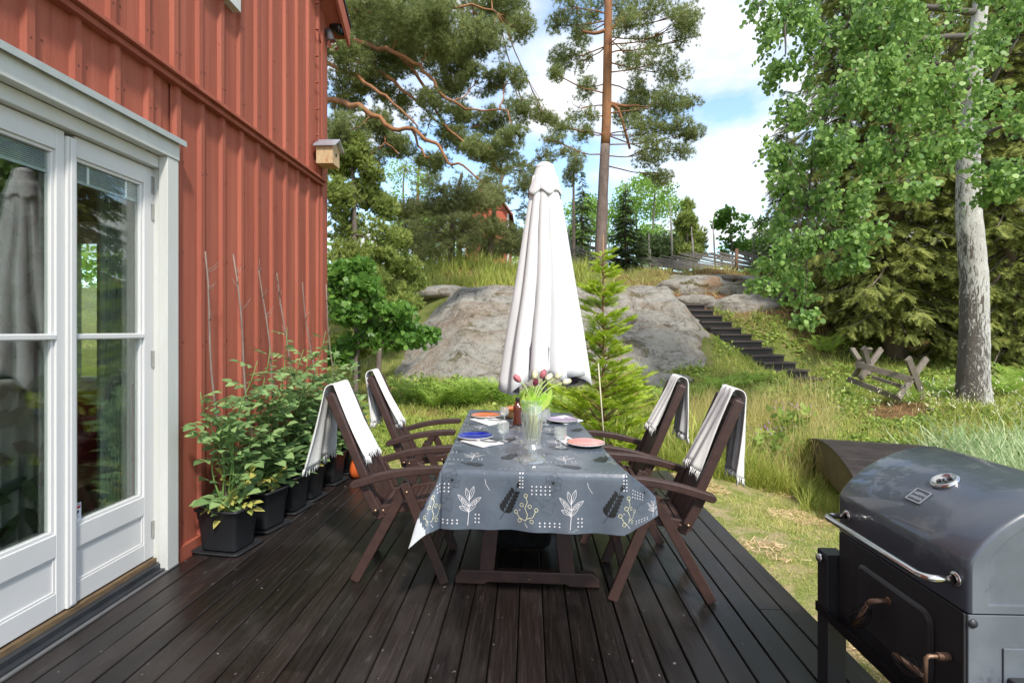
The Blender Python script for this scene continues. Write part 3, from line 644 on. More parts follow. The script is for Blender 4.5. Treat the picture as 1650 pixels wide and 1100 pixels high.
# ---- throws over the chair backs ----
M_throw = pm('white_cotton_throw', (.72, .715, .69), (.66, .65, .625), scale=30, rough=.9, bump=.25, bscale=180, sheen=.3)
def throw(chair, yc, wt, fl, bl, skew, label, seed=0, hang=0.0, wb=None, fan=0):
    rr = random.Random(seed); M = Matrix.Rotation(chair.rotation_euler.z, 4, 'Z'); M.translation = chair.location
    B0, B1 = Vector((-.13, 0, .38)), Vector((-.415, 0, 1.075)); d = (B1-B0).normalized(); nf = Vector((d.z, 0, -d.x))
    if nf.x < 0: nf = -nf
    top = B1+d*.030; path = []          # (point, width factor, loose, along)
    n1 = 16
    for k in range(n1+1): t = 1-k/n1; path.append((top-d*(fl*t)+nf*(.030+.010*t), 1+.10*t, t))
    for a in (60, 20, -20, -60): path.append((top+d*.018*math.cos(R(a))*1.0+nf*.034*math.sin(R(a)) + d*.012, 1, 0))
    dn = Vector((-.16, 0, -1)).normalized(); q = top-nf*.034
    for k in range(n1+1): t = k/n1; path.append((q+(-d*(1-hang)+dn*hang*1.0).normalized()*(bl*t)-nf*(.012+.02*t), 1+fan*t, t+.001))
    nu = 26; P = []
    ph = rr.uniform(0, 6)
    for i, (p, wf, t) in enumerate(path):
        row = []
        for j in range(nu+1):
            u = j/nu-.5; front = i <= n1
            wv = (.014+.012*t)*math.sin(u*17+ph+t*1.2)+.007*math.sin(u*37+ph*2+i*.1)
            yy = yc+u*wt*wf+skew*(t if front else -t*.6)
            if not front: yy += fan*t*.1
            row.append(M @ (Vector((p.x, 0, p.z))+(nf if front else -nf)*(wv+.012)*(0.25+.75*t)+Vector((0, yy, -abs(u)*.02*t+.012*math.sin(u*9+ph)*t))))
        P.append(row)
    mb = MB(); mb.grid(P)
    # fringe: thin twisted tassels hanging from both hems
    for row, row2 in ((P[0], P[1]), (P[-1], P[-2])):
        for j in range(0, nu, 1):
            for h in (0, .5):
                a = row[j].lerp(row[j+1], h); dd = (row[j]-row2[j]).normalized()
                l = rr.uniform(.02, .045); b = a+dd*l*.5+Vector((rr.uniform(-.006, .006), rr.uniform(-.006, .006), 0)); e = b+Vector((rr.uniform(-.008, .008), rr.uniform(-.006, .006), -l*.6))
                mb.tube([a-dd*.004, b, e], [.0035, .003, .0015], 4)
    o = mb.build('throw', M_throw, label=label, cat='throw', group='white throws over the chair backs')
    s = o.modifiers.new('s', 'SOLIDIFY'); s.thickness = .006; return o
throw(ch1, .0, .22, .46, .42, .02, 'white fringed throw over the back of the nearest right hand chair', 1, hang=.45, fan=.15)
throw(ch2, .0, .20, .38, .36, .02, 'white fringed throw over the back of the farther right hand chair', 2, hang=.45, fan=.15)
throw(ch3, .00, .27, .44, .44, -.04, 'white throw over the nearest left hand chair with its long tail hanging behind', 3, hang=1.0, fan=.6)
throw(ch4, -.02, .17, .44, .36, .02, 'white narrow throw over the back of the farther left hand chair', 4, hang=.2)
# ---- table ----
ZT_ = .75
FL, FR, BR, BL = gd(713, 756, ZT_), gd(1010, 765, ZT_), gd(920, 667, ZT_), gd(757, 661, ZT_)
def TP(u, v, z=ZT_):   # u 0..1 left-right, v 0..1 front-back
    a = FL.lerp(FR, u); b = BL.lerp(BR, u); p = a.lerp(b, v); return Vector((p.x, p.y, z))
tc_ = TP(.5, .5, 0); table = empty('garden_table', tc_, 'long brown wooden garden table under the grey patterned tablecloth', 'table')
mb = MB()
for k in range(7):
    u0, u1 = .02+.96*k/7+.004, .02+.96*(k+1)/7-.004
    q = [TP(u0, .015), TP(u1, .015), TP(u1, .985), TP(u0, .985)]
    mb.add([p-Vector((0, 0, .034)) for p in q]+[p-Vector((0, 0, .006)) for p in q], [(0, 3, 2, 1), (4, 5, 6, 7), (0, 1, 5, 4), (1, 2, 6, 5), (2, 3, 7, 6), (3, 0, 4, 7)])
mb.build('tabletop', M_brown, table)
mb = MB()
for (a, b) in (((.08, .06), (.08, .94)), ((.92, .06), (.92, .94)), ((.10, .06), (.90, .06)), ((.10, .94), (.90, .94))):
    mb.beam(TP(a[0], a[1], .675), TP(b[0], b[1], .675), .025, .08, up=(0, 0, 1) if False else (0, 0, 1))
mb.build('apron', M_brown, table, bevel=.003)
# trestles: foot beam with rounded ends, two splayed legs
fa = gd(733, 941, 0); fb = gd(966, 949, 0)
ax = (fb-fa); ln = ax.length; ax.normalize(); ay = Vector((-ax.y, ax.x, 0))
def trestle(o, back):
    f = MB(); h = .085
    prof = [(0, .006), (.20*ln, .006), (.23*ln, .018), (.77*ln, .018), (.80*ln, .006), (ln, .006), (ln, .05), (ln-.035, h), (.035, h), (0, .05)]
    f.prism(prof, lambda a, b, t: o+ax*a+ay*t+Vector((0, 0, b)), 0, .045)
    f.build('foot_beam', M_brown, table, bevel=.006)
    for s in (0, 1):
        l = MB(); a0 = .22 if s == 0 else .78; a1 = .30 if s == 0 else .70
        l.beam(o+ax*ln*a0+ay*.022+Vector((0, 0, .08)), o+ax*ln*a1+ay*.022+Vector((0, 0, .70)), .085, .035, up=ay); l.build('leg', M_brown, table, bevel=.004)
trestle(fa+Vector((0, 0, 0)), 0); o2 = fa+ay*.95; trestle(o2, 1)
mb = MB(); m0 = fa+ax*ln*.5; mb.beam(m0+ay*.10+Vector((0, 0, .35))+ax*.21, m0+ay*.92+Vector((0, 0, .35))+ax*.21, .03, .07, up=(0, 0, 1)); mb.build('stretcher', M_brown, table, bevel=.004)
pl = fa+ax*ln*.52-ay*.002+Vector((0, 0, .05)); mb = MB(); mb.beam(pl-ax*.010, pl+ax*.010, .003, .028, up=ay); mb.build('maker_plate', M_bolt, table)
# ---- tablecloth ----
wF = (FR-FL).length; lF = (BL-FL).length
DR = .285
M_cloth = None
def clothmat():
    m, nt, out = nmat('oilcloth'); L = nt.links.new
    p = nd(nt, 'ShaderNodeBsdfPrincipled'); L(p.outputs[0], out.inputs[0])
    n = noise_tex(nt, 5, detail=4)
    c = ramp(nt, n.outputs['Fac'], [(.3, (.066, .086, .114)), (.7, (.095, .115, .146))]).outputs[0]; L(c, p.inputs['Base Color'])
    p.inputs['Roughness'].default_value = .33; p.inputs['Specular IOR Level'].default_value = .6; p.inputs['Coat Weight'].default_value = .15; p.inputs['Coat Roughness'].default_value = .2
    n2 = noise_tex(nt, 7, detail=3); b = nd(nt, 'ShaderNodeBump'); b.inputs['Strength'].default_value = .25; b.inputs['Distance'].default_value = .02; L(n2.outputs['Fac'], b.inputs['Height']); L(b.outputs[0], p.inputs['Normal']); return m
M_cloth = clothmat()
M_inkb = pm('print_black', (.010, .011, .013), rough=.35); M_inkw = pm('print_white', (.72, .70, .72), rough=.4); M_inkc = pm('print_cream', (.68, .66, .42), rough=.4); M_inkg = pm('print_charcoal', (.035, .04, .05), rough=.4)
M_under = pm('cloth_underside', (.56, .58, .60), (.50, .52, .54), scale=10, rough=.85)
UX = (FR-FL).normalized(); UY = Vector((-UX.y, UX.x, 0))
def cloth(s, t):
    """s metres from the left edge (may be negative), t metres from the front edge (negative = hanging) -> point"""
    u = min(max(s/wF, 0), 1); vv = min(max(t/lF, 0), 1)
    p = TP(u, vv, ZT_+.004); ds = -s if s < 0 else (s-wF if s > wF else 0); dt = -t if t < 0 else (t-lF if t > lF else 0)
    if ds == 0 and dt == 0: return p + Vector((0, 0, .0012*math.sin(s*23)*math.sin(t*19)))
    r = math.hypot(ds, dt); sx = -1 if s < 0 else 1; sy = -1 if t < 0 else 1
    ox = UX*sx*(ds/r); oy = UY*sy*(dt/r)
    o = ox+oy; corner = min(ds, dt)/max(ds, dt) if ds and dt else 0
    flare = .10+.25*corner
    if sx > 0 and t < .5:      # this side rests on the arm of the chair
        b = math.exp(-(max(t, 0)/.22)**2)
        wv = .008*math.sin(s*13+t*5)*min(1, r/.15)
        dn_ = dt*(1-.72*b*ds/DR); lat = ds*(.12*(1-b)+.46*b); ddn = ds*(1*(1-b)+.42*b)
        if ds > 0: return p + UX*(lat+.010*min(1, ds/.02)+wv) + UY*(.12*ds*b-.10*dt) - Vector((0, 0, dn_+ddn-.003))
    if sx < 0 and sy < 0 and ds > 0: flare += .18*min(1, ds/.1)
    roll = min(1, r/.02)
    wv = .012*math.sin((s*1.0+t*.7)*14+.7*math.sin(s*9))*min(1, r/.15)
    if ds == 0: wv = (.010*math.sin(s*13+.6)+.006*math.sin(s*31))*r/.25
    if dt == 0: wv = (.012*math.sin(t*11)+.006*math.sin(t*27))*r/.25
    ang = math.atan(flare); hr = r*math.sin(ang)+.012*roll; vr = r*math.cos(ang)
    return p+o*(hr+wv)-Vector((0, 0, vr-.004*(1-roll)+.0))
cl = MB(); ns, ntt = 110, 170
ss = sorted(set([round(-DR+(wF+2*DR)*k/ns, 4) for k in range(ns+1)]+[0, round(wF, 4), -.004, round(wF+.004, 4), -.015, round(wF+.015, 4)]))
ts = sorted(set([round(-DR+(lF+2*DR)*k/ntt, 4) for k in range(ntt+1)]+[0, round(lF, 4), -.004, -.015, round(lF+.004, 4)]))
w_ = len(ss); vsx = [cloth(s, t) for t in ts for s in ss]
fs = []; ms = []
for i in range(len(ts)-1):
    for j in range(w_-1):
        sc, tcn = (ss[j]+ss[j+1])/2, (ts[i]+ts[i+1])/2
        und = sc < 0 and tcn < 0 and (-sc-.5*tcn) > .26
        fs.append((i*w_+j, i*w_+j+1, (i+1)*w_+j+1, (i+1)*w_+j)); ms.append(5 if und else 0)
cl.v = [tuple(p) for p in vsx]; cl.f = fs; cl.m = ms; cl.sm = [True]*len(fs)
def cn(s, t):
    e = .003; a = cloth(s+e, t)-cloth(s-e, t); b = cloth(s, t+e)-cloth(s, t-e); n = a.cross(b)
    return n.normalized() if n.length > 1e-9 else Vector((0, 0, 1))
def stamp(poly, s0, t0, m, sc=1, ang=0, lift=.0016, mir=1):
    pts = []
    for a, b in poly:
        a *= mir; x = s0+sc*(a*math.cos(ang)-b*math.sin(ang)); y = t0+sc*(a*math.sin(ang)+b*math.cos(ang))
        if not (-DR+.004 < x < wF+DR-.004 and -DR+.004 < y < lF+DR-.004): return
        if x < 0 and y < 0 and (-x-.5*y) > .25: return
        pts.append((x, y))
    c = [sum(p[0] for p in pts)/len(pts), sum(p[1] for p in pts)/len(pts)]
    # keep a shape whole on one side of a fold
    for k, lim in ((0, 0), (0, wF), (1, 0), (1, lF)):
        for i, p in enumerate(pts):
            if (p[k]-lim)*(c[k]-lim) < 0:
                q = list(p); q[k] = lim+(.001 if c[k] > lim else -.001); pts[i] = tuple(q)
    cl.add([cloth(x, y)+cn(x, y)*lift for x, y in pts], [tuple(range(len(pts)))], m, False)
def leafp(l, w): return [(0, 0), (l*.3, w*.8), (l*.6, w), (l*.85, w*.55), (l, 0), (l*.85, -w*.55), (l*.6, -w), (l*.3, -w*.8)]
def rotp(P, a, ox=0, oy=0): return [(ox+x*math.cos(a)-y*math.sin(a), oy+x*math.sin(a)+y*math.cos(a)) for x, y in P]
def line(P, w, s0, t0, m, sc=1, ang=0, mir=1, lift=.0013):
    for (a, b), (c, d) in zip(P[:-1], P[1:]):
        l = math.hypot(c-a, d-b) or 1; nx_, ny_ = -(d-b)/l*w/2, (c-a)/l*w/2
        stamp([(a-nx_, b-ny_), (c-nx_, d-ny_), (c+nx_, d+ny_), (a+nx_, b+ny_)], s0, t0, m, sc, ang, lift, mir)
def disc(r, ox, oy, n=7): return [(ox+r*math.cos(2*math.pi*k/n), oy+r*math.sin(2*math.pi*k/n)) for k in range(n)]
def fern(s0, t0, ang, m=1, L=.15, n=6):
    line([(0, -.03), (.005, .04), (.0, L)], .0025, s0, t0, m, 1, ang)
    for k in range(n):
        y = .012+L*.82*k/n; lw = .048*(1-.35*k/n)
        for sg in (-1, 1): stamp(rotp(leafp(lw, .011*(1-.2*k/n)), R(90-sg*48), 0, y), s0, t0, m, 1, ang)
    stamp(rotp(leafp(.04, .009), R(90), 0, L-.004), s0, t0, m, 1, ang)
def sprig(s0, t0, ang, m=2, sc=1):
    line([(0, -.06), (.002, 0), (-.002, .09)], .003, s0, t0, m, sc, ang)
    for (a, y, l) in ((60, .0, .075), (120, .0, .08), (40, .03, .075), (138, .03, .08), (75, .06, .07), (108, .055, .065), (160, .01, .05)):
        P = rotp(leafp(l, .010), R(a), 0, y); line(P+[P[0]], .0020, s0, t0, m, sc, ang); line([(0, y), (P[4][0], P[4][1])], .0014, s0, t0, m, sc, ang)
def dots(s0, t0, nx_, ny_, g=.018, m=2, ang=0, r=.0040, gy=None):
    for i in range(nx_):
        for j in range(ny_): stamp(disc(r, i*g, j*(gy or g)), s0, t0, m, 1, ang)
def flower(s0, t0, m=4, sc=1, n=6, r=.042):
    for k in range(n):
        a = 2*math.pi*k/n+.3; P = rotp(leafp(r, .018), a); line(P+[P[0]], .0012, s0, t0, m, sc)
        line([(0, 0), (r*.55*math.cos(a+.2), r*.55*math.sin(a+.2))], .0012, s0, t0, m, sc)
    stamp(disc(.006, 0, 0, 9), s0, t0, 1, sc)
def outline(s0, t0, m=4, sc=1, seed=0):
    rr = random.Random(seed); P = [((.04+.012*math.sin(k*1.7+seed))*math.cos(k*2*math.pi/15), (.04+.012*math.sin(k*1.7+seed))*math.sin(k*2*math.pi/15)) for k in range(16)]
    line(P, .0012, s0, t0, m, sc)
def twig(s0, t0, m=3, ang=0, sc=1):
    line([(0, 0), (.01, .03), (-.004, .06), (.008, .09), (.0, .115)], .0026, s0, t0, m, sc, ang)
    line([(0, .0), (-.03, .012), (-.045, .035)], .0024, s0, t0, m, sc, ang); line([(.003, .01), (.035, .02), (.05, .05)], .0024, s0, t0, m, sc, ang)
    for (a, b) in ((0, .12), (-.048, .04), (.052, .055), (.02, .07), (-.02, .075), (-.03, .0), (.03, .0)): P = disc(.009, a, b, 7); line(P+[P[0]], .0022, s0, t0, m, sc, ang)
RPX, RPY = .505, .44
for iy in range(-1, 6):
    for ix in range(-1, 3):
        s0 = -.115+ix*RPX; t0 = -.215+iy*RPY
        twig(s0+.035, t0-.02); sprig(s0+.255, t0+.01, R(-3)); fern(s0+.425, t0+.005, R(-28))
        dots(s0+.105, t0-.04, 5, 2, .024, gy=.015); dots(s0+.29, t0-.035, 2, 3, .018)
        dots(s0+.045+.02, t0+.11, 5, 3, .022, gy=.018); dots(s0+.0+.005, t0+.14, 2, 5, .014, gy=.016); dots(s0+.51, t0+.03, 2, 8, .0)
        flower(s0+.17, t0+.165, sc=1.1); outline(s0+.12, t0+.10, seed=ix); outline(s0+.145, t0+.05, seed=ix+5, sc=.8)
        line([(0, 0), (.01, -.05), (.03, -.08)], .002, s0+.33, t0+.2, 2); fern(s0+.33, t0+.30, R(70), 4, L=.11, n=5)
        line([(-.02, 0), (.02, .03), (.05, .04), (.09, .1)], .0018, s0+.20, t0+.26, 4)
        for k in range(6): line([(k*.012, 0), (k*.012, .022)], .0022, s0+.10, t0+.30+.0, 2)
        for k in range(5): line([(k*.03, 0), (k*.03+.012, .012)], .0022, s0+.40, t0+.23, 2)
        line([(0, 0), (.02, .02), (.0, .04), (.025, .06), (.01, .08)], .0022, s0+.02, t0+.33, 2); outline(s0+.27, t0+.36, seed=9+ix, sc=.7, m=2 if ix % 2 else 4)
tcl = cl.build('tablecloth', [M_cloth, M_inkb, M_inkw, M_inkc, M_inkg, M_under], label='grey oilcloth tablecloth printed with black and white leaves and dots over the garden table', cat='tablecloth')
ZC = ZT_+.007
# black plush block under the table
c0 = gd(838, 897, 0); hb = MB()
nn = 26
def blob(u, v):   # rounded box
    a = 2*math.pi*u; b = math.pi*(v-.5); e = .35
    f = lambda q: math.copysign(abs(q)**e, q)
    return Vector((f(math.cos(b))*f(math.cos(a))*.205, f(math.cos(b))*f(math.sin(a))*.16, f(math.sin(b))*.125))
P = [[c0+Vector((.0, .16, .16))+blob(i/nn, j/14)+Vector((0, 0, .008*math.sin(i*2.1)*math.sin(j*1.3))) for i in range(nn+1)] for j in range(15)]
hb.grid(P); furb = hb.build('plush_block', pm('black_plush', (.008, .008, .008), (.022, .021, .020), scale=14, rough=1, rv=0, bump=.8, bscale=120, spec=.05), label='black fuzzy block standing on the deck under the table', cat='cushion')
# ---- plates, napkins, glasses ----
def on_table(px, py): return gd(px, py, ZC)
M_pl = pm('white_glaze', (.6, .6, .6), rough=.15, coat=.5)
def plate(px, py, pxw, rimcol, label, c2=None):
    c = on_table(px, py); d = (CH-ZC)*F/(py-CY); r = pxw/2/F*d
    o = empty('plate', c, label, 'plate', 'dinner plates laid on the table')
    MB().lathe([(0, .004), (r*.55, .004), (r*.58, .0), (r*.60, .002), (r*.72, .007), (r*.995, .017), (r, .020), (r*.97, .021)], c, 40).build('body', M_pl, o)
    g = pm('glaze', rimcol, c2 or tuple(x*.8 for x in rimcol), scale=25, rough=.18, coat=.5)
    MB().lathe([(r*.972, .0212), (r*.74, .0125), (r*.6, .0085), (r*.02, .0075), (0, .0075)], c, 40).build('glazed_face', g, o)
plate(766, 706, 58, (.002, .008, .22), 'dark blue plate on the near left of the table', (.004, .016, .32))
plate(783, 672, 48, (.55, .15, .04), 'orange plate on the far left of the table', (.6, .15, .04))
plate(944, 717, 61, (.60, .26, .23), 'salmon pink plate on the near right of the table', (.7, .25, .22))
plate(907, 679, 50, (.48, .40, .52), 'pale lilac plate on the far right of the table')
M_nap = pm('paper_napkin', (.66, .65, .64), (.60, .59, .58), scale=20, rough=.9, bump=.15)
def napkin(px0, px1, py, label, cut=True):
    a = on_table(px0, py-4); b = on_table(px1, py); n = on_table((px0+px1)/2, py+6)
    e = on_table((px0*.5+px1*.5), py-8)
    o = empty('napkin', (a+b)/2, label, 'napkin', 'white paper napkins beside the plates')
    MB().add([a, n, b, e, a+Vector((0, 0, .006)), n+Vector((0, 0, .004)), b+Vector((0, 0, .006)), e+Vector((0, 0, .008))], [(0, 3, 2, 1), (4, 5, 6, 7), (0, 1, 5, 4), (1, 2, 6, 5), (2, 3, 7, 6), (3, 0, 4, 7)]).build('paper', M_nap, o)
    k0 = a.lerp(b, .18)+Vector((0, 0, .012)); k1 = a.lerp(b, .85)+Vector((0, 0, .012))
    kn = MB(); kn.tube([k0, k0.lerp(k1, .5)], .0032, 6); kn.beam(k0.lerp(k1, .5), k1, .016, .002, up=(0, 0, 1))
    kn.build('knife', M_steel)['label'] = label.replace('white paper napkin', 'steel knife lying on the napkin')
    kk = C.objects[-1]; kk['category'] = 'knife'; kk['group'] = 'table knives on the napkins'
napkin(742, 812, 715, 'white paper napkin in front of the dark blue plate')
napkin(757, 818, 680, 'white paper napkin in front of the orange plate')
napkin(897, 930, 712, 'white paper napkin half under the salmon pink plate')
napkin(880, 940, 678, 'white paper napkin under the pale lilac plate')
M_cry = glassmat('cut_crystal', (.97, .98, .97), 3.0, .10)
def milky(m, k=.16, c=(.9, .92, .88)):
    nt = m.node_tree; o = [n for n in nt.nodes if n.type == 'OUTPUT_MATERIAL'][0]; src = o.inputs[0].links[0].from_socket
    d = nd(nt, 'ShaderNodeBsdfTranslucent'); d2 = nd(nt, 'ShaderNodeBsdfDiffuse'); d.inputs[0].default_value = col(c); d2.inputs[0].default_value = col(c)
    a = nd(nt, 'ShaderNodeMixShader'); a.inputs[0].default_value = .5; nt.links.new(d.outputs[0], a.inputs[1]); nt.links.new(d2.outputs[0], a.inputs[2])
    b = nd(nt, 'ShaderNodeMixShader'); b.inputs[0].default_value = k; nt.links.new(src, b.inputs[1]); nt.links.new(a.outputs[0], b.inputs[2]); nt.links.new(b.outputs[0], o.inputs[0])
milky(M_cry)
def goblet(px, py, h, label):
    c = on_table(px, py); c.z = ZC; r = h*.33
    pr = [(r*.85, 0), (r*.8, .004), (r*.2, .010), (r*.13, h*.12), (r*.22, h*.22), (r*.13, h*.3), (r*.2, h*.38), (r*.7, h*.44), (r*.95, h*.55), (r, h*.75), (r*.95, h), (r*.90, h), (r*.93, h*.75), (r*.86, h*.56), (r*.5, h*.47), (0, h*.46)]
    m = MB(); seg = 20; m.lathe(pr, c, seg, sm=False)
    # facets cut in the bowl
    for i, v in enumerate(m.v):
        row, k = divmod(i, seg)
        if 7 <= row <= 10 and (k+row) % 2: m.v[i] = tuple(c+(Vector(v)-c)*.93) if row < 10 else v
    return m.build('goblet', M_cry, label=label, cat='glass', group='cut crystal goblets on the table')
goblet(811, 711, .118, 'cut crystal goblet beside the dark blue plate'); goblet(813, 678, .105, 'cut crystal goblet beside the orange plate'); goblet(903, 721, .118, 'cut crystal goblet beside the salmon pink plate'); goblet(879, 684, .115, 'cut crystal goblet behind the tulip vase')
# bottle of syrup and bread basket
c = on_table(834, 684); bo = empty('bottle', c, 'square brown glass bottle with dark cap standing behind the vase', 'bottle')
M_amb = glassmat('amber_glass', (.55, .16, .06), 1.6); M_liq = pm('brown_liquid', (.10, .02, .008), rough=.15, coat=.6)
m = MB(); 
def sqr(r, z, p=.35): return [c+Vector((math.copysign(abs(math.cos(a))**p, math.cos(a))*r, math.copysign(abs(math.sin(a))**p, math.sin(a))*r, z)) for a in [2*math.pi*k/16+.001 for k in range(17)]]
m.grid([sqr(.001, 0), sqr(.031, .002), sqr(.034, .01), sqr(.030, .10), sqr(.033, .128), sqr(.030, .140), sqr(.013, .155, .8), sqr(.013, .172, 1)]); m.build('body', M_liq, bo)
m = MB(); m.lathe([(0, .172), (.0155, .172), (.0155, .198), (.013, .202), (0, .202)], c, 16); m.build('cap', pm('dark_cap', (.02, .012, .012), rough=.4), bo)
bc_ = on_table(829, 673); bb = empty('bread_basket', bc_, 'small wicker bread basket at the far end of the table', 'basket')
m = MB(); seg = 28
P = [[bc_+Vector(((rr_+.003*(-1)**(k+i))*math.cos(2*math.pi*k/seg)*1.35, (rr_+.003*(-1)**(k+i))*math.sin(2*math.pi*k/seg), z)) for k in range(seg+1)] for i, (rr_, z) in enumerate([(.001, .004), (.055, .004), (.062, .016), (.066, .028), (.070, .040), (.074, .052), (.077, .058), (.071, .056), (.06, .02), (.0, .018)])]
m.grid(P); m.build('weave', pm('wicker', (.28, .16, .07), (.16, .08, .03), scale=40, rough=.6, bump=.5), bb)
def croiss(c, ang, L, label, tilt=0):
    pts = []; rad = []
    for k in range(15):
        t = k/14-.5; a = t*2.0; pts.append(c+Matrix.Rotation(ang, 3, 'Z') @ (Matrix.Rotation(tilt, 3, 'Y') @ Vector((L*.55*math.sin(a), L*.35*(math.cos(a)-1), 0)))); rad.append(max(.004, L*.17*math.cos(t*2.9)*(1+.10*(k % 2))))
    m = MB(); m.tube(pts, rad, 12); return m.build('croissant', pm('baked_crust', (.42, .14, .035), (.25, .07, .015), scale=18, rough=.45, bump=.3), label=label, cat='croissant', group='croissants in the bread basket')
croiss(bc_+Vector((-.02, -.01, .075)), .2, .15, 'golden croissant lying across the rim of the bread basket'); croiss(bc_+Vector((.02, .01, .105)), 1.3, .12, 'golden croissant standing upright behind the other one', tilt=R(60))
# ---- vase and tulips ----
vc = on_table(858, 742); vc.z = ZC; dv = (CH-ZC)*F/(742-CY)
hv = .225*dv/2.77*1.0; k_ = dv/F
vase = empty('vase', vc, 'tall cut crystal vase of tulips on the near end of the table', 'vase')
prof = [(22, 0), (21, 3), (12, 7), (8, 12), (9, 17), (15, 22), (12, 27), (13, 32), (15, 45), (17, 58), (19, 68), (19.5, 76), (18, 86), (15.5, 92), (18.5, 98), (17.7, 98.5), (14.5, 92), (16.5, 85), (18, 76), (17.3, 68), (15.3, 58), (13, 45), (10, 34), (0, 33)]
m = MB(); seg = 24; m.lathe([(a*k_, b*k_) for a, b in prof], vc, seg, sm=False)
for i, v_ in enumerate(m.v):
    row, k = divmod(i, seg)
    if 7 <= row <= 12 and (k+row) % 2:
        q = Vector(v_)-vc; m.v[i] = (vc.x+q.x*.87, vc.y+q.y*.87, v_[2])
m.build('glass', M_cry, vase)
m = MB(); m.lathe([(0, 35*k_), (9*k_, 35*k_), (12.5*k_, 46*k_), (15*k_, 58*k_), (16.8*k_, 68*k_), (16.9*k_, 74*k_), (0, 74.2*k_)], vc, 20); m.build('water', glassmat('water_in_vase', (.97, .98, .92), .6, 0, 1.33), vase)
M_stem = pm('tulip_stem', (.50, .62, .22), (.40, .52, .16), scale=10, rough=.5); M_tl = leafmat('tulip_leaf', [(.16, .38, .04), (.28, .52, .08), (.42, .62, .16)], .45, .4)
def petal_grid(c, up, r, h, ph, open_=0):
    up = up.normalized(); x = up.orthogonal().normalized(); x = Matrix.Rotation(ph, 3, up) @ x; y = up.cross(x); P = []
    for i in range(7):
        t = i/6; rr_ = r*(math.sin(math.pi*min(.97, .12+t*.80)))**.7*(1+open_*t); w = .62*math.sin(math.pi*(.15+.8*t)) if t < 1 else .08
        P.append([c+up*(h*t)+x*(rr_*math.cos(w*a))*1.0+y*(rr_*math.sin(w*a)*1.15) for a in (-1, -.5, 0, .5, 1)])
    return P
def tulip(hpx, hpy, dof, mats, label, sz=1.0, tilt=None):
    base = vc+Vector(((hpx-858)*k_*-.05, .0, 38*k_)); rim = vc+Vector(((hpx-858)*k_*.14, dof*.25, 96*k_)); head = at(hpx, hpy, dv+dof)
    o = empty('tulip', base, label, 'tulip', 'tulips in the crystal vase')
    mid = rim.lerp(head, .55)+Vector(((rim.x-head.x)*.10, 0, .012)); pts = [base, base.lerp(rim, .6), rim, mid, head]
    # smooth
    Q = []
    for i in range(len(pts)-1):
        p0 = pts[max(i-1, 0)]; p1 = pts[i]; p2 = pts[i+1]; p3 = pts[min(i+2, len(pts)-1)]
        for t in (0, .25, .5, .75): Q.append(.5*((2*p1)+(p2-p0)*t+(2*p0-5*p1+4*p2-p3)*t*t+(3*p1-p0-3*p2+p3)*t**3))
    Q.append(head); MB().tube(Q, .0034*sz, 6).build('stem', M_stem, o)
    up = (Q[-1]-Q[-4]).normalized()
    if tilt: up = (up+Vector(tilt)).normalized()
    f = MB()
    for k in range(6): f.grid(petal_grid(head-up*.003, up, .0165*sz*(1 if k % 2 else .92), .052*sz*(1 if k % 2 else .95), k*math.pi/3))
    fo = f.build('flower', mats, o); s = fo.modifiers.new('s', 'SOLIDIFY'); s.thickness = .001
M_tpur = pm('petal_wine', (.20, .012, .04), (.32, .05, .09), scale=30, stretch=(1, 1, .3), rough=.4, sheen=.2); M_tpink = pm('petal_dusty_rose', (.42, .10, .13), (.58, .22, .22), scale=30, stretch=(1, 1, .3), rough=.4)
M_twh = pm('petal_white', (.68, .66, .54), (.66, .64, .34), scale=10, rough=.45)
tulip(838, 614, -.02, M_tpink, 'dusty rose tulip leaning out leftmost of the bunch', 1.0, (-.5, 0, .4))
tulip(861, 610, .03, M_twh, 'white tulip left of the dusty rose one at the top of the bunch')
tulip(862, 620, -.04, M_tpur, 'dark wine red tulip lowest in the middle of the bunch', .95, (0, -.3, 0))
tulip(872, 608, .0, M_tpink, 'dusty rose tulip at the top of the bunch between two white ones')
tulip(880, 612, .02, M_twh, 'white and yellow tulip just right of the topmost rose one')
tulip(895, 609, .0, M_twh, 'white and yellow tulip between the two other pale ones on the right', 1.0, (.2, 0, .3))
tulip(907, 617, -.02, M_twh, 'white tulip leaning out rightmost of the bunch', 1.0, (.6, 0, .2))
def blade(a, b, w, side, bend, mat):
    pass
M_pst = pm('pale_stalk', (.66, .66, .36), (.56, .60, .26), scale=12, rough=.5)
st_ = MB(); rr0 = random.Random(5)
for k in range(16):
    a = rr0.uniform(0, 6.28); q = rr0.uniform(2, 8); b0_ = vc+Vector((q*.9*k_*math.cos(a), q*.9*k_*math.sin(a), 37*k_)); b1_ = vc+Vector((q*1.5*k_*math.cos(a+.6), q*1.5*k_*math.sin(a+.6), 97*k_))
    st_.tube([b0_, b0_.lerp(b1_, .5)+Vector((.002, 0, 0)), b1_], .0042, 6)
st_.build('tulip_stalks', M_pst, label='pale bunch of tulip stalks standing in the water of the crystal vase', cat='stalks')
bl_ = MB()
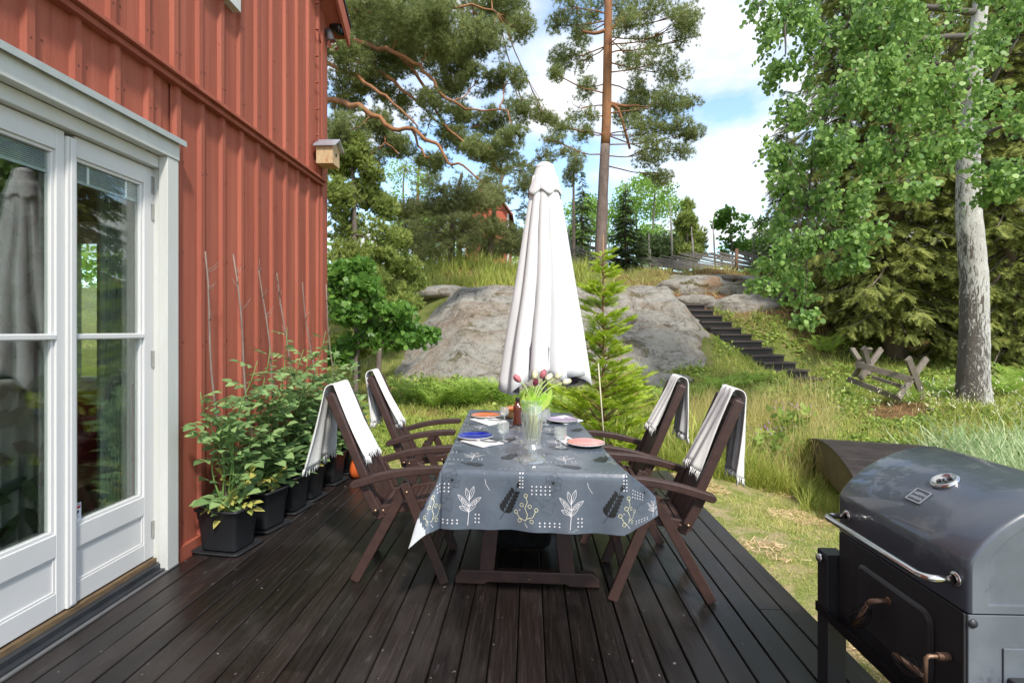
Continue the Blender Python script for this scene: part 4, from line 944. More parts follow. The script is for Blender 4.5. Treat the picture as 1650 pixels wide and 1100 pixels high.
for (tx, ty, wv, dof) in ((846, 632, 7, 0), (852, 640, 8, .03), (861, 634, 7, -.03), (870, 640, 8, .0), (879, 632, 7, .03), (888, 627, 8, -.02), (892, 637, 9, .02), (848, 650, 9, -.03), (866, 640, 10, -.05), (880, 636, 9, -.04), (843, 641, 8, -.02), (857, 628, 9, .0), (873, 626, 9, .02), (884, 641, 10, -.03), (852, 634, 9, -.04), (891, 646, 9, 0)):
    tip = at(tx, ty, dv+dof); ba = vc+Vector(((tx-866)*k_*.15, dof*.2, 74*k_)); P = []
    for i in range(9):
        t = i/8; p = ba.lerp(tip, t)+Vector(((tx-866)*k_*.22*math.sin(t*math.pi), 0, .01*math.sin(t*math.pi))); ww = wv*k_*.80*math.sin(math.pi*(.12+.85*t))**.8
        sd = Vector((math.cos(tx*.7)*.9+.3, math.sin(tx*.7), 0)).normalized(); n_ = Vector((-sd.y, sd.x, 0))
        P.append([p-sd*ww+n_*ww*.35, p, p+sd*ww+n_*ww*.35])
    bl_.grid(P)
bl_.build('tulip_leaves', M_tl, label='bunch of pointed green tulip leaves filling the mouth of the crystal vase', cat='leaves')
# ---- parasol ----
dP = 4.75; pc = cp(878, dP); par = empty('parasol', pc, 'closed off white parasol standing behind the table', 'parasol')
M_can = pm('offwhite_canvas', (.68, .68, .685), (.62, .62, .62), scale=5, stretch=(1, 1, .4), rough=.9, bump=.06, bscale=200, dirt=((.55, .53, .50), 5, .72))
kk_ = dP/F; zp = lambda py: CH+(CY-py)/F*dP
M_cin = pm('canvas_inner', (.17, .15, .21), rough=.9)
MB().tube([pc+Vector((0, 0, .02)), pc+Vector((0, 0, zp(268)))], .022, 14).build('pole', pm('parasol_pole', (.35, .30, .26), rough=.4), par)
MB().lathe([(0, .0), (.24, .0), (.24, .04), (.06, .06), (.035, .10), (.035, .25), (.025, .25)], pc+Vector((0, 0, .003)), 28).build('base', pm('cast_base', (.03, .03, .032), rough=.6), par)
def foldring(r, z, amp, n=9, ph=0., dzf=None, N=144):
    o = []
    for k in range(N+1):
        a = 2*math.pi*k/N; q = abs(math.sin((a+ph)*n/2))**.5; rr_ = r*(1-amp*(1-q))
        rr_ *= 1+.05*math.sin(a*2+1)
        o.append(pc+Vector((rr_*math.cos(a)*1.0, rr_*math.sin(a)*.85, z+(dzf(a) if dzf else 0))))
    return o
c = MB(); P = []
hems = lambda a: .075*math.sin(a*2.0-2.3)+.05*math.sin(a*4.5+.4)
for i in range(26):
    t = i/25; py = 285+t*(612-285); r = (20+t*(73-20))*kk_; P.append(foldring(r, zp(py), .16+.24*t, 11, .2+.12*t+.03*math.sin(t*9), (lambda a, t=t: hems(a)*t**6)))
c.grid(P[::-1]); 
cn_ = c.build('canopy', M_can, par)
# dark lining hanging inside the hem
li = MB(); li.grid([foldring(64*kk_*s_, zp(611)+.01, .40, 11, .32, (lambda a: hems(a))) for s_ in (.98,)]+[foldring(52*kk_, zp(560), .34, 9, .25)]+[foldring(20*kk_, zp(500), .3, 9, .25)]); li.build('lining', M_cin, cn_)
s = cn_.modifiers.new('s', 'SOLIDIFY'); s.thickness = .004
vt = MB(); P = []
for i in range(12):
    t = i/11; py = 262+t*(314-262); r = (13.5*min(1, (t*9+.25))**.5+16.5*max(0, t-.1)**1.1)*kk_
    P.append(foldring(r, zp(py), .02+.14*t, 6, .9, (lambda a, t=t: .022*math.sin(a*6)*t**3)))
vt.grid(P[::-1]); vo = vt.build('vent_flap', M_can, par); s = vo.modifiers.new('s', 'SOLIDIFY'); s.thickness = .004
vt = MB(); P = [foldring(14.6*kk_*q, zp(y_), .05, 6, .9) for q, y_ in ((1.0, 272), (1.04, 270.5), (1.0, 269))]
vt.grid(P); vt.lathe([(0, zp(262)), (.012, zp(263)), (.016, zp(266)), (.016, zp(269))], pc, 12); vt.build('cap', M_can, par)
# strap
# ================= charcoal grill =================
GX0 = 1.15; Yn = onx(1560, 950, GX0).y; Yf = onx(1350, 950, GX0).y
zse = onx(1559, 987, GX0).z; zsh = onx(1563, 912, GX0).z; GW = .64; gcx = GX0+GW/2
gr = empty('charcoal_grill', ((GX0+.3), (Yn+Yf)/2, 0), 'black charcoal grill cart with domed lid and steel handles at the deck edge', 'grill')
M_lid = pm('lid_enamel', (.040, .052, .072), (.058, .070, .092), scale=3, rough=.36, rv=.08, spec=.8, coat=.45, bump=.03, bscale=60, dirt=((.13, .14, .155), 3.5, .58))
M_gbl = pm('black_steel', (.020, .021, .024), (.032, .034, .038), scale=5, stretch=(1, 1, .3), rough=.45, rv=.12, bump=.03, bscale=50)
M_galv = pm('weathered_grey_steel', (.10, .115, .135), (.16, .18, .205), scale=5, rough=.42, rv=.12, bump=.04, dirt=((.03, .032, .036), 7, .6))
M_chrome = pm('polished_steel', (.62, .61, .59), (.5, .48, .46), scale=30, rough=.18, metal=1)
M_rust = pm('rusty_steel', (.30, .20, .14), (.16, .085, .05), scale=50, rough=.5, metal=.7)
ZTOP = .19
def lidz(x):
    u = min(1, abs((x-gcx)/(GW/2))); return zsh + ZTOP*(1-u**1.75)**.72
prof = [(GX0, zse)]+[(GX0, zsh-.02)]+[(gcx-GW/2*math.cos(math.pi*k/40), lidz(gcx-GW/2*math.cos(math.pi*k/40))) for k in range(1, 40)]+[(GX0+GW, zsh-.02), (GX0+GW, zse)]
mb = MB(); e = .012
def inset(P, k): return [(gcx+(x-gcx)*(1-k), zse+(z-zse)*(1-k)) for x, z in P]
rows = [(inset(prof, .035), Yn), (inset(prof, .012), Yn+.003), (prof, Yn+.012), (prof, Yn+.25*(Yf-Yn)), (prof, Yn+.5*(Yf-Yn)), (prof, Yf-.012), (inset(prof, .012), Yf-.003), (inset(prof, .035), Yf)]
mb.grid([[(x, y, z) for x, z in P] for P, y in rows])
pe = inset(prof, .035); n = len(pe)
mb.add([(x, Yf, z) for x, z in pe], [tuple(range(n))], 0)
# near end cheek with pressed panel
pi_ = inset(prof, .16); pi2 = inset(prof, .19)
pi_ = [(x, z+.02) for x, z in pi_]; pi2 = [(x, z+.022) for x, z in pi2]
vsx = [(x, Yn, z) for x, z in pe]+[(x, Yn+.0, z) for x, z in pi_]+[(x, Yn+.008, z) for x, z in pi2]
mb.add(vsx, [(i, i+1, n+i+1, n+i) for i in range(n-1)]+[(n+i, n+i+1, 2*n+i+1, 2*n+i) for i in range(n-1)]+[(n-1, 0, n, 2*n-1), (2*n-1, n, 2*n, 3*n-1), tuple(range(2*n, 3*n))], 1)
mb.m[-2:] = [1, 1]
lid = mb.build('lid', [M_lid, M_galv], gr)
# body
mb = MB(); zb0 = .36; g = .006
mb.box(GX0+.002, GX0+GW-.002, Yn+.012, Yf-.003, zb0, zse-g, 0)
mb.box(GX0-.003, GX0+.02, Yn+.010, Yn+.016, zb0, zse-g, 0)
mb.build('firebox', M_gbl, gr, bevel=.006)
mb = MB(); mb.box(GX0+.004, GX0+GW-.004, Yn+.004, Yn+.0115, zb0, zse-g)
mb.box(GX0+.09, GX0+GW-.09, Yn-.001, Yn+.0035, zb0+.05, zse-.09)
ep = mb.build('end_panel', M_galv, gr, bevel=.004)
MB().lathe([(0, .006), (.011, .004), (.012, 0)], (onx(1570, 1000, GX0).x+.015, Yn+.004, zse-.028), 12, rot=Matrix.Rotation(R(90), 3, 'X')).build('bolt', M_gbl, gr)
q = at(1620, 1085, Yn); mb = MB(); mb.box(q.x-.035, q.x+.30, Yn-.06, Yn+.002, q.z-.06, q.z+.02); mb.build('shelf_bracket', M_gbl, gr, bevel=.006)
# front door
ya, yb2 = onx(1502, 980, GX0).y, onx(1384, 980, GX0).y; za, zb = .435, onx(1385, 908, GX0).z
def rrect(y0, y1, z0, z1, r): 
    o = []
    for (cy, cz, a0) in ((y1-r, z1-r, 0), (y0+r, z1-r, 90), (y0+r, z0+r, 180), (y1-r, z0+r, 270)):
        for k in range(6): a = R(a0+18*k); o.append((cy+r*math.cos(a), cz+r*math.sin(a)))
    return o
o1 = rrect(ya, yb2, za, zb, .03); o0 = rrect(ya-.006, yb2+.006, za-.006, zb+.006, .034); o2_ = rrect(ya+.006, yb2-.006, za+.006, zb-.006, .026)
mb = MB(); n = len(o1); vsx = [(GX0+.0, a, b) for a, b in o0]+[(GX0-.006, a, b) for a, b in o1]+[(GX0-.009, a, b) for a, b in o2_]
mb.add(vsx, [(i, (i+1) % n, n+(i+1) % n, n+i) for i in range(n)]+[(n+i, n+(i+1) % n, 2*n+(i+1) % n, 2*n+i) for i in range(n)]+[tuple(range(2*n, 3*n))])
dr_ = mb.build('door', M_gbl, gr)
# lid handle
hz = onx(1364, 830, GX0).z; hy0, hy1 = onx(1540, 940, GX0).y, onx(1365, 830, GX0).y; hx = GX0-.082
P = [(GX0, hy1, hz)]
for k in range(6): a = R(15*k+7.5); P.append((hx+.03-.03*math.sin(a), hy1-.03+.03*math.cos(a) if False else hy1-.03*(1-math.cos(a)), hz))
for k in range(6): a = R(15*k+7.5); P.append((hx+.03-.03*math.cos(a), hy0+.03*(1-math.sin(a)), hz))
P.append((GX0, hy0, hz))
mb = MB(); mb.tube(P, .0105, 14)
for y in (hy0, hy1): mb.lathe([(.020, 0), (.020, .004), (.012, .006)], (GX0-.0005, y, hz), 16, rot=Matrix.Rotation(R(-90), 3, 'Y'))
mb.build('lid_handle', M_chrome, gr)
def wirehandle(p0, p1, name):
    """spring wire grip: a rod with bowed wires round it"""
    p0 = Vector(p0); p1 = Vector(p1); d = (p1-p0); u = d.orthogonal().normalized(); v2 = d.normalized().cross(u); m = MB()
    m.tube([p0, p1], .008, 8)
    m.build(name, M_rust, gr); m = MB()
    for k in range(9):
        a = 2*math.pi*k/9
        m.tube([p0.lerp(p1, t)+(u*math.cos(a+t*2)+v2*math.sin(a+t*2))*(.006+.020*math.sin(math.pi*t)) for t in [j/10 for j in range(11)]], .0016, 5)
    m.build('wire_grip', pm('dark_wire', (.05, .05, .05), rough=.3, metal=1), gr)
m0 = onx(1433, 968, GX0-.005); e0 = m0+Vector((-.05, 0, 0)); e1 = at(1380, 1028, e0.y+.02)
mb = MB(); mb.tube([m0, m0.lerp(e0, .7), e0+Vector((0, .01, -.006)), e0+Vector((-.004, .02, -.02))], .008, 10); mb.lathe([(.015, 0), (.013, .004), (.008, .006)], m0, 14, rot=Matrix.Rotation(R(-90), 3, 'Y')); mb.build('door_handle', M_rust, gr)
wirehandle(e0+Vector((-.004, .02, -.02)), e0+Vector((-.012, .075, -.125)), 'handle_rod')
m1 = onx(1530, 1057, GX0); e2 = m1+Vector((-.065, 0, 0))
mb = MB(); mb.tube([m1, m1+Vector((-.055, 0, 0)), e2+Vector((.002, 0, -.006)), e2+Vector((0, 0, -.07))], .006, 10)
for k in range(9): mb.tube([m1+Vector((-.003-.0035*k, .009*math.cos(a), .009*math.sin(a))) for a in [R(40*j) for j in range(10)]], .0016, 4)
mb.build('crank', M_rust, gr)
wirehandle(e2+Vector((0, 0, -.055)), e2+Vector((-.015, .10, -.058)), 'crank_rod')
# posts and rail
for (y0, y1) in ((Yf+.005, Yf+.075), (Yn-.0+.02, Yn+.08)):
    for (x0, x1) in ((GX0-.035, GX0+.035), (GX0+GW-.035, GX0+GW+.035)):
        zt = onx(1338, 886, GX0).z if y0 > Yn+.1 else zb0-.003
        mb = MB(); mb.box(x0, x1, y0, y1, .002, zt); mb.build('leg', M_gbl, gr, bevel=.003)
mb = MB(); mb.box(GX0-.045, GX0-.037, Yn+.02, Yf+.07, .375, .41); mb.box(GX0-.036, GX0+.0, Yn+.02, Yf+.004, .372, .376); mb.build('front_rail', pm('gloss_black', (.01, .01, .011), rough=.15), gr)
mb = MB(); mb.lathe([(0, .02), (.014, .017), (.018, .006), (.012, 0)], (GX0-.036, Yf+.04, onx(1338, 897, GX0).z), 14, rot=Matrix.Rotation(R(-90), 3, 'Y')); mb.build('knob', M_chrome, gr)
def raylid(px, py):
    o = Vector((0, 0, CH)); d = at(px, py, 1)-o; t = .8
    while t < 3:
        p = o+d*t
        if GX0 < p.x < GX0+GW and p.z <= lidz(p.x): return p
        t += .002
    return p
def onlid(p, a, b):   # a across (X along arc), b along Y
    x = p.x+a; return Vector((x, p.y+b, lidz(x)))
def lidframe(p):
    e = .01; tx = Vector((2*e, 0, lidz(p.x+e)-lidz(p.x-e))).normalized(); n_ = Vector((-tx.z, 0, tx.x)); return tx, Vector((0, 1, 0)), n_
p = raylid(1523, 776); tx, ty, tn = lidframe(p); rot = Matrix((tx, ty, tn)).transposed()
mb = MB(); mb.lathe([(.040, 0), (.040, .006), (.036, .010), (.030, .010), (.026, .004), (.0, .003)], p+tn*.001, 30, rot=rot)
mb.build('vent_ring', M_chrome, gr)
mb = MB()
for k in range(3):
    a = k*2.09; c0_ = p+tn*.0055+(tx*math.cos(a)+ty*math.sin(a))*.015; mb.lathe([(0, 0), (.007, 0), (.007, .001)], c0_, 12, rot=rot)
mb.lathe([(.006, 0), (.005, .006), (0, .008)], p+tn*.004, 10, rot=rot)
mb.build('vent_disc', M_gbl, gr)
p = raylid(1481, 800); tx, ty, tn = lidframe(p); rot = Matrix.Rotation(R(0), 3, tn) @ Matrix((tx, ty, tn)).transposed()
mb = MB(); M4 = rot.to_4x4(); M4.translation = p+tn*.002; mb.mbox(M4, .052, .062, .004, 0)
h = .0026
for (cx_, cy_, sx_, sy_) in ((0, .0290, .050, .003), (0, -.0290, .050, .003), (.0245, 0, .003, .056), (-.0245, 0, .003, .056)):
    M5 = M4.copy(); M5.translation = p+tn*(.002+h)+rot @ Vector((cx_, cy_, 0)); mb.mbox(M5, sx_, sy_, .002, 1)
rr = random.Random(4)
for ln_, xx in ((0, .008), (1, -.009)):
    yv = .021
    while yv > -.021:
        wv = rr.uniform(.0012, .003); M5 = M4.copy(); M5.translation = p+tn*(.002+h)+rot @ Vector((xx+rr.uniform(-.001, .001), yv, 0)); mb.mbox(M5, rr.choice((.011, .007, .008)), wv, .0015, 1)
        if rr.random() < .6: M5 = M4.copy(); M5.translation = p+tn*(.0021+h)+rot @ Vector((xx+rr.choice((-.004, 0, .004)), yv-.002, 0)); mb.mbox(M5, .0018, .004, .0013, 1)
        yv -= .0046
mb.build('badge', [pm('badge_grey', (.10, .11, .13), rough=.4, metal=.5), pm('badge_light', (.45, .48, .52), rough=.35, metal=.6)], gr)

# ================= tomato pots =================
M_pot = pm('black_plastic_pot', (.016, .017, .019), (.024, .025, .028), scale=6, rough=.5, rv=.1, bump=.03, dirt=((.06, .058, .055), 5, .68))
M_soil = pm('soil', (.03, .02, .012), (.015, .01, .006), scale=30, rough=1, bump=.8)
M_tom = leafmat('tomato_leaf', [(.045, .095, .038), (.088, .160, .060), (.14, .23, .09), (.20, .30, .125)], .3, .45, 3)
M_tyel = leafmat('yellow_leaf', [(.16, .20, .05), (.34, .32, .09), (.12, .19, .05)], .35, .5, 3)
M_tst = pm('green_stalk', (.16, .26, .06), (.11, .2, .05), scale=15, rough=.6)
M_stick = pm('bare_stick', (.28, .22, .18), (.14, .09, .07), scale=20, stretch=(1, 1, .3), rough=.8, bump=.4)
def leaflet(ox, oz, ang, l, w, dz=0):
    c, s_ = math.cos(ang), math.sin(ang); pts = []
    for (a, b, q) in ((0, 0, 0), (.25, .5, .06), (.6, .42, .0), (1, 0, -.22), (.6, -.42, .0), (.25, -.5, .06)):
        x, z = a*l, b*w; pts.append((ox+x*s_+z*c, dz+q*l, oz+x*c-z*s_))
    return pts
T = []; TF = []
for (oz, ang, l, w) in ((.28, 1.25, .30, .22), (.28, -1.25, .30, .22), (.55, 1.1, .38, .27), (.55, -1.1, .38, .27), (.72, 0, .48, .34)):
    b = len(T); T += leaflet(0, oz, ang, l, w, -.10*oz*oz); TF.append([b+i for i in range(6)])
b = len(T); T += [(-.012, 0, 0), (.012, 0, 0), (.010, -.02, .4), (.008, -.06, .75), (-.008, -.06, .75), (-.010, -.02, .4)]; TF.append([b+i for i in range(6)])
TOM = (T, TF)
pots = [(3.40, 323, 405, 1.25), (3.74, 363, 409, 1.32), (4.11, 392, 432, 1.48), (4.41, 441, 440, 1.45), (4.89, 469, 455, 1.28), (5.27, 524, 458, 1.1)]
potlab = ['tomato plant with yellowing lower leaves in the black pot nearest the door', 'tomato plant in the second black pot from the door', 'tallest tomato plant in the third black pot from the door',
          'tomato plant in the fourth black pot from the door', 'tomato plant in the fifth black pot by the white throw', 'tomato plant in the black pot at the far corner of the house']
for i, (dd, sx_, sy_, ph_) in enumerate(pots):
    rr = random.Random(20+i); Xc = (-2.0 if i else -2.01)+.012*i; Yc = dd+.066-(.05 if i == 0 else 0)
    o = empty('potted_tomato_plant', (Xc, Yc, 0), potlab[i], 'potted plant', 'tomato plants in black pots along the house wall')
    rot = Matrix.Rotation(R(-12+rr.uniform(-4, 4)), 3, 'Z'); cen = Vector((Xc, Yc, 0))
    def ring(hx, hy, z, p=.22, N=40):
        return [cen+rot @ Vector((math.copysign(abs(math.cos(a))**p, math.cos(a))*hx, math.copysign(abs(math.sin(a))**p, math.sin(a))*hy, z)) for a in [2*math.pi*k/N+.003 for k in range(N+1)]]
    m = MB(); m.grid([ring(.001, .001, .022), ring(.125, .095, .022), ring(.128, .098, .028), ring(.143, .112, .215), ring(.150, .119, .222), ring(.154, .122, .275), ring(.164, .132, .277), ring(.166, .134, .290), ring(.150, .119, .292), ring(.146, .115, .24), ring(.135, .105, .20)])
    m.build('pot', M_pot, o)
    m = MB(); m.grid([ring(.001, .001, .004), ring(.165, .13, .004), ring(.178, .142, .022), ring(.170, .134, .023), ring(.155, .12, .012), ring(.001, .001, .012)]); m.build('saucer', M_pot, o)
    m = MB(); m.grid([ring(.001, .001, .245), ring(.08, .07, .25), ring(.146, .115, .235)]); m.build('soil', M_soil, o)
    # support stick
    tp = at(sx_, sy_, dd+.03); tp.x = min(max(tp.x, -2.14), -1.8); bs_ = Vector((Xc-.02, Yc, .2))
    pts = [bs_.lerp(tp, t)+Vector((.012*math.sin(t*9+i), .01*math.sin(t*7+i), 0)) for t in [k/9 for k in range(10)]]
    m = MB(); m.tube(pts, [.0095-.0045*k/9 for k in range(10)], 7)
    for k in range(5):
        b_ = pts[9-k//2].lerp(pts[8-k//2], rr.random()); q_ = b_+Vector((rr.uniform(-.03, .05), rr.uniform(-.09, .09), rr.uniform(.03, .10))); m.tube([b_, b_.lerp(q_, .5)+Vector((0, 0, -.01)), q_], [.0035, .0025, .0012], 5)
    m.build('support_stick', M_stick, o)
    # stalks with leaves
    st = MB(); P = []; D = []; Nn = []
    for s_ in range(6):
        a = rr.uniform(-1.9, 1.5); reach = rr.uniform(.05, .24); h_ = ph_*(rr.uniform(.55, .9) if s_ else 1.0); b0_ = cen+Vector((rr.uniform(-.04, .04), rr.uniform(-.03, .03), .24))
        pp = [b0_+Vector((reach*math.cos(a)*t**1.3*(.8 if math.cos(a) > 0 else .5), reach*math.sin(a)*t**1.3, (h_-.24)*t)) + Vector((.02*math.sin(t*8+s_), .02*math.cos(t*6+s_), 0)) for t in [k/9 for k in range(10)]]
        for q in pp: q.x = max(q.x, -2.13)
        st.tube(pp, [.007-.0045*k/9 for k in range(10)], 6)
        for k in range(1, 21):
            t = k/21*9; ii = min(8, int(t)); q = pp[ii].lerp(pp[ii+1], t-ii); az_ = k*2.4+s_; dv_ = Vector((math.cos(az_), math.sin(az_), rr.uniform(.05, .7)))
            if q.x < -2.02 and dv_.x < 0: dv_.x *= -.4
            P.append(q); D.append(dv_); Nn.append((rr.uniform(-.3, .5), rr.uniform(-.5, .2), 1))
    st.build('stalk', M_tst, o)
    P = np.array([tuple(q) for q in P]); D = np.array([tuple(q) for q in D]); Nn = np.array(Nn); S = RNG.uniform(.12, .23, len(P))*np.clip(1.35-P[:, 2]*.45, .6, 1.2)
    if i == 0:     # the nearest plant is sparse at its foot
        keep = (P[:, 2] > .62) | (RNG.random(len(P)) < .45); P, D, Nn, S = P[keep], D[keep], Nn[keep], S[keep]
    Vv, Ff = scatter(TOM[0], TOM[1], P, D, S, Nn)
    Vv[:, 0] = np.maximum(Vv[:, 0], -2.165+RNG.uniform(0, .02, len(Vv)))
    npmesh('leaves', Vv, Ff, M_tom, o)
    if i in (0, 1, 3, 5):
        nn_ = 14 if i == 0 else 6; P = np.array([tuple(cen+Vector((rr.uniform(.02, .12), rr.uniform(-.10, .02), rr.uniform(.27, .42)))) for _ in range(nn_)])
        Vv, Ff = scatter(TOM[0], TOM[1], P, rdir(nn_, .1), RNG.uniform(.10, .16, nn_), np.array([(0, -.3, 1)]*nn_)); npmesh('yellow_leaves', Vv, Ff, M_tyel, o)
# orange bag
oc = gd(579, 768, 0); m = MB()
P = [[oc+Vector((math.cos(a)*r_*(1+.08*math.sin(3*a)), math.sin(a)*r_*1.1, z)) for a in [2*math.pi*k/24 for k in range(25)]] for z, r_ in ((.003, .0), (.003, .06), (.03, .095), (.08, .10), (.14, .085), (.20, .06), (.25, .045), (.29, .05), (.28, .035))]
m.grid(P); m.build('plastic_bag', pm('orange_plastic', (.80, .17, .04), (.70, .12, .02), scale=10, rough=.4, bump=.3), label='bright orange plastic bag on the deck behind the nearest left hand chair', cat='bag')

# ================= wooden steps, sawbuck, footbridge, fence =================
M_dkw = pm('dark_stained_plank', (.010, .006, .006), (.018, .011, .010), scale=5, stretch=(.6, 3, 3), rough=.5, bump=.15, island=.2)
M_dkt = pm('lit_tone_tread', (.045, .032, .028), (.080, .062, .055), scale=7, stretch=(.6, 3, 3), rough=.6, bump=.2, island=.2)  # treads lightened above the near-black risers, lit look put into the colour
b = cp(1280, 11.5); t = cp(1122, 14.1)
sb_, st2 = ST0.copy(), ST1.copy()
NS = 11; asc = (st2-sb_); ah = Vector((asc.x, asc.y, 0)).normalized(); sd = Vector((cT, sT, 0)); sd = (sd*math.cos(R(14))+Vector((-sT, cT, 0))*math.sin(R(14)))
stairs = empty('wooden_steps', sb_, 'flight of dark stained wooden steps climbing the slope beside the rock', 'steps')
dp = Vector((-sd.y, sd.x, 0))
for k in range(NS+1):
    c = sb_.lerp(st2, k/NS); wd = .46 if k else .52; rise = asc.z/NS; m = MB()
    def P3(a, b, z): return c+sd*a+dp*b+Vector((0, 0, z))
    for (b0_, b1_, z0, z1, mm) in ((.03, .06, -.14 if k else -.04, -.002, 0), (-.02, .42, .0, .040, 1), (.38, .41, -.14, -.002, 0)):
        vs_ = [P3(a, bb, z) for z in (z0, z1) for bb in (b0_, b1_) for a in (-wd, wd)]
        m.add(vs_, [(0, 2, 3, 1), (4, 5, 7, 6), (0, 1, 5, 4), (2, 6, 7, 3), (0, 4, 6, 2), (1, 3, 7, 5)], mm)
    for s_ in (-1, 1):
        vs_ = [P3(a, bb, z) for z in (-.14 if k else -.04, -.002) for bb in (.062, .378) for a in (s_*wd, s_*(wd-.03))]
        m.add(vs_, [(0, 2, 3, 1), (4, 5, 7, 6), (0, 1, 5, 4), (2, 6, 7, 3), (0, 4, 6, 2), (1, 3, 7, 5)], 0)
    m.build('step', [M_dkw, M_dkt], stairs)
mb = MB(); off = sd*.30
for s_ in (-1, 1): mb.beam(sb_+sd*s_*.36+Vector((0, 0, -.14))+dp*.1, st2+sd*s_*.36+Vector((0, 0, -.18))+dp*.1, .05, .16, up=dp)
mb.build('stringers', M_dkw, stairs)
# sawbuck
M_gry = pm('grey_weathered_wood', (.24, .20, .16), (.14, .115, .09), scale=7, stretch=(3, 3, 3), rough=.85, bump=.4, bscale=30, island=.15)
sa = at(1397, 640, 9.15); sw = empty('sawbuck', (sa.x+.5, sa.y, gz1(sa.x+.5, sa.y)), 'grey weathered wooden sawbuck of crossed legs standing on the grass by the steps', 'sawbuck')
def bxy(px, py, d): return at(px, py, d)
segs = [((1377, 606, 9.5), (1402, 561, 9.1), .055), ((1373, 561, 9.5), (1400, 604, 9.1), .055), ((1386, 610, 9.0), (1420, 562, 9.4), .06), ((1391, 560, 8.95), (1404, 600, 9.3), .06), ((1447, 641, 8.5), (1493, 577, 8.8), .06), ((1463, 577, 8.4), (1489, 645, 8.9), .07)]
for a_, b_, w_ in segs:
    m = MB(); m.beam(bxy(*a_), bxy(*b_), w_*1.5, .045, up=(sT, -cT, 0)); m.build('leg', M_gry, sw, bevel=.004)
for a_, b_, w_ in [((1378, 586, 9.0), (1470, 612, 8.45), .10), ((1366, 610, 9.45), (1452, 643, 8.7), .09), ((1405, 607, 9.4), (1462, 625, 8.95), .06)]:
    m = MB(); m.beam(bxy(*a_), bxy(*b_), w_, .035, up=(0, 0, 1)) if False else m.beam(bxy(*a_), bxy(*b_), .035, w_, up=(0, 0, 1)); m.build('rail', M_gry, sw, bevel=.004)
# footbridge
A = cp(CX+3.95/6.95*F, 6.95); B = cp(CX+2.95/4.25*F, 4.25); ba = Vector((B.x-A.x, B.y-A.y, 0)); bl2 = ba.length; ba.normalize(); bs2 = Vector((-ba.y, ba.x, 0))
if bs2.x < 0: bs2 = -bs2
fb_ = empty('footbridge', A+Vector((0, 0, -.1)), 'small arched footbridge of dark planks over the grassy ditch', 'footbridge')
arch = lambda t: .0+.20*(1-(2*t-1)**2)
pk = MB(); NP = 24
for k in range(NP):
    t0, t1 = k/NP+.002, (k+1)/NP-.002; h0, h1 = arch(t0), arch(t1)
    def Q(t_, s_, z): return A+ba*bl2*t_+bs2*s_+Vector((0, 0, z))
    vs_ = [Q(tt, s_, hh+dz) for dz in (-.028, 0) for tt, hh in ((t0, h0), (t1, h1)) for s_ in (-.02, 1.05)]
    pk.add(vs_, [(0, 1, 3, 2), (4, 6, 7, 5), (0, 4, 5, 1), (2, 3, 7, 6), (0, 2, 6, 4), (1, 5, 7, 3)])
pk.build('planking', pm('bridge_plank', (.030, .022, .021), (.055, .043, .040), scale=6, rough=.55, bump=.2, island=.3), fb_)
for s_ in (0.0, 1.0):
    m = MB(); rows = []
    for k in range(25):
        t_ = k/24; z1 = arch(t_)-.03; z0 = arch(t_)*.45-.30; rows.append([A+ba*bl2*t_+bs2*(s_+q)+Vector((0, 0, z)) for q, z in ((0, z0), (0, z1), (.045, z1), (.045, z0), (0, z0))])
    m.grid(rows, sm=False); m.build('side_beam', pm('beam_brown', (.13, .09, .045), (.07, .05, .028), scale=6, rough=.7), fb_)
# roundpole fence on the hill
M_pole = pm('silvered_pole', (.26, .24, .22), (.16, .145, .13), scale=10, rough=.85, bump=.3)
f0, f1 = cp(800, 22.5), cp(1290, 20.3)
fn = empty('roundpole_fence', (f0.x, f0.y, gz1(f0.x, f0.y)), 'grey roundpole fence with slanting rails and tall posts on top of the hill', 'fence')
def fpt(px, z): 
    t_ = (px-800)/490; d_ = 22.5+(20.3-22.5)*t_; v_ = cp(px, d_); v_.z = gz1(v_.x, v_.y)+z; return v_
rr = random.Random(8)
for px_, h_ in ((850, 1.5), (885, 1.7), (920, 1.6), (948, 1.4), (1010, 1.5), (1046, 1.75), (1083, 3.0), (1118, 1.85), (1153, 2.0), (1215, 1.5), (1250, 1.6)):
    a_ = fpt(px_, -.1); b_ = fpt(px_, h_); b_.x += rr.uniform(-.12, .12); m = MB(); m.tube([a_, a_.lerp(b_, .5), b_], [.035, .03, .018], 7); m.build('post', M_pole, fn)
    a_ = a_+Vector((.06, .12, 0)); b_ = b_+Vector((.09, .10, -rr.uniform(.3, .9))); m = MB(); m.tube([a_, a_.lerp(b_, .5), b_], [.03, .026, .016], 7); m.build('post', M_pole, fn)
m = MB(); a_ = fpt(1186, -.1); m.tube([a_, a_+Vector((.03, 0, 1.0))], [.075, .065], 10); m.build('post', pm('brown_post', (.22, .13, .08), rough=.8), fn)
k = 0; px_ = 780
while px_ < 1250:
    for j in range(2):
        a_ = fpt(px_+rr.uniform(-4, 4), .78+rr.uniform(-.08, .10)); b_ = fpt(px_+rr.uniform(95, 125), .06+rr.uniform(0, .10)); m = MB(); m.tube([a_, a_.lerp(b_, .5)+Vector((0, 0, -.03)), b_], [.022, .030, .034], 6); m.build('rail', M_pole, fn)
    px_ += 13
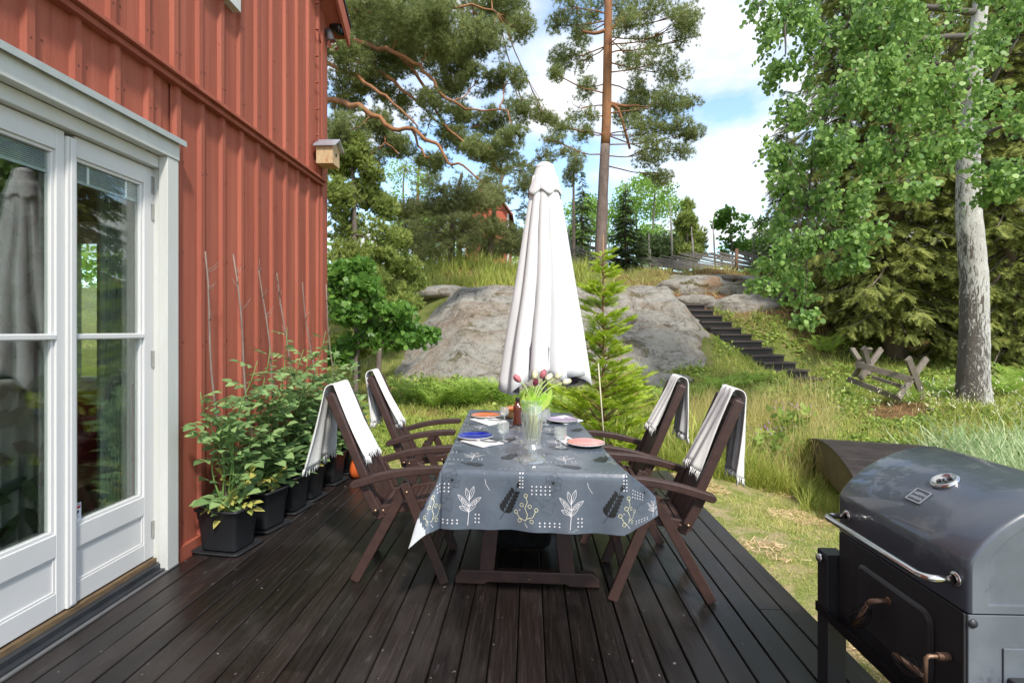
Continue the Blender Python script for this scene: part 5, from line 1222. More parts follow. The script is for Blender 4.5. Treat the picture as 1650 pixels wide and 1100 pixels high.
# ================= rocks =================
def rockmat(name, moss=.5, warm=.5, ):
    m, nt, out = nmat(name); L = nt.links.new
    p = nd(nt, 'ShaderNodeBsdfPrincipled'); L(p.outputs[0], out.inputs[0]); p.inputs['Roughness'].default_value = .9; p.inputs['Specular IOR Level'].default_value = .2
    n1 = noise_tex(nt, .55, (1, 2.2, 2.2), detail=8, rough=.65, dist=.6); n2 = noise_tex(nt, 5, detail=9, rough=.75); n3 = noise_tex(nt, 1.5, (1, 1, 2), detail=8, rough=.7, dist=1)
    n4 = noise_tex(nt, 22, detail=5, rough=.7)
    c = ramp(nt, n2.outputs['Fac'], [(.30, (.20, .18, .15)), (.42, (.35, .32, .275)), (.52, (.45, .42, .365)), (.68, (.55, .52, .465))]).outputs[0]
    c = mixc(nt, ramp(nt, n1.outputs['Fac'], [(.50, (0, 0, 0)), (.62, (warm,)*3)]).outputs[0], c, (.36, .23, .14))
    c = mixc(nt, ramp(nt, n3.outputs['Fac'], [(.56, (0, 0, 0)), (.62, (moss,)*3)]).outputs[0], c, ramp(nt, n4.outputs['Fac'], [(.3, (.05, .04, .012)), (.7, (.20, .16, .04))]).outputs[0])
    v = nd(nt, 'ShaderNodeTexVoronoi'); v.inputs['Scale'].default_value = 7; v.inputs['Randomness'].default_value = 1
    tc = nd(nt, 'ShaderNodeTexCoord'); wv = nd(nt, 'ShaderNodeVectorMath', operation='ADD'); L(tc.outputs['Object'], wv.inputs[0]); L(n2.outputs['Color'], wv.inputs[1]); L(wv.outputs[0], v.inputs['Vector'])
    n5 = noise_tex(nt, 1.1, detail=3)
    lich = mixc(nt, 1.0, ramp(nt, v.outputs['Distance'], [(.22, (1, 1, 1)), (.30, (0, 0, 0))]).outputs[0], ramp(nt, n5.outputs['Fac'], [(.48, (0, 0, 0)), (.56, (.75, .75, .75))]).outputs[0], 'MULTIPLY')
    c = mixc(nt, lich, c, (.48, .48, .43))
    c = mixc(nt, ramp(nt, n4.outputs['Fac'], [(.30, (.75,)*3), (.40, (0, 0, 0))]).outputs[0], c, (.05, .045, .035))
    vc_ = nd(nt, 'ShaderNodeTexVoronoi', feature='DISTANCE_TO_EDGE'); vc_.inputs['Scale'].default_value = .55
    w3 = nd(nt, 'ShaderNodeVectorMath', operation='MULTIPLY_ADD'); w3.inputs[1].default_value = (1.5, 1.5, 1.5); L(n3.outputs['Color'], w3.inputs[0]); L(tc.outputs['Object'], w3.inputs[2]); L(w3.outputs[0], vc_.inputs['Vector'])
    crk = ramp(nt, vc_.outputs['Distance'], [(.003, (.8, .8, .8)), (.014, (0, 0, 0))]).outputs[0]
    c = mixc(nt, crk, c, (.035, .028, .02))
    L(c, p.inputs['Base Color'])
    ad = nd(nt, 'ShaderNodeMath', operation='ADD'); L(n2.outputs['Fac'], ad.inputs[0]); L(n4.outputs['Fac'], ad.inputs[1])
    b = nd(nt, 'ShaderNodeBump'); b.inputs['Strength'].default_value = 1; b.inputs['Distance'].default_value = .10; L(ad.outputs[0], b.inputs['Height']); L(b.outputs[0], p.inputs['Normal']); return m
M_rock = rockmat('granite', .7, .45); M_rock2 = rockmat('mossy_granite', 1.0, .95)
ua = np.linspace(-.02, 1.02, 230); va = np.linspace(0, 1, 170); U, W_ = np.meshgrid(ua, va)
pxs = 615+U*(1200-615); ds = 10.3+W_*6.2
Rr = (pxs-CX)/F*ds; xs = Rr*cT-ds*sT; ys_ = Rr*sT+ds*cT
g0 = gz(xs.ravel(), ys_.ravel()).reshape(xs.shape)
edge = np.clip((1.02-U-.12*(W_-.1))/.16, 0, 1)**.6; edgeL = np.clip((U+.03)/.25, 0, 1)**.7
P3_ = np.stack([xs.ravel(), ys_.ravel(), 0*xs.ravel()], 1)
lob = (fbm(P3_, .35, 3, 3)-.45).reshape(xs.shape)
front = np.clip((ds-(10.75+.9*lob-.35*(1-edge)+1.3*(1-edgeL)))/(4.9), -.1, 1)
H = 2.72*np.sin(np.clip(front, 0, 1)*np.pi/2)**.80
H = H*np.minimum(edge, edgeL)
rz_ = .02+H - (W_ < .06)*.25 + lob*.35*np.clip(front*4, 0, 1)
rz_ -= np.clip((ds-15.8)/.7, 0, 1)*.8
# layered ledges along the face
lay = (np.abs(((rz_*2.3+fbm(P3_, .8, 8, 4).reshape(xs.shape)*2.2) % 1)-.5)-.25)*.16
rz_ = np.where(front > 0, rz_+lay*edgeL+(fbm(P3_, 2.5, 12, 4).reshape(xs.shape)-.47)*.14, g0-.4)
cr_ = np.abs(fbm(P3_*[1, .6, 1], .9, 31, 3).reshape(xs.shape)-.44); rz_ -= np.clip(.010-cr_, 0, .01)*14*(front > 0)
rz_ = np.where(rz_ < g0-.35, g0-.35, rz_)
rV = np.stack([xs.ravel(), ys_.ravel(), rz_.ravel()], 1); idx = np.arange(rV.shape[0]).reshape(xs.shape)
Fq = np.stack([idx[:-1, :-1].ravel(), idx[:-1, 1:].ravel(), idx[1:, 1:].ravel(), idx[1:, :-1].ravel()], 1)
npmesh('rock_outcrop', rV, Fq, M_rock, smooth=True, label='large grey lichened rock outcrop behind the parasol', cat='rock')
def boulder(c, rx, ry, rz_, mat, label, seed, name='rock'):
    n1, n2 = 40, 26; P = []
    for j in range(n2+1):
        b_ = math.pi*(j/n2-.5)
        for i in range(n1): a_ = 2*math.pi*i/n1; P.append((math.cos(b_)*math.cos(a_), math.cos(b_)*math.sin(a_), math.sin(b_)))
    P = np.array(P); n_ = fbm(P+seed*3.1, 1.3, seed, 5)-.45
    P = P*(1+n_[:, None]*.9); P = np.sign(P)*np.abs(P)**.85
    Vv = P*[rx, ry, rz_]+np.array([c.x, c.y, c.z]); Fc = [(j*n1+i, j*n1+(i+1) % n1, (j+1)*n1+(i+1) % n1, (j+1)*n1+i) for j in range(n2) for i in range(n1)]
    return npmesh(name, Vv, np.array(Fc), mat, smooth=True, label=label, cat='rock')
for k, (px_, d_, rx_, ry_, rz2, dz, lb) in enumerate([(1075, 11.0, .5, .35, .22, -.05, 'low grey rock lump at the foot of the outcrop behind the near right chair'), (1195, 15.4, 1.05, .6, .35, .05, 'flat grey rock just right of the top step'),
        (1240, 16.6, 1.6, .9, .45, .1, 'long brown mossy rock ledge on the slope below the fence'), (1120, 17.0, 1.2, .9, .45, .1, 'mossy rock ledge at the left above the top step'), (1160, 18.5, 1.5, .8, .3, .1, 'low mossy rock close under the fence'),
        (705, 15.6, .9, .7, .22, .0, 'low rock shelf at the upper left end of the outcrop'), (1305, 17.2, .9, .9, .5, 0, 'mossy rock on the slope behind the hanging aspen leaves'), (1305, 11.0, .45, .3, .10, 0, 'flat stone lying at the foot of the steps')]):
    c = gp(px_, d_); c.z += dz; boulder(c, rx_, ry_, rz2, M_rock if k in (0, 1, 5, 7) else M_rock2, lb, k+2)
rr = random.Random(77)
spots_ = ['among the brown needles', 'in the mossy slope', 'on the brown slope', 'on the slope']
for k in range(22):
    px_ = rr.uniform(1075, 1320); d_ = rr.uniform(15.6, 19.5)
    c = gp(px_, d_); s_ = rr.uniform(.18, .55); c.z -= s_*.10
    o = boulder(c, s_*rr.uniform(1, 1.8), s_*.8, s_*rr.uniform(.35, .5), rr.choice((M_rock, M_rock2, M_rock2)), 'small lichened stone embedded in the brown slope below the fence', 40+k); o['group'] = 'stones in the brown slope below the fence'
# ================= plants =================
def blade_t(bend=.35, w=.05):  # grass blade, 2 quads as 3 tris -> use quads + degenerate
    return [(-w, 0, 0), (w, 0, 0), (w*.7, bend*.35, .55), (-w*.7, bend*.35, .55), (0.002, bend, 1), (-.002, bend, 1)], [(0, 1, 2, 3), (3, 2, 4, 5)]
def inframe(x, y, m=60):
    px_, d_ = proj(x, y); return (px_ > -m) & (px_ < 1650+m) & (d_ > .3)
def grassfield(name, N, xr, yr, cond, hmin, hmax, wid, mat, label=None, bend=.45, lean=.35, **tg):
    x = RNG.uniform(xr[0], xr[1], N); y = RNG.uniform(yr[0], yr[1], N); k = inframe(x, y) & cond(x, y) & ~onsteps(x, y); x, y = x[k], y[k]
    z = gz(x, y)-.003; P = np.stack([x, y, z], 1); D = np.stack([RNG.normal(0, lean, len(x)), RNG.normal(0, lean, len(x)), np.ones(len(x))], 1)
    cl_ = fbm(P, 1.7, 4, 3); S = RNG.uniform(hmin, hmax, len(x))*(.45+1.1*cl_)
    T_, F_ = blade_t(bend, wid); Vv, Ff = scatter(T_, F_, P, D, S); return npmesh(name, Vv, Ff, mat, kind='stuff')
M_lawn = leafmat('lawn_blade', [(.11, .17, .035), (.20, .26, .07), (.32, .33, .12), (.42, .36, .20)], .3, .6, 2)
M_grass = leafmat('grass_blade', [(.09, .14, .025), (.17, .23, .045), (.27, .32, .08), (.40, .38, .15)], .4, .55, 1)
M_dry = leafmat('dry_grass', [(.14, .18, .05), (.28, .27, .10), (.42, .36, .20)], .35, .7, 1)
M_weed = leafmat('weed_leaf', [(.07, .12, .025), (.12, .19, .04), (.19, .27, .06), (.28, .34, .09)], .35, .55, 1.2)
lawnline = lambda x, y: 5.9-.06*(x-1.5)*-1
offdeck = lambda x, y: ~((x < XR+.01) & (y < YE+.02))
onhouse = lambda x, y: (x < XW-.0) & (y < HY1+.1)
def rockmask(x, y):
    px_, d_ = proj(x, y); return (px_ > 655) & (px_ < 1150) & (d_ > 11.2) & (d_ < 15.9)
def litter(x, y):
    i = np.clip(np.searchsorted(gx, x), 0, nx-1); j = np.clip(np.searchsorted(gy, y), 0, ny-1); return litf.reshape(ny, nx)[j, i]
grassfield('lawn_grass', 150000, (1.3, 8), (1.5, 6.6), lambda x, y: offdeck(x, y) & (y < 6.3) & (fbm(np.stack([x, y, 0*x], 1), 2.2, 7, 3) > .30+.18*RNG.random(len(x))), .03, .075, .035, M_lawn, lean=.8)
M_straw = leafmat('straw', [(.22, .17, .09), (.36, .28, .17), (.46, .36, .24)], .1, .9, 2)
x = RNG.uniform(1.4, 8, 60000); y = RNG.uniform(1.5, 6.2, 60000); P = np.stack([x, y, 0*x], 1); k = inframe(x, y) & (fbm(P, 1.6, 7, 4)+.10*(fbm(P, 7, 3, 2)-.4) > .50); x, y = x[k], y[k]
Vv, Ff = scatter([(-.05, 0, 0), (.05, 0, 0), (0.03, .05, 1), (-.03, .05, 1)], [(0, 1, 2, 3)], np.stack([x, y, gz(x, y)+RNG.uniform(.01, .035, len(x))], 1), rdir(len(x), .05, .25), RNG.uniform(.03, .07, len(x))); npmesh('lawn_straw', Vv, Ff, M_straw, kind='stuff')
grassfield('lawn_grass', 26000, (-6, 2), (5.4, 6.8), lambda x, y: offdeck(x, y) & ~onhouse(x, y), .02, .05, .05, M_lawn, lean=.8)
mid = lambda x, y: (y > 6.0) & offdeck(x, y) & ~onhouse(x, y) & ~rockmask(x, y) & (litter(x, y) < .45+.3*RNG.random(len(x)))
grassfield('meadow_grass', 95000, (-7, 11), (6.0, 12.5), mid, .05, .20, .035, M_grass, lean=.55)
grassfield('meadow_grass', 30000, (-12, 16), (12.5, 24), mid, .08, .24, .045, M_grass, lean=.5)
grassfield('dry_grass', 22000, (-7, 11), (6.0, 12.5), lambda x, y: (y > 6) & ~rockmask(x, y) & ~onhouse(x, y), .05, .22, .025, M_dry, lean=.6)
grassfield('dry_grass', 14000, (-8, 12), (14, 23), lambda x, y: ~rockmask(x, y), .06, .30, .04, M_dry, lean=.6)
def nearpx(px0, px1, d0, d1): 
    def f(x, y):
        px_, d_ = proj(x, y); return (px_ > px0) & (px_ < px1) & (d_ > d0) & (d_ < d1)
    return f
grassfield('tall_grass', 60000, (1.5, 5), (5.6, 8.2), lambda x, y: nearpx(1060, 1345, 5.9, 7.0)(x, y) & (fbm(np.stack([x, y, 0*x], 1), 1.1, 3, 2) > .34), .16, .42, .012, M_grass, bend=.45, lean=.3)
grassfield('tall_grass', 9000, (2.4, 4.2), (4.4, 6.6), lambda x, y: nearpx(1290, 1400, 5.2, 6.2)(x, y), .10, .26, .014, M_grass, bend=.5, lean=.3)
grassfield('tall_grass', 16000, (-5, 2.2), (6.6, 9), lambda x, y: nearpx(560, 1100, 6.8, 8.8)(x, y), .08, .26, .022, M_grass, bend=.5, lean=.4)
grassfield('tall_grass', 9000, (-8, 2), (16, 19.5), lambda x, y: nearpx(640, 950, 16.2, 19)(x, y), .3, .7, .02, M_grass, bend=.4, lean=.25)
grassfield('forest_grass', 9000, (4, 12), (8.5, 15), lambda x, y: nearpx(1180, 1660, 9, 14)(x, y), .08, .28, .020, M_grass, bend=.5, lean=.35)
# low weeds
WL = ([(0, 0, 0), (.35, .05, .35), (.3, 0, .8), (0, -.08, 1), (-.3, 0, .8), (-.35, .05, .35)], [(0, 1, 2, 3, 4, 5)])
def drystems():
    grassfield('dry_stems', 9000, (1.5, 5), (5.8, 9.4), lambda x, y: nearpx(1060, 1345, 6.0, 9)(x, y), .25, .6, .006, M_dry, bend=.3, lean=.3)
drystems()
def weeds(name, N, xr, yr, cond, s0, s1, h, mat, **tg):
    x = RNG.uniform(xr[0], xr[1], N); y = RNG.uniform(yr[0], yr[1], N); k = inframe(x, y) & cond(x, y) & ~onsteps(x, y); x, y = x[k], y[k]
    cl_ = fbm(np.stack([x, y, 0*x], 1), 1.3, 21, 3); k = cl_ > .40; x, y, cl_ = x[k], y[k], cl_[k]
    z = gz(x, y)+RNG.random(len(x))**1.5*h*(cl_-.3)*3; P = np.stack([x, y, z], 1)
    Vv, Ff = scatter(WL[0], WL[1], P, rdir(len(x), .35, .6), RNG.uniform(s0, s1, len(x)), np.array([0, 0, 1.])+RNG.normal(0, .45, (len(x), 3))); npmesh(name, Vv, Ff, mat, kind='stuff')
weeds('ground_cover', 70000, (-7, 10), (6.5, 11.5), lambda x, y: mid(x, y), .03, .075, .14, M_weed)
weeds('ground_cover', 26000, (-5, 1.6), (6.3, 8.6), lambda x, y: mid(x, y), .025, .05, .10, M_weed)
weeds('ground_cover', 22000, (1.5, 6), (6.8, 10), lambda x, y: mid(x, y), .03, .07, .16, M_weed)
weeds('ground_cover', 26000, (3, 14), (9, 16), lambda x, y: mid(x, y), .05, .10, .25, M_weed)
weeds('ground_cover', 12000, (-3, 3), (9.4, 11.2), lambda x, y: ~onhouse(x, y), .04, .08, .3, M_weed)
# needle litter and twigs on bare ground
x = RNG.uniform(-6, 12, 60000); y = RNG.uniform(6.4, 20, 60000); k = (litter(x, y) > .35) & inframe(x, y) & ~onsteps(x, y); x, y = x[k], y[k]
Vv, Ff = scatter([(-.02, 0, 0), (.02, 0, 0), (0.01, .02, 1), (-.01, .02, 1)], [(0, 1, 2, 3)], np.stack([x, y, gz(x, y)+.01], 1), rdir(len(x), .05, .15), RNG.uniform(.05, .16, len(x)))
npmesh('needle_litter', Vv, Ff, leafmat('litter', [(.10, .05, .03), (.24, .13, .07), (.36, .24, .14)], 0, .9, 1), kind='stuff')
# variegated ribbon grass at the right
def tuft(name, px_, d_, n, h, w, mat, spread, label, cat, group, lean=.5):
    c = gp(px_, d_); P = np.stack([c.x+RNG.normal(0, spread, n), c.y+RNG.normal(0, spread, n), np.full(n, c.z)], 1); P[:, 2] = gz(P[:, 0], P[:, 1])-.02
    D = np.stack([(P[:, 0]-c.x)/spread*.18+RNG.normal(0, lean*.5, n), (P[:, 1]-c.y)/spread*.18+RNG.normal(0, lean*.5, n), np.ones(n)], 1)
    w2 = w; T_ = [(-w2, 0, 0), (w2, 0, 0), (w2, .08, .4), (-w2, .08, .4), (w2*.8, .28, .75), (-w2*.8, .28, .75), (.002, .62, .98), (-.002, .62, .98)]; F_ = [(0, 1, 2, 3), (3, 2, 4, 5), (5, 4, 6, 7)]
    Vv, Ff = scatter(T_, F_, P, D, RNG.uniform(.55, 1.0, n)*h); return npmesh(name, Vv, Ff, mat, label=label, cat=cat, group=group)
M_rib = leafmat('ribbon_grass', [(.07, .16, .05), (.17, .26, .12), (.36, .42, .27), (.12, .22, .08)], .35, .5, 2)
rg = [(1510, 5.75, 'on the pond side above the grill lid'), (1560, 5.5, 'second from the left'), (1610, 5.6, 'third from the left'), (1655, 5.4, 'at the right edge of the photo, front'), (1580, 6.4, 'behind the others under the aspen'), (1640, 6.2, 'behind the others at the right edge')]
for px_, d_, lb in rg: tuft('ribbon_grass', px_, d_, 620, .62, .013, M_rib, .22, 'clump of pale striped ribbon grass, '+lb, 'grass clump', 'striped ribbon grass clumps by the grill', .6)
M_seed = leafmat('seed_heads', [(.40, .38, .24), (.62, .58, .42)], .3, .8, 3)
c = gp(1560, 7.5); n = 320; P = np.stack([c.x+RNG.normal(0, .9, n), c.y+RNG.normal(0, .35, n), np.zeros(n)], 1); P[:, 2] = gz(P[:, 0], P[:, 1])+RNG.uniform(.3, .62, n)
Vv, Ff = scatter([(-.12, 0, 0), (.12, 0, 0), (.1, .1, .6), (-.1, .1, .6), (0, .3, 1), (-.01, .3, 1)], [(0, 1, 2, 3), (3, 2, 4, 5)], P, rdir(n, 1.2), RNG.uniform(.03, .06, n)); npmesh('grass_seed_heads', Vv, Ff, M_seed, kind='stuff')
# ferns
T = []; TF = []
def curve(t): return (0, .42*t*t*-1, t-.28*t*t)
for k in range(11):
    t = .14+.84*k/11; l = .19*math.sin(math.pi*(.18+.78*t))**.9; _, y0_, z0_ = curve(t); _, y1_, z1_ = curve(min(1, t+.05))
    for s_ in (-1, 1):
        b = len(T); T += [(0, y0_, z0_), (s_*l*.5, y0_-.01, z0_+.07*l), (s_*l, y0_-.04, z0_+.55*l), (s_*l*.45, y1_-.01, z1_+.01)]; TF.append((b, b+1, b+2, b+3))
FERN = (T, TF)
M_fern = leafmat('fern_frond', [(.11, .20, .035), (.18, .28, .055), (.26, .36, .085)], .45, .55, 2)
def fern_plant(px_, d_, s_, label, n=13, grp='bracken ferns at the foot of the rock'):
    c = gp(px_, d_); a = np.linspace(0, 2*np.pi, n, endpoint=False)+RNG.random(n)*.5; D = np.stack([np.cos(a)*.6, np.sin(a)*.6, np.ones(n)*RNG.uniform(.9, 1.7, n)], 1); Nn = -np.stack([np.cos(a), np.sin(a), -.6+0*a], 1)
    P = np.array([[c.x, c.y, c.z]]*n)+RNG.normal(0, .05, (n, 3))*[1, 1, 0]; Vv, Ff = scatter(FERN[0], FERN[1], P, D, RNG.uniform(.8, 1.25, n)*s_*1.25, Nn)
    npmesh('fern', Vv, Ff, M_fern, label=label, cat='fern', group=grp)
fl = [(670, 9.9, .62, 'leftmost fern, rooted under the oak'), (700, 9.4, .6, 'fern just right of the oak branches'), (735, 9.5, .75, 'third fern from the left before the rock'), (765, 9.4, .75, 'tall fern in the middle of the row'), (795, 9.5, .7, 'fern close left of the parasol'), (822, 9.2, .55, 'low fern touching the parasol hem'), (905, 8.6, .5, 'small fern right of the tulips'),
      (1085, 9.5, .55, 'small fern behind the nearest right hand chair'), (1130, 9.8, .6, 'fern below the right end of the rock'), (1165, 9.9, .55, 'fern left of the lowest step'), (1195, 10.2, .4, 'fern against the side of the steps'), (1218, 10.4, .4, 'fern nearest the lowest step'), (1235, 9.6, .3, 'small fern before the lowest step'),
      (1330, 12.8, .6, 'fern in the shade between steps and spruce'), (1460, 8.7, .4, 'small fern under the sawbuck'), (1515, 9.2, .6, 'fern left of the aspen trunk'), (1625, 8.9, .55, 'fern right of the aspen trunk'), (1640, 9.8, .7, 'fern at the right edge behind the aspen')]
for px_, d_, s_, lb in fl: fern_plant(px_, d_, s_, 'bright green '+lb, grp='bracken ferns around the garden')
# ---------- foliage cloud trees ----------
def ell(cl_, F_keep=.42, seed=1, gs=1.6):
    """cl_: list of (centre, rx, ry, rz, n) -> points in the shells, with holes"""
    out = []
    for c, rx_, ry_, rz2, n in cl_:
        d = RNG.normal(size=(n, 3)); d = nrm(d)*(RNG.random((n, 1))**.45); out.append(d*[rx_, ry_, rz2]+np.array([c.x, c.y, c.z]))
    P = np.concatenate(out); k = fbm(P, gs, seed, 3) > F_keep; return P[k]
def clumps(lst, d, dj, dens, squash=.8, depth=1.0, seed=0):
    rr = random.Random(seed); o = []
    for a in lst:
        px_, py_, rx_, ry_ = a[:4]; dd = (a[4] if len(a) > 4 else d)+rr.uniform(-dj, dj); k = dd/F
        o.append((at(px_, py_, dd), rx_*k, (rx_+ry_)/2*k*depth, ry_*k, int(dens*rx_*ry_/1000)))
    return o
def tuftT(n=10, w=.07, spread=1.0, seed=1):
    rr = random.Random(seed); T = []; TF = []
    for k in range(n):
        a = k*2.4; b_ = spread*(.25+.75*(k+.5)/n); d = Vector((math.sin(b_)*math.cos(a), math.sin(b_)*math.sin(a), math.cos(b_))); s_ = d.orthogonal().normalized()*w; s_ = Matrix.Rotation(a, 3, d) @ s_
        l = rr.uniform(.7, 1.0); base = Vector((0, 0, rr.uniform(-.2, .1))); i = len(T); T += [tuple(base-s_), tuple(base+s_), tuple(base+d*l)]; TF.append((i, i+1, i+2))
    return T, TF
PINE = tuftT(12, .045, 1.35, 3); JUN = tuftT(9, .085, .7, 5)
# flat spruce spray
T = []; TF = []
for k in range(7):
    z_ = k/7; l = .34*(1-.55*z_); 
    for s_ in (-1, 1): i = len(T); T += [(0, 0, z_), (0, .0, z_+.13), (s_*l, -.05, z_+.24)]; TF.append((i, i+1, i+2))
i = len(T); T += [(-.03, 0, 0), (.03, 0, 0), (0, 0, 1.12)]; TF.append((i, i+1, i+2)); SPR = (T, TF)
ROUND = ([(0, 0, 0), (.42, .05, .22), (.5, 0, .58), (.27, -.05, .9), (0, -.1, 1.06), (-.27, -.05, .9), (-.5, 0, .58), (-.42, .05, .22)], [tuple(range(8))])
OVAL = ([(0, 0, 0), (.24, .03, .3), (.26, .02, .65), (0, -.08, 1), (-.26, .02, .65), (-.24, .03, .3)], [tuple(range(6))])
OAK = ([(0, 0, 0), (.14, .02, .25), (.32, .03, .42), (.24, .0, .6), (.36, 0, .78), (0, -.06, 1), (-.36, 0, .78), (-.24, 0, .6), (-.32, .03, .42), (-.14, .02, .25)], [tuple(range(10))])
M_pine = leafmat('pine_needles', [(.045, .070, .026), (.095, .130, .046), (.155, .195, .072), (.23, .26, .105)], .4, .6, .7)
M_pine2 = leafmat('pine_needles_olive', [(.070, .095, .036), (.135, .165, .066), (.22, .24, .105)], .4, .6, .7)
M_jun = leafmat('juniper_needles', [(.062, .105, .026), (.115, .165, .040), (.185, .24, .065), (.27, .31, .09)], .4, .6, 1.2)
M_spr = leafmat('spruce_needles', [(.050, .070, .020), (.105, .135, .036), (.18, .215, .055), (.28, .30, .08)], .35, .6, .9)
M_sprd = leafmat('spruce_needles_dark', [(.028, .050, .020), (.05, .085, .032), (.085, .125, .048)], .35, .6, .9)
M_young = leafmat('young_spruce_needles', [(.10, .17, .02), (.22, .32, .03), (.38, .46, .06)], .35, .55, 4)
M_birch = leafmat('birch_leaves', [(.08, .16, .03), (.14, .25, .05), (.22, .34, .08)], .45, .5, .6)
M_asp = leafmat('aspen_leaves', [(.048, .105, .030), (.092, .180, .046), (.150, .255, .070), (.23, .34, .105)], .42, .42, .8)
M_oak = leafmat('oak_leaves', [(.038, .095, .018), (.07, .155, .028), (.12, .225, .045)], .38, .4, 1.2)
M_pbark = pm('orange_pine_bark', (.32, .15, .06), (.20, .085, .04), scale=6, stretch=(1, 1, .4), rough=.9, bump=.6, bscale=25, dirt=((.10, .05, .03), 10, .58))
M_gbark = pm('grey_pine_bark', (.22, .165, .14), (.12, .085, .07), scale=5, stretch=(2, 2, .5), rough=.95, bump=1.0, bscale=20, dirt=((.05, .035, .03), 12, .56))
M_twig = pm('grey_twig', (.20, .16, .13), (.11, .085, .07), scale=8, rough=.9)
def tree(name, root, label, cat='tree', group=None): return empty(name, root, label, cat, group)
def limb(mb, pts, r0, r1, seg=7, jit=.0, m=0):
    pts = [Vector(p) for p in pts]; Q = []
    for i in range(len(pts)-1):
        p0 = pts[max(i-1, 0)]; p1 = pts[i]; p2 = pts[i+1]; p3 = pts[min(i+2, len(pts)-1)]
        for t in (0, .33, .67): Q.append(.5*((2*p1)+(p2-p0)*t+(2*p0-5*p1+4*p2-p3)*t*t+(3*p1-p0-3*p2+p3)*t**3))
    Q.append(pts[-1]); n = len(Q)
    if jit: Q = [q+Vector((random.gauss(0, jit), random.gauss(0, jit), random.gauss(0, jit)))*(0 if i in (0,) else 1) for i, q in enumerate(Q)]
    mb.tube(Q, [r0+(r1-r0)*i/(n-1) for i in range(n)], seg, m); return Q
def leaves(name, P, T, size, mat, parent, up=.3, flat=1, D=None, N=None):
    n = len(P); Vv, Ff = scatter(T[0], T[1], P, rdir(n, up, flat) if D is None else D, RNG.uniform(size*.7, size*1.25, n), N); return npmesh(name, Vv, Ff, mat, parent)
def outward(P, C0, up=.4, k=.6):
    d = nrm(P-np.array([C0.x, C0.y, C0.z])); return nrm(d*k+[0, 0, up]+RNG.normal(0, .35, P.shape))
def twigs_to(mb, cl_, start_pts, r=.02, n=4):
    """a limb from the nearest start point to each clump, with twigs inside it"""
    for c, rx_, ry_, rz2, _ in cl_:
        s_ = min(start_pts, key=lambda q: (q-c).length); mid_ = s_.lerp(c, .5)+Vector((0, 0, -.08*(s_-c).length*random.random())); limb(mb, [s_, mid_, c], r*.9, r*.3, 5, .015)
        for _ in range(n):
            e_ = c+Vector((random.uniform(-1, 1)*rx_*.8, random.uniform(-1, 1)*ry_*.8, random.uniform(-1, 1)*rz2*.8)); mb.tube([mid_.lerp(c, random.random()), c.lerp(e_, .5)+Vector((0, 0, -.02)), e_], [r*.5, r*.35, r*.15], 4)
# --- big leaning pine at the left
d0 = 13.0; rt = gp(455, d0); bp = tree('pine_tree', rt, 'large spreading pine with long orange boughs reaching out behind the house corner')
tb = MB(); tr = limb(tb, [rt+Vector((0, 0, -.3)), at(458, 300, d0), at(462, 120, d0), at(480, -60, d0), at(520, -260, d0)], .30, .16, 10); tb.build('trunk', M_pbark, bp)
bg_ = MB(); starts = []
paths = [[(470, 45), (553, 65), (610, 76), (635, 86), (676, 106), (696, 131), (729, 162), (762, 176), (819, 180)], [(466, 70), (570, 96), (619, 123), (660, 151), (684, 176), (713, 205)], [(464, 85), (525, 102), (574, 123), (610, 147), (647, 176), (672, 205)],
         [(460, 150), (525, 164), (565, 170), (598, 184), (631, 207), (664, 209), (700, 231), (721, 258), (745, 270), (774, 288)], [(640, 88), (676, 125), (712, 195), (750, 228), (786, 254), (803, 274)], [(470, 10), (560, 20), (640, 25), (700, 15), (760, 10), (800, 22)], [(480, -40), (600, -40), (700, -60), (800, -50)], [(598, 184), (615, 215), (640, 250)], [(664, 209), (680, 240), (690, 255)]]
for i, pth in enumerate(paths):
    dd = d0; n = len(pth); o_ = [0, 1.2, -.8, -1.4, .6, .9, -.5, -1.2, -1.4][i]; q = limb(bg_, [at(x, y, d0-1.1*min(1, k/3)+o_*k/n) for k, (x, y) in enumerate(pth)], [.07, .062, .062, .078, .042, .07, .06, .035, .035][i], .015, 8, .03); starts += q[4:]
bg_.build('bough', M_pbark, bp)
cl1 = clumps([(545, 30, 45, 45), (600, 45, 55, 45), (650, 20, 55, 45), (710, 45, 55, 42), (765, 20, 50, 38), (815, 15, 40, 30), (840, 45, 26, 20), (790, 65, 45, 25), (740, 92, 45, 26), (680, 85, 48, 28), (620, 95, 48, 28), (560, 90, 40, 35),
    (815, 128, 38, 16), (770, 130, 40, 20), (725, 140, 35, 22), (845, 178, 42, 18), (880, 190, 20, 10), (790, 195, 42, 20), (745, 185, 32, 20), (700, 165, 30, 20), (830, 222, 34, 14), (780, 240, 38, 18), (735, 225, 34, 18), (810, 262, 40, 16), (690, 205, 34, 20), (650, 165, 34, 24),
    (600, 135, 36, 26), (555, 150, 36, 30), (600, 200, 36, 24), (560, 215, 36, 30), (640, 235, 34, 18), (590, 250, 34, 18), (700, 262, 32, 16), (545, 260, 30, 24), (660, 60, 60, 40), (580, 0, 60, 30), (700, -10, 70, 30), (790, -20, 60, 25)], d0, 1.6, 1700, depth=1.6, seed=2)
bt_ = MB(); twigs_to(bt_, cl1, starts, .022, 4); bt_.build('twigs', M_pbark, bp)
P = ell(cl1, .42, 2, 2.8); leaves('needles', P, PINE, .115, M_pine, bp, D=rdir(len(P), .55))
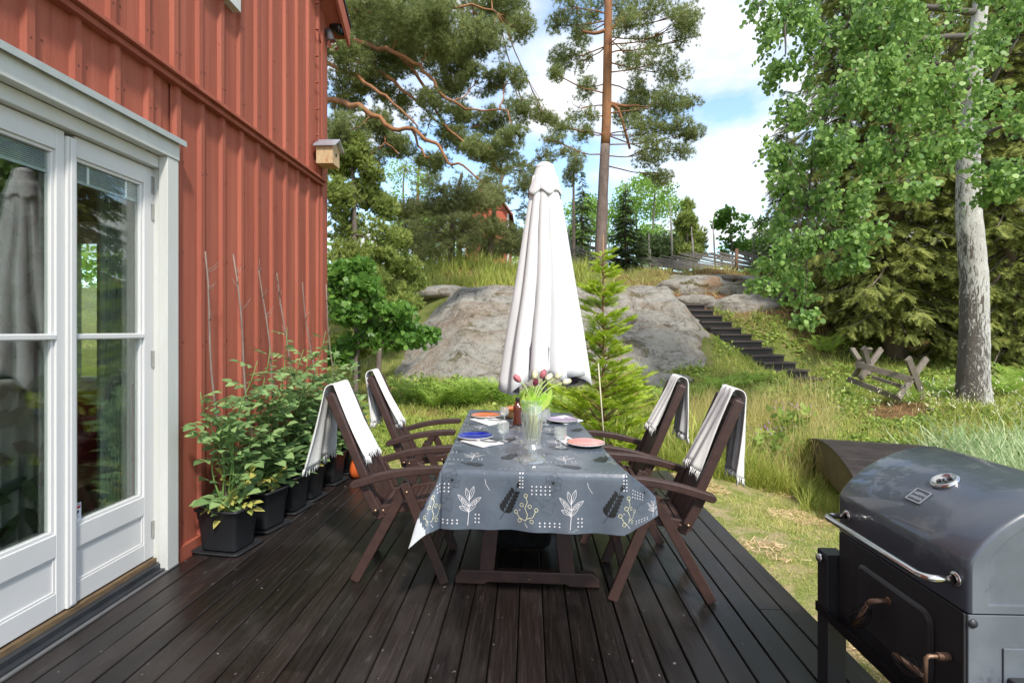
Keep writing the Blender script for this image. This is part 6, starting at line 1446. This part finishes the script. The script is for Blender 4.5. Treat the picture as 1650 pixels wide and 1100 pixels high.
# --- tall pine in the middle
d1 = 17.6; rt = gp(966, d1); tp_ = tree('pine_tree', rt, 'tall straight pine with bare lower trunk and orange upper trunk behind the rock')
pts = [(966, 445, 12), (968, 400, 9.6), (972, 300, 8.2), (977, 200, 7.4), (979, 100, 7), (980, 20, 6.4), (982, -120, 5.5), (984, -260, 3)]
P3 = [at(a, b, d1) for a, b, c in pts]; P3[0].z = rt.z-.15
def stem(mb, P, rad, seg=14, m=0):
    mb.tube(P, rad, seg, m)
def refine(P, rad, k=6, nz_=.0):
    Q = []; Rr_ = []
    for i in range(len(P)-1):
        for j in range(k): t = j/k; Q.append(P[i].lerp(P[i+1], t)); Rr_.append((rad[i]+(rad[i+1]-rad[i])*t)*(1+random.uniform(-nz_, nz_)))
    Q.append(P[-1]); Rr_.append(rad[-1]); return Q, Rr_
Q, Rr_ = refine(P3, [c*d1/F for a, b, c in pts], 6, .03)
cut = min(range(len(Q)), key=lambda i: abs(Q[i].z-at(0, 235, d1).z))
m = MB(); m.tube(Q[:cut+1], Rr_[:cut+1], 14); m.build('trunk', M_gbark, tp_)
m = MB(); m.tube(Q[cut:], Rr_[cut:], 14); m.build('upper_trunk', M_pbark, tp_)
cl2 = clumps([(1045, 15, 48, 22), (1095, 40, 34, 22), (1060, 60, 40, 24), (1110, 65, 22, 14), (1010, 40, 26, 20), (1050, 105, 40, 26), (1015, 90, 24, 20), (1090, 120, 28, 18), (1035, 150, 36, 26), (1075, 165, 34, 22), (1110, 170, 24, 12), (1035, 200, 38, 26), (1085, 205, 34, 18), (1115, 215, 22, 12), (1045, 245, 38, 24), (1095, 245, 26, 14), (1060, 285, 26, 16), (1010, 180, 24, 26), (1000, 20, 26, 22), (1115, 20, 22, 14),
    (920, 10, 34, 20), (900, 40, 22, 14), (935, 55, 26, 18), (905, 95, 26, 18), (935, 100, 22, 18), (895, 120, 16, 12), (945, 140, 18, 16), (930, 175, 24, 18), (950, 190, 16, 16), (905, 205, 24, 12), (940, 215, 18, 14), (890, 225, 22, 8), (955, 25, 20, 20), (980, -20, 50, 20), (1050, -25, 50, 20), (925, -25, 40, 18)], d1, 1.3, 900, depth=1.5, seed=4)
bt_ = MB(); twigs_to(bt_, cl2, [q for q in Q if q.z > at(0, 275, d1).z], .030, 4)
for (a, b) in (((981, 50), (1020, 28)), ((978, 48), (938, 50)), ((979, 165), (1030, 170)), ((977, 170), (1015, 240))): limb(bt_, [at(a[0], a[1], d1), at((a[0]+b[0])/2, min(a[1], b[1])+6, d1), at(b[0], b[1], d1)], .07, .04, 7)
bt_.build('branches', M_pbark, tp_)
P = ell(cl2, .41, 5, 2.0); leaves('needles', P, PINE, .155, M_pine, tp_, D=rdir(len(P), .45))
# --- further pines on the left hill
def cloudtree(name, label, px_, d_, trunk, cl_, T, size, mat, bark, keep=.40, up=.5, group=None, dens=400, dj=.8, r=None, depth=1.3, seed=1, twn=3):
    rt = gp(px_, d_); o = tree(name, rt, label, group=group); m = MB(); P = [rt+Vector((0, 0, -.2))]+[at(a, b, d_) for a, b in trunk]; r = r or .1
    q = limb(m, P, r, r*.35, 8, .01); m.build('trunk', bark, o)
    c = clumps(cl_, d_, dj, dens, depth=depth, seed=seed); m = MB(); twigs_to(m, c, q[3:], r*.25, twn); m.build('branches', bark, o)
    p = ell(c, keep, seed, 1.5); leaves('needles' if T in (PINE, JUN, SPR) else 'leaves', p, T, size, mat, o, D=rdir(len(p), up)); return o
cloudtree('pine_tree', 'short bushy pine standing on the hill left of the parasol', 728, 18.2, [(728, 380), (735, 320), (745, 280)], [(700, 305, 40, 18), (745, 300, 38, 20), (680, 335, 40, 20), (725, 335, 40, 20), (775, 325, 36, 20), (700, 368, 42, 20), (750, 365, 44, 22), (665, 395, 40, 16), (705, 402, 40, 14), (745, 392, 36, 14), (785, 362, 30, 18), (640, 340, 22, 16)], PINE, .19, M_pine2, M_gbark, .38, .6, dens=560, r=.14, seed=3)
cloudtree('pine_tree', 'pine with drooping low branches close left of the parasol', 790, 20, [(792, 380), (800, 320), (815, 270)], [(790, 290, 30, 18), (830, 275, 34, 18), (860, 262, 30, 16), (800, 315, 34, 20), (850, 300, 24, 22), (770, 385, 36, 18), (815, 372, 28, 18), (790, 405, 40, 14), (835, 395, 22, 20), (880, 250, 20, 14), (845, 340, 16, 20)], PINE, .2, M_pine2, M_gbark, .40, .6, dens=520, r=.13, seed=6)
cloudtree('pine_tree', 'slender pine right behind the tip of the parasol', 925, 24, [(924, 330), (926, 250)], [(922, 240, 14, 14), (930, 262, 18, 16), (918, 285, 14, 18), (905, 245, 12, 10)], PINE, .2, M_pine2, M_gbark, .35, .6, dens=800, r=.09, seed=7)
cloudtree('birch_tree', 'airy young birch behind the juniper at the left', 655, 21, [(652, 360), (650, 300), (655, 260)], [(650, 280, 30, 22), (680, 300, 26, 20), (630, 310, 22, 22), (660, 330, 26, 20), (690, 350, 20, 22), (640, 360, 24, 20), (670, 380, 26, 20)], OVAL, .10, M_birch, M_twig, .44, 0, dens=1100, r=.07, seed=8)
cloudtree('pine_tree', 'thin distant pine trunk seen through the gap left of the bushy pine', 674, 26, [(674, 380), (673, 300), (676, 250)], [(675, 262, 30, 14), (690, 282, 22, 10), (655, 275, 18, 10)], PINE, .22, M_pine, M_pbark, .4, .6, dens=500, r=.12, seed=9)
# juniper and hedge bushes at the left
cloudtree('juniper_bush', 'tall yellow green juniper leaning over the hill beside the house corner', 575, 11.6, [(572, 420), (570, 320), (568, 250)], [(545, 265, 24, 26), (575, 250, 24, 24), (600, 275, 22, 24), (545, 315, 26, 28), (590, 315, 28, 26), (620, 335, 22, 22), (555, 365, 34, 28), (605, 372, 34, 26), (640, 385, 22, 20), (560, 410, 36, 26), (610, 415, 36, 26), (650, 430, 30, 22), (670, 455, 22, 16), (590, 450, 38, 24), (640, 470, 30, 20), (540, 440, 28, 30), (575, 230, 16, 14)], JUN, .13, M_jun, M_twig, .36, .75, dens=900, r=.09, depth=1.6, seed=10, dj=.7)
cloudtree('juniper_bush', 'lower juniper spilling over the left end of the rock', 610, 10.6, [(612, 520), (615, 480)], [(560, 500, 40, 30), (610, 500, 40, 28), (655, 490, 28, 18), (560, 560, 36, 26), (600, 550, 30, 24)], JUN, .12, M_jun, M_twig, .38, .7, dens=700, r=.07, depth=1.4, seed=11, dj=.5)
cloudtree('oak_sapling', 'young oak with bright leaves between the house corner and the rock', 573, 8.9, [(573, 590), (578, 560), (570, 500), (560, 450)], [(550, 440, 26, 16), (580, 430, 26, 12), (545, 475, 26, 18), (585, 465, 30, 16), (560, 505, 34, 18), (605, 495, 22, 12), (640, 505, 26, 14), (600, 530, 36, 16), (650, 530, 34, 16), (690, 540, 22, 10), (625, 550, 40, 12), (560, 545, 30, 16), (665, 550, 28, 8), (545, 575, 26, 14)], OAK, .125, M_oak, M_twig, .34, .1, dens=760, r=.045, depth=1.3, seed=12, dj=.35)
cloudtree('pine_tree', 'broad pine filling the hilltop in front of the red cottage', 740, 22, [(742, 380), (745, 330)], [(700, 345, 40, 22), (745, 330, 36, 18), (690, 385, 40, 22), (735, 375, 44, 24), (785, 400, 44, 18), (830, 390, 26, 26), (660, 360, 30, 30), (700, 415, 60, 12)], PINE, .19, M_pine2, M_gbark, .36, .6, dens=900, r=.12, seed=40)
# --- conifers and birches behind the fence
def spruce(name, label, px_, d_, H, Rb, z0=.3, mat=M_spr, size=.22, droop=.5, dens=1.0, whorl=.25, nb=8, bark=M_gbark, group=None, tr_r=None, up=.0, power=.9, keep=None, root=None, spread=.30):
    rt = root or gp(px_, d_); o = tree(name, rt, label, group=group); m = MB(); tr_r = tr_r or H*.011
    m.tube([rt+Vector((0, 0, -.2)), rt+Vector((0, 0, H*.5)), rt+Vector((0, 0, H))], [tr_r*1.1, tr_r*.6, .008], 10); m.build('trunk', bark, o)
    P = []; D = []; N_ = []; b = MB(); z = z0; w_i = 0
    while z < H*.97:
        L_ = Rb*(1-z/H)**power*random.uniform(.75, 1.1); L_ = max(L_, .05)
        for k in range(nb):
            a = 2*math.pi*(k+random.random()*.6)/nb+w_i*.7; l = L_*random.uniform(.6, 1.15); zj = random.uniform(-.6, .6)*whorl; dirv = Vector((math.cos(a), math.sin(a), 0)); pts = []
            for t in (0, .25, .5, .75, 1): pts.append(rt+Vector((0, 0, z+zj))+dirv*l*t+Vector((0, 0, l*(up*t-droop*(t**1.4)+droop*.45*t**3))))
            b.tube(pts, [.010+.012*l, .009+.009*l, .006+.006*l, .005+.003*l, .003], 4)
            ns_ = max(3, int(dens*l/size*7))
            for s_ in range(ns_):
                t = random.uniform(.12, 1)**.8*4; i = min(3, int(t)); q = pts[i].lerp(pts[i+1], t-i); sd_ = Vector((-dirv.y, dirv.x, 0))*random.choice((-1, 1))
                w2 = random.random(); off = sd_*w2*spread*l*(1-t/4.6)
                P.append(q+off+Vector((0, 0, -abs(w2)*.10*l*droop))); D.append((dirv*random.uniform(.3, .9)+sd_*random.uniform(.2, .9)+Vector((0, 0, -droop*random.uniform(.2, 1.5)+up*.8)))); N_.append((random.gauss(0, .4), random.gauss(0, .4), 1))
        z += whorl*random.uniform(.8, 1.2); w_i += 1
    b.build('branches', M_twig if bark is M_gbark else bark, o)
    P = np.array([tuple(q) for q in P]); D = np.array([tuple(q) for q in D]); N_ = np.array(N_); Vv, Ff = scatter(SPR[0], SPR[1], P, D, RNG.uniform(size*.6, size*1.3, len(P)), N_); npmesh('needles', Vv, Ff, mat, o); return o
cloudtree('birch_tree', 'dense green birch behind the gap between parasol and tall pine', 935, 29, [(936, 380), (936, 330)], [(925, 345, 26, 22), (955, 335, 22, 22), (930, 385, 34, 26), (965, 375, 24, 28), (905, 400, 24, 20), (940, 415, 40, 14)], OVAL, .16, M_birch, M_twig, .36, 0, dens=1500, r=.07, seed=41)
cloudtree('birch_tree', 'tall leafy birch right of the tall pine behind the round spruce', 1025, 28, [(1026, 380), (1026, 310)], [(1010, 305, 20, 18), (1040, 295, 24, 18), (1000, 345, 22, 22), (1035, 335, 28, 24), (1070, 330, 20, 22), (1000, 385, 24, 24), (1045, 385, 34, 24), (1085, 390, 26, 22), (1050, 415, 60, 12)], OVAL, .16, M_birch, M_twig, .36, 0, dens=1500, r=.08, seed=42)
spruce('spruce_tree', 'dark spruce immediately left of the tall pine trunk', 938, 25, 5.2, 1.2, .4, M_sprd, .24, .4, 1.0, .28, 7)
spruce('spruce_tree', 'dark round spruce immediately right of the tall pine trunk', 1008, 21, 3.7, 1.15, .1, M_sprd, .2, .4, 1.3, .2, 8)
cloudtree('birch_tree', 'light green birch behind the fence right of the dark spruce', 1050, 25, [(1052, 380), (1054, 330), (1056, 290)], [(1045, 300, 24, 16), (1075, 310, 22, 18), (1030, 330, 22, 20), (1062, 340, 26, 20), (1090, 335, 18, 18), (1040, 370, 30, 20), (1080, 370, 26, 20), (1055, 398, 34, 16)], OVAL, .12, M_birch, M_twig, .40, 0, dens=1680, r=.07, seed=13)
cloudtree('birch_tree', 'pale birch sapling just left of the tall pine', 960, 27, [(962, 380), (964, 320)], [(950, 330, 20, 20), (1000, 320, 16, 20), (960, 360, 24, 20), (985, 350, 24, 24), (925, 380, 24, 20)], OVAL, .13, M_birch, M_twig, .42, 0, dens=1500, r=.06, seed=14)
cloudtree('juniper_bush', 'cone shaped dark juniper at the right end of the birch', 1108, 23.5, [(1108, 380), (1108, 340)], [(1108, 335, 10, 14), (1105, 360, 18, 18), (1112, 385, 26, 22), (1100, 408, 34, 18), (1120, 410, 24, 16)], JUN, .24, M_jun, M_twig, .34, .8, dens=1000, r=.07, seed=15)
cloudtree('juniper_bush', 'low green juniper behind the fence between the spruce and the cone shaped one', 1060, 23, [(1060, 410), (1060, 390)], [(1045, 400, 26, 22), (1075, 400, 26, 24), (1060, 415, 34, 14)], JUN, .22, M_sprd, M_twig, .34, .8, dens=800, r=.06, seed=16)
cloudtree('oak_sapling', 'open young oak silhouetted against the sky behind the fence', 1180, 22.5, [(1180, 400), (1176, 370), (1178, 345)], [(1172, 345, 18, 10), (1195, 352, 14, 8), (1160, 362, 14, 9), (1185, 372, 22, 10), (1205, 375, 14, 12), (1168, 390, 16, 10), (1195, 398, 22, 12), (1162, 408, 16, 10), (1215, 400, 18, 16)], OAK, .20, M_oak, M_twig, .38, .1, dens=1560, r=.05, seed=17)
cloudtree('birch_tree', 'light green bush at the right end of the fence', 1225, 21.5, [(1226, 400), (1228, 370)], [(1225, 360, 14, 12), (1240, 385, 22, 20), (1215, 400, 18, 16), (1250, 410, 26, 18), (1230, 418, 22, 12), (1270, 390, 22, 24)], OVAL, .13, M_birch, M_twig, .38, 0, dens=1860, r=.05, seed=18)
# low distant wood beyond the hill top
P = []
for px_ in range(-400, 2100, 26):
    d_ = random.uniform(42, 60); c = cp(px_, d_); h_ = random.uniform(1.2, 2.6)+(3.5 if px_ > 1280 or px_ < 900 else 0); P.append((Vector((c.x, c.y, 4.6+h_*.5)), 1.9, 1.9, h_*.75, 200))
for px_ in range(1720, 2900, 45):
    d_ = random.uniform(17, 24); c = cp(px_, d_); h_ = random.uniform(5, 9); P.append((Vector((c.x, c.y, 1.0+h_*.45)), 1.8, 1.8, h_*.55, 800))
P = ell(P, .30, 2, .6); Vv, Ff = scatter(OVAL[0], OVAL[1], P, rdir(len(P), .2), RNG.uniform(.4, .7, len(P))); npmesh('distant_wood', Vv, Ff, M_birch, kind='stuff')
# distant red house
hc = cp(752, 37); rh = empty('red_cottage', (hc.x, hc.y, 4.5), 'red wooden cottage glimpsed through the pines on the hill', 'house')
M_rc = pm('cottage_red', (.42, .09, .045), (.36, .075, .04), scale=3, stretch=(4, 4, .3), rough=.8)
m = MB(); X0, X1, Y0, Y1 = hc.x-.2, hc.x+3.0, hc.y, hc.y+6; zt = at(0, 345, 37).z; zr_ = at(0, 290, 37).z
m.box(X0, X1, Y0, Y1, 3.5, zt); xm = (X0+X1)/2
m.add([(X0, Y0, zt), (X1, Y0, zt), (xm, Y0, zr_), (X0, Y1, zt), (X1, Y1, zt), (xm, Y1, zr_)], [(0, 1, 2), (3, 5, 4)]); m.build('wall', M_rc, rh)
m = MB(); m.add([(X0-.3, Y0-.4, zt-.2), (xm, Y0-.4, zr_+.05), (xm, Y1, zr_+.05), (X0-.3, Y1, zt-.2), (X0-.3, Y0-.4, zt-.05), (xm, Y0-.4, zr_+.2), (xm, Y1, zr_+.2), (X0-.3, Y1, zt-.05)], [(0, 1, 2, 3), (4, 7, 6, 5), (0, 4, 5, 1), (0, 3, 7, 4)])
m.add([(X1+.3, Y0-.4, zt-.25), (xm, Y0-.4, zr_+.05), (xm, Y1, zr_+.05), (X1+.3, Y1, zt-.25), (X1+.3, Y0-.4, zt-.1), (xm, Y0-.4, zr_+.2), (xm, Y1, zr_+.2), (X1+.3, Y1, zt-.1)], [(0, 3, 2, 1), (4, 5, 6, 7), (0, 1, 5, 4), (0, 4, 7, 3)]); m.build('roof', pm('cottage_tile', (.30, .10, .06), rough=.8), rh)
m = MB(); 
for a_ in (X0, X1-.14): m.box(a_, a_+.14, Y0-.03, Y0-.002, 3.6, zt)
m.build('corner_board', M_white, rh)
# --- spruces at the right
spruce('spruce_tree', 'old spruce with drooping yellow green branches behind the sawbuck', 1443, 12.6, 13, 2.1, 1.0, M_spr, .24, .75, 1.25, .30, 9, tr_r=.24, power=.6)
spruce('spruce_tree', 'spruce filling the gap just left of the aspen trunk', 1360, 14.2, 12, 2.2, .5, M_spr, .25, .7, 1.1, .32, 9, tr_r=.18, power=.6)
spruce('spruce_tree', 'spruce directly right of the aspen trunk', 1625, 11.4, 12, 2.0, .5, M_spr, .23, .75, 1.25, .30, 9, tr_r=.14, power=.6)
spruce('spruce_tree', 'dark spruce behind the aspen trunk', 1535, 15.5, 14, 2.6, .4, M_spr, .30, .7, .9, .38, 8, tr_r=.2, power=.6)
spruce('spruce_tree', 'dark spruce rising behind the left edge of the aspen leaves', 1268, 19.5, 7.2, 1.5, .6, M_sprd, .3, .5, .9, .3, 7)
spruce('spruce_tree', 'distant spruce behind the others on the right', 1700, 15, 13, 2.6, .4, M_spr, .38, .7, .7, .4, 8, tr_r=.2, power=.6)
# bare dead twigs low in the spruces
# --- young spruce near the table
ys = gp(972, 6.3); top = at(979, 378, 6.3).z
spruce('young_spruce', 'young bright green spruce with long leader right of the parasol', 972, 6.3, top-ys.z, .85, .10, M_young, .115, .12, 2.1, .20, 7, bark=pm('young_bark', (.30, .18, .09), rough=.8), tr_r=.022, up=.50, power=1.0, spread=.55)
a_, b_ = at(976, 745, 5.4), at(964, 585, 5.5); m = MB(); m.tube([a_, b_], .007, 7); m.build('bamboo_cane', pm('cane', (.62, .55, .40), rough=.6), label='thin pale cane stuck in the ground before the young spruce', cat='cane')
# --- aspen
dA = 8.6; rt = gp(1566, dA); asp = tree('aspen_tree', rt, 'big aspen with pale trunk and hanging round leaves at the right')
pts = [(1568, 662, 37), (1567, 640, 31), (1568, 600, 27.5), (1570, 540, 26), (1570, 450, 24), (1561, 350, 22.5), (1560, 250, 20), (1566, 150, 16), (1576, 50, 13.5), (1588, -80, 12), (1600, -260, 10), (1610, -420, 5)]
P3 = [at(a, b, dA) for a, b, c in pts]; P3[0].z = rt.z-.12; Q, Rr_ = refine(P3, [c*.76*dA/F for a, b, c in pts], 8, .02)
def aspbark():
    m, nt, out = nmat('aspen_bark'); L = nt.links.new; p = nd(nt, 'ShaderNodeBsdfPrincipled'); L(p.outputs[0], out.inputs[0]); p.inputs['Roughness'].default_value = .85
    n1 = noise_tex(nt, 9, (2.2, 2.2, .55), detail=7, rough=.75, dist=1.2); n2 = noise_tex(nt, 2.2, (1, 1, 1.2), detail=5); n3 = noise_tex(nt, 7, (1, 1, 5), detail=4)
    tc = nd(nt, 'ShaderNodeTexCoord'); s_ = nd(nt, 'ShaderNodeSeparateXYZ'); L(tc.outputs['Object'], s_.inputs[0])
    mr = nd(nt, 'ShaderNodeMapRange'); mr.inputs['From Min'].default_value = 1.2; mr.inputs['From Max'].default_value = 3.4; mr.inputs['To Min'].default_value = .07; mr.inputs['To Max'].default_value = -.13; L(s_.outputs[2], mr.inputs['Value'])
    mrx = nd(nt, 'ShaderNodeMapRange'); mrx.inputs['From Min'].default_value = -.25; mrx.inputs['From Max'].default_value = .12; mrx.inputs['To Min'].default_value = .16; mrx.inputs['To Max'].default_value = -.05; L(s_.outputs[0], mrx.inputs['Value'])  # darker towards the left: black bark together with shade painted into the colour
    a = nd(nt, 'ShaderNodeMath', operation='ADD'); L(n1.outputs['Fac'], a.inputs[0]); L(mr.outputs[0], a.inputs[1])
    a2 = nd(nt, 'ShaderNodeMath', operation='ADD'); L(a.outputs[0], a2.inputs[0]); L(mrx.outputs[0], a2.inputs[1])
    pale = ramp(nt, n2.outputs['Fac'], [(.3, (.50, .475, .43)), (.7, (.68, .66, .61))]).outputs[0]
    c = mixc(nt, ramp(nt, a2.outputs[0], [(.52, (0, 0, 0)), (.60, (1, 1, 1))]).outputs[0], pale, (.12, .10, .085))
    c = mixc(nt, ramp(nt, n3.outputs['Fac'], [(.66, (0, 0, 0)), (.70, (.9, .9, .9))]).outputs[0], c, (.55, .54, .50))
    L(c, p.inputs['Base Color']); b = nd(nt, 'ShaderNodeBump'); b.inputs['Strength'].default_value = 1; b.inputs['Distance'].default_value = .05; b.invert = True; L(a.outputs[0], b.inputs['Height']); L(b.outputs[0], p.inputs['Normal']); return m
M_ab = aspbark()
m = MB(); m.tube(Q, Rr_, 28)
for i, v_ in enumerate(m.v[:len(Q)*28]):      # root flare and fluting
    q = Q[i//28]; k = i % 28; h_ = max(0, 1-(q.z-rt.z)/.5); w2 = 1+.16*h_*h_*math.sin(k/28*2*math.pi*5)+.015*math.sin(k*1.7+q.z*3); m.v[i] = tuple(q+(Vector(v_)-q)*w2)
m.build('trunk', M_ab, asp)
acl = [(1215, 25, 36, 26, 8.0), (1250, 60, 40, 34, 8.0), (1300, 20, 50, 34, 7.9), (1350, 70, 52, 40, 7.6), (1410, 30, 55, 40, 7.5), (1470, 80, 55, 45, 7.3), (1520, 25, 50, 36, 7.6), (1290, 115, 44, 34, 8.0), (1255, 120, 26, 20, 8.1), (1400, 130, 60, 45, 7.4), (1340, 165, 52, 40, 7.7), (1460, 175, 60, 48, 7.0), (1530, 130, 44, 44, 7.2), (1560, 190, 34, 40, 7.2),
       (1272, 190, 30, 30, 8.0), (1255, 245, 34, 34, 8.0), (1310, 240, 44, 40, 7.7), (1380, 235, 52, 42, 7.3), (1450, 255, 46, 38, 7.0), (1510, 235, 40, 34, 7.0), (1245, 305, 24, 34, 8.1), (1295, 320, 40, 40, 7.7), (1355, 320, 46, 38, 7.4), (1415, 315, 40, 34, 7.2), (1470, 300, 26, 18, 7.0), (1255, 365, 22, 26, 8.0), (1285, 395, 36, 36, 7.7), (1340, 390, 42, 30, 7.5), (1400, 375, 34, 26, 7.4),
       (1270, 440, 30, 20, 7.7), (1300, 465, 22, 34, 7.6), (1345, 430, 22, 16, 7.6), (1235, 460, 16, 16, 7.9), (1298, 510, 10, 16, 7.6), (1375, 425, 14, 12, 7.5), (1240, 420, 18, 16, 8),
       (1600, 60, 40, 40, 7.4), (1640, 30, 30, 36, 7.4), (1590, 150, 24, 30, 7.8), (1610, 215, 36, 36, 7.2), (1640, 180, 26, 36, 7.2), (1590, 280, 34, 28, 7.1), (1635, 290, 26, 28, 7.2), (1600, 320, 22, 14, 7.1), (1260, -20, 70, 26, 8), (1380, -25, 80, 30, 7.8), (1520, -30, 80, 30, 7.6), (1640, -20, 60, 30, 7.5)]
cA = clumps(acl, 7.5, .35, 105, depth=1.3, seed=20)
lb_ = MB(); st_ = [q for q in Q if q.z > at(0, 120, dA).z]
br = [[(1576, 20), (1500, 12), (1440, 10), (1400, 22), (1370, 35), (1340, 60), (1312, 92)], [(1580, 0), (1480, -40), (1380, -50), (1280, -30), (1220, 10)], [(1566, 150), (1530, 110), (1480, 100), (1440, 130)], [(1562, 180), (1600, 130), (1640, 60)], [(1574, 60), (1500, 60), (1420, 90), (1360, 130), (1330, 190), (1310, 250), (1300, 330)], [(1590, -90), (1450, -110), (1330, -60), (1270, 20), (1265, 90)], [(1571, 90), (1520, 160), (1470, 200), (1430, 240)], [(1560, 240), (1600, 210), (1640, 200)]]
stA = []
for i, pth in enumerate(br):
    n = len(pth); stA += limb(lb_, [at(x, y, dA-1.0*k/n) for k, (x, y) in enumerate(pth)], .055, .010, 7, .01)[2:]
lb_.build('branch', pm('aspen_branch', (.14, .12, .10), (.07, .06, .05), scale=8, rough=.85), asp)
# hanging strands carry the leaves
tw = MB(); P = []; D = []
for c, rx_, ry_, rz2, n in cA:
    ns_ = max(3, int(n/24)); s0_ = min(stA, key=lambda q: (q-c).length); top_ = c+Vector((0, 0, rz2*.7)); tw.tube([s0_, s0_.lerp(top_, .6)+Vector((0, 0, .04)), top_], [.009, .006, .004], 4)
    for _ in range(ns_):
        a = c+Vector((random.uniform(-.9, .9)*rx_, random.uniform(-.9, .9)*ry_, rz2*random.uniform(.3, .9))); l = rz2*random.uniform(.8, 1.7); e = a+Vector((random.uniform(-.10, .10), random.uniform(-.10, .10), -l))
        if random.random() < .35: tw.tube([top_, a, a.lerp(e, .5)+Vector((.02, 0, 0)), e], [.004, .003, .0025, .0012], 4)
        for _ in range(62):
            t = random.random(); P.append(tuple(a.lerp(e, t)+Vector((random.gauss(0, .06), random.gauss(0, .06), random.gauss(0, .03))))); D.append((random.gauss(0, .6), random.gauss(0, .6), -.8))
tw.build('twigs', M_twig, asp)
P = np.array(P); D = np.array(D); n = len(P); print('aspen leaves', n)
Vv, Ff = scatter(ROUND[0], ROUND[1], P, D, RNG.uniform(.040, .082, n), np.stack([RNG.normal(.1, .6, n), RNG.normal(-.5, .6, n), RNG.normal(.5, .6, n)], 1)); npmesh('leaves', Vv, Ff, M_asp, asp)
# second trunk behind the aspen at the top right
rt = gp(1622, 12.4); o = tree('pine_tree', rt, 'slim dark pine trunk right of the aspen at the top of the photo'); m = MB(); m.tube([rt, at(1620, 150, 12.4), at(1622, -60, 12.4), at(1624, -300, 12.4)], [.17, .14, .13, .08], 10); m.build('trunk', M_gbark, o)
c = clumps([(1650, 60, 30, 14), (1600, 130, 24, 12), (1645, 140, 26, 14), (1600, 10, 30, 16), (1660, -20, 40, 20), (1590, -60, 50, 20)], 12.4, .6, 420, seed=30); m = MB(); twigs_to(m, c, [at(1620, y_, 12.4) for y_ in (140, 60, -30)], .02, 3); m.build('branches', M_gbark, o)
P = ell(c, .4, 3, 1.5); leaves('needles', P, PINE, .17, M_sprd, o, D=rdir(len(P), .4))
# tall spike flowers and rushes in the damp grass
for px_, d_, lb in ((1235, 6.8, 'leafy weed with mauve flowers in the tall grass left of the footbridge'), (1275, 7.4, 'broad leaved weed in the tall grass behind the first one')):
    c = gp(px_, d_); n = 130; P = np.stack([c.x+RNG.normal(0, .15, n), c.y+RNG.normal(0, .12, n), c.z+RNG.uniform(.05, .45, n)], 1); o = empty('weed_plant', c, lb, 'plant')
    leaves('leaves', P, OVAL, .12, M_weed, o, .2); n = 24; P = np.stack([c.x+RNG.normal(0, .1, n), c.y+RNG.normal(0, .1, n), c.z+RNG.uniform(.45, .58, n)], 1); leaves('flowers', P, OVAL, .035, pm('mauve_petal', (.38, .22, .36), rough=.7), o, .5)
for px_, d_ in ((1000, 6.0), (1012, 6.2), (1120, 6.1), (1140, 6.3)): tuft('iris_clump', px_, d_, 40, .75, .016, M_grass, .06, 'clump of upright sword shaped iris leaves in the grass beyond the right hand chairs', 'plant', 'iris clumps beyond the chairs', .15)
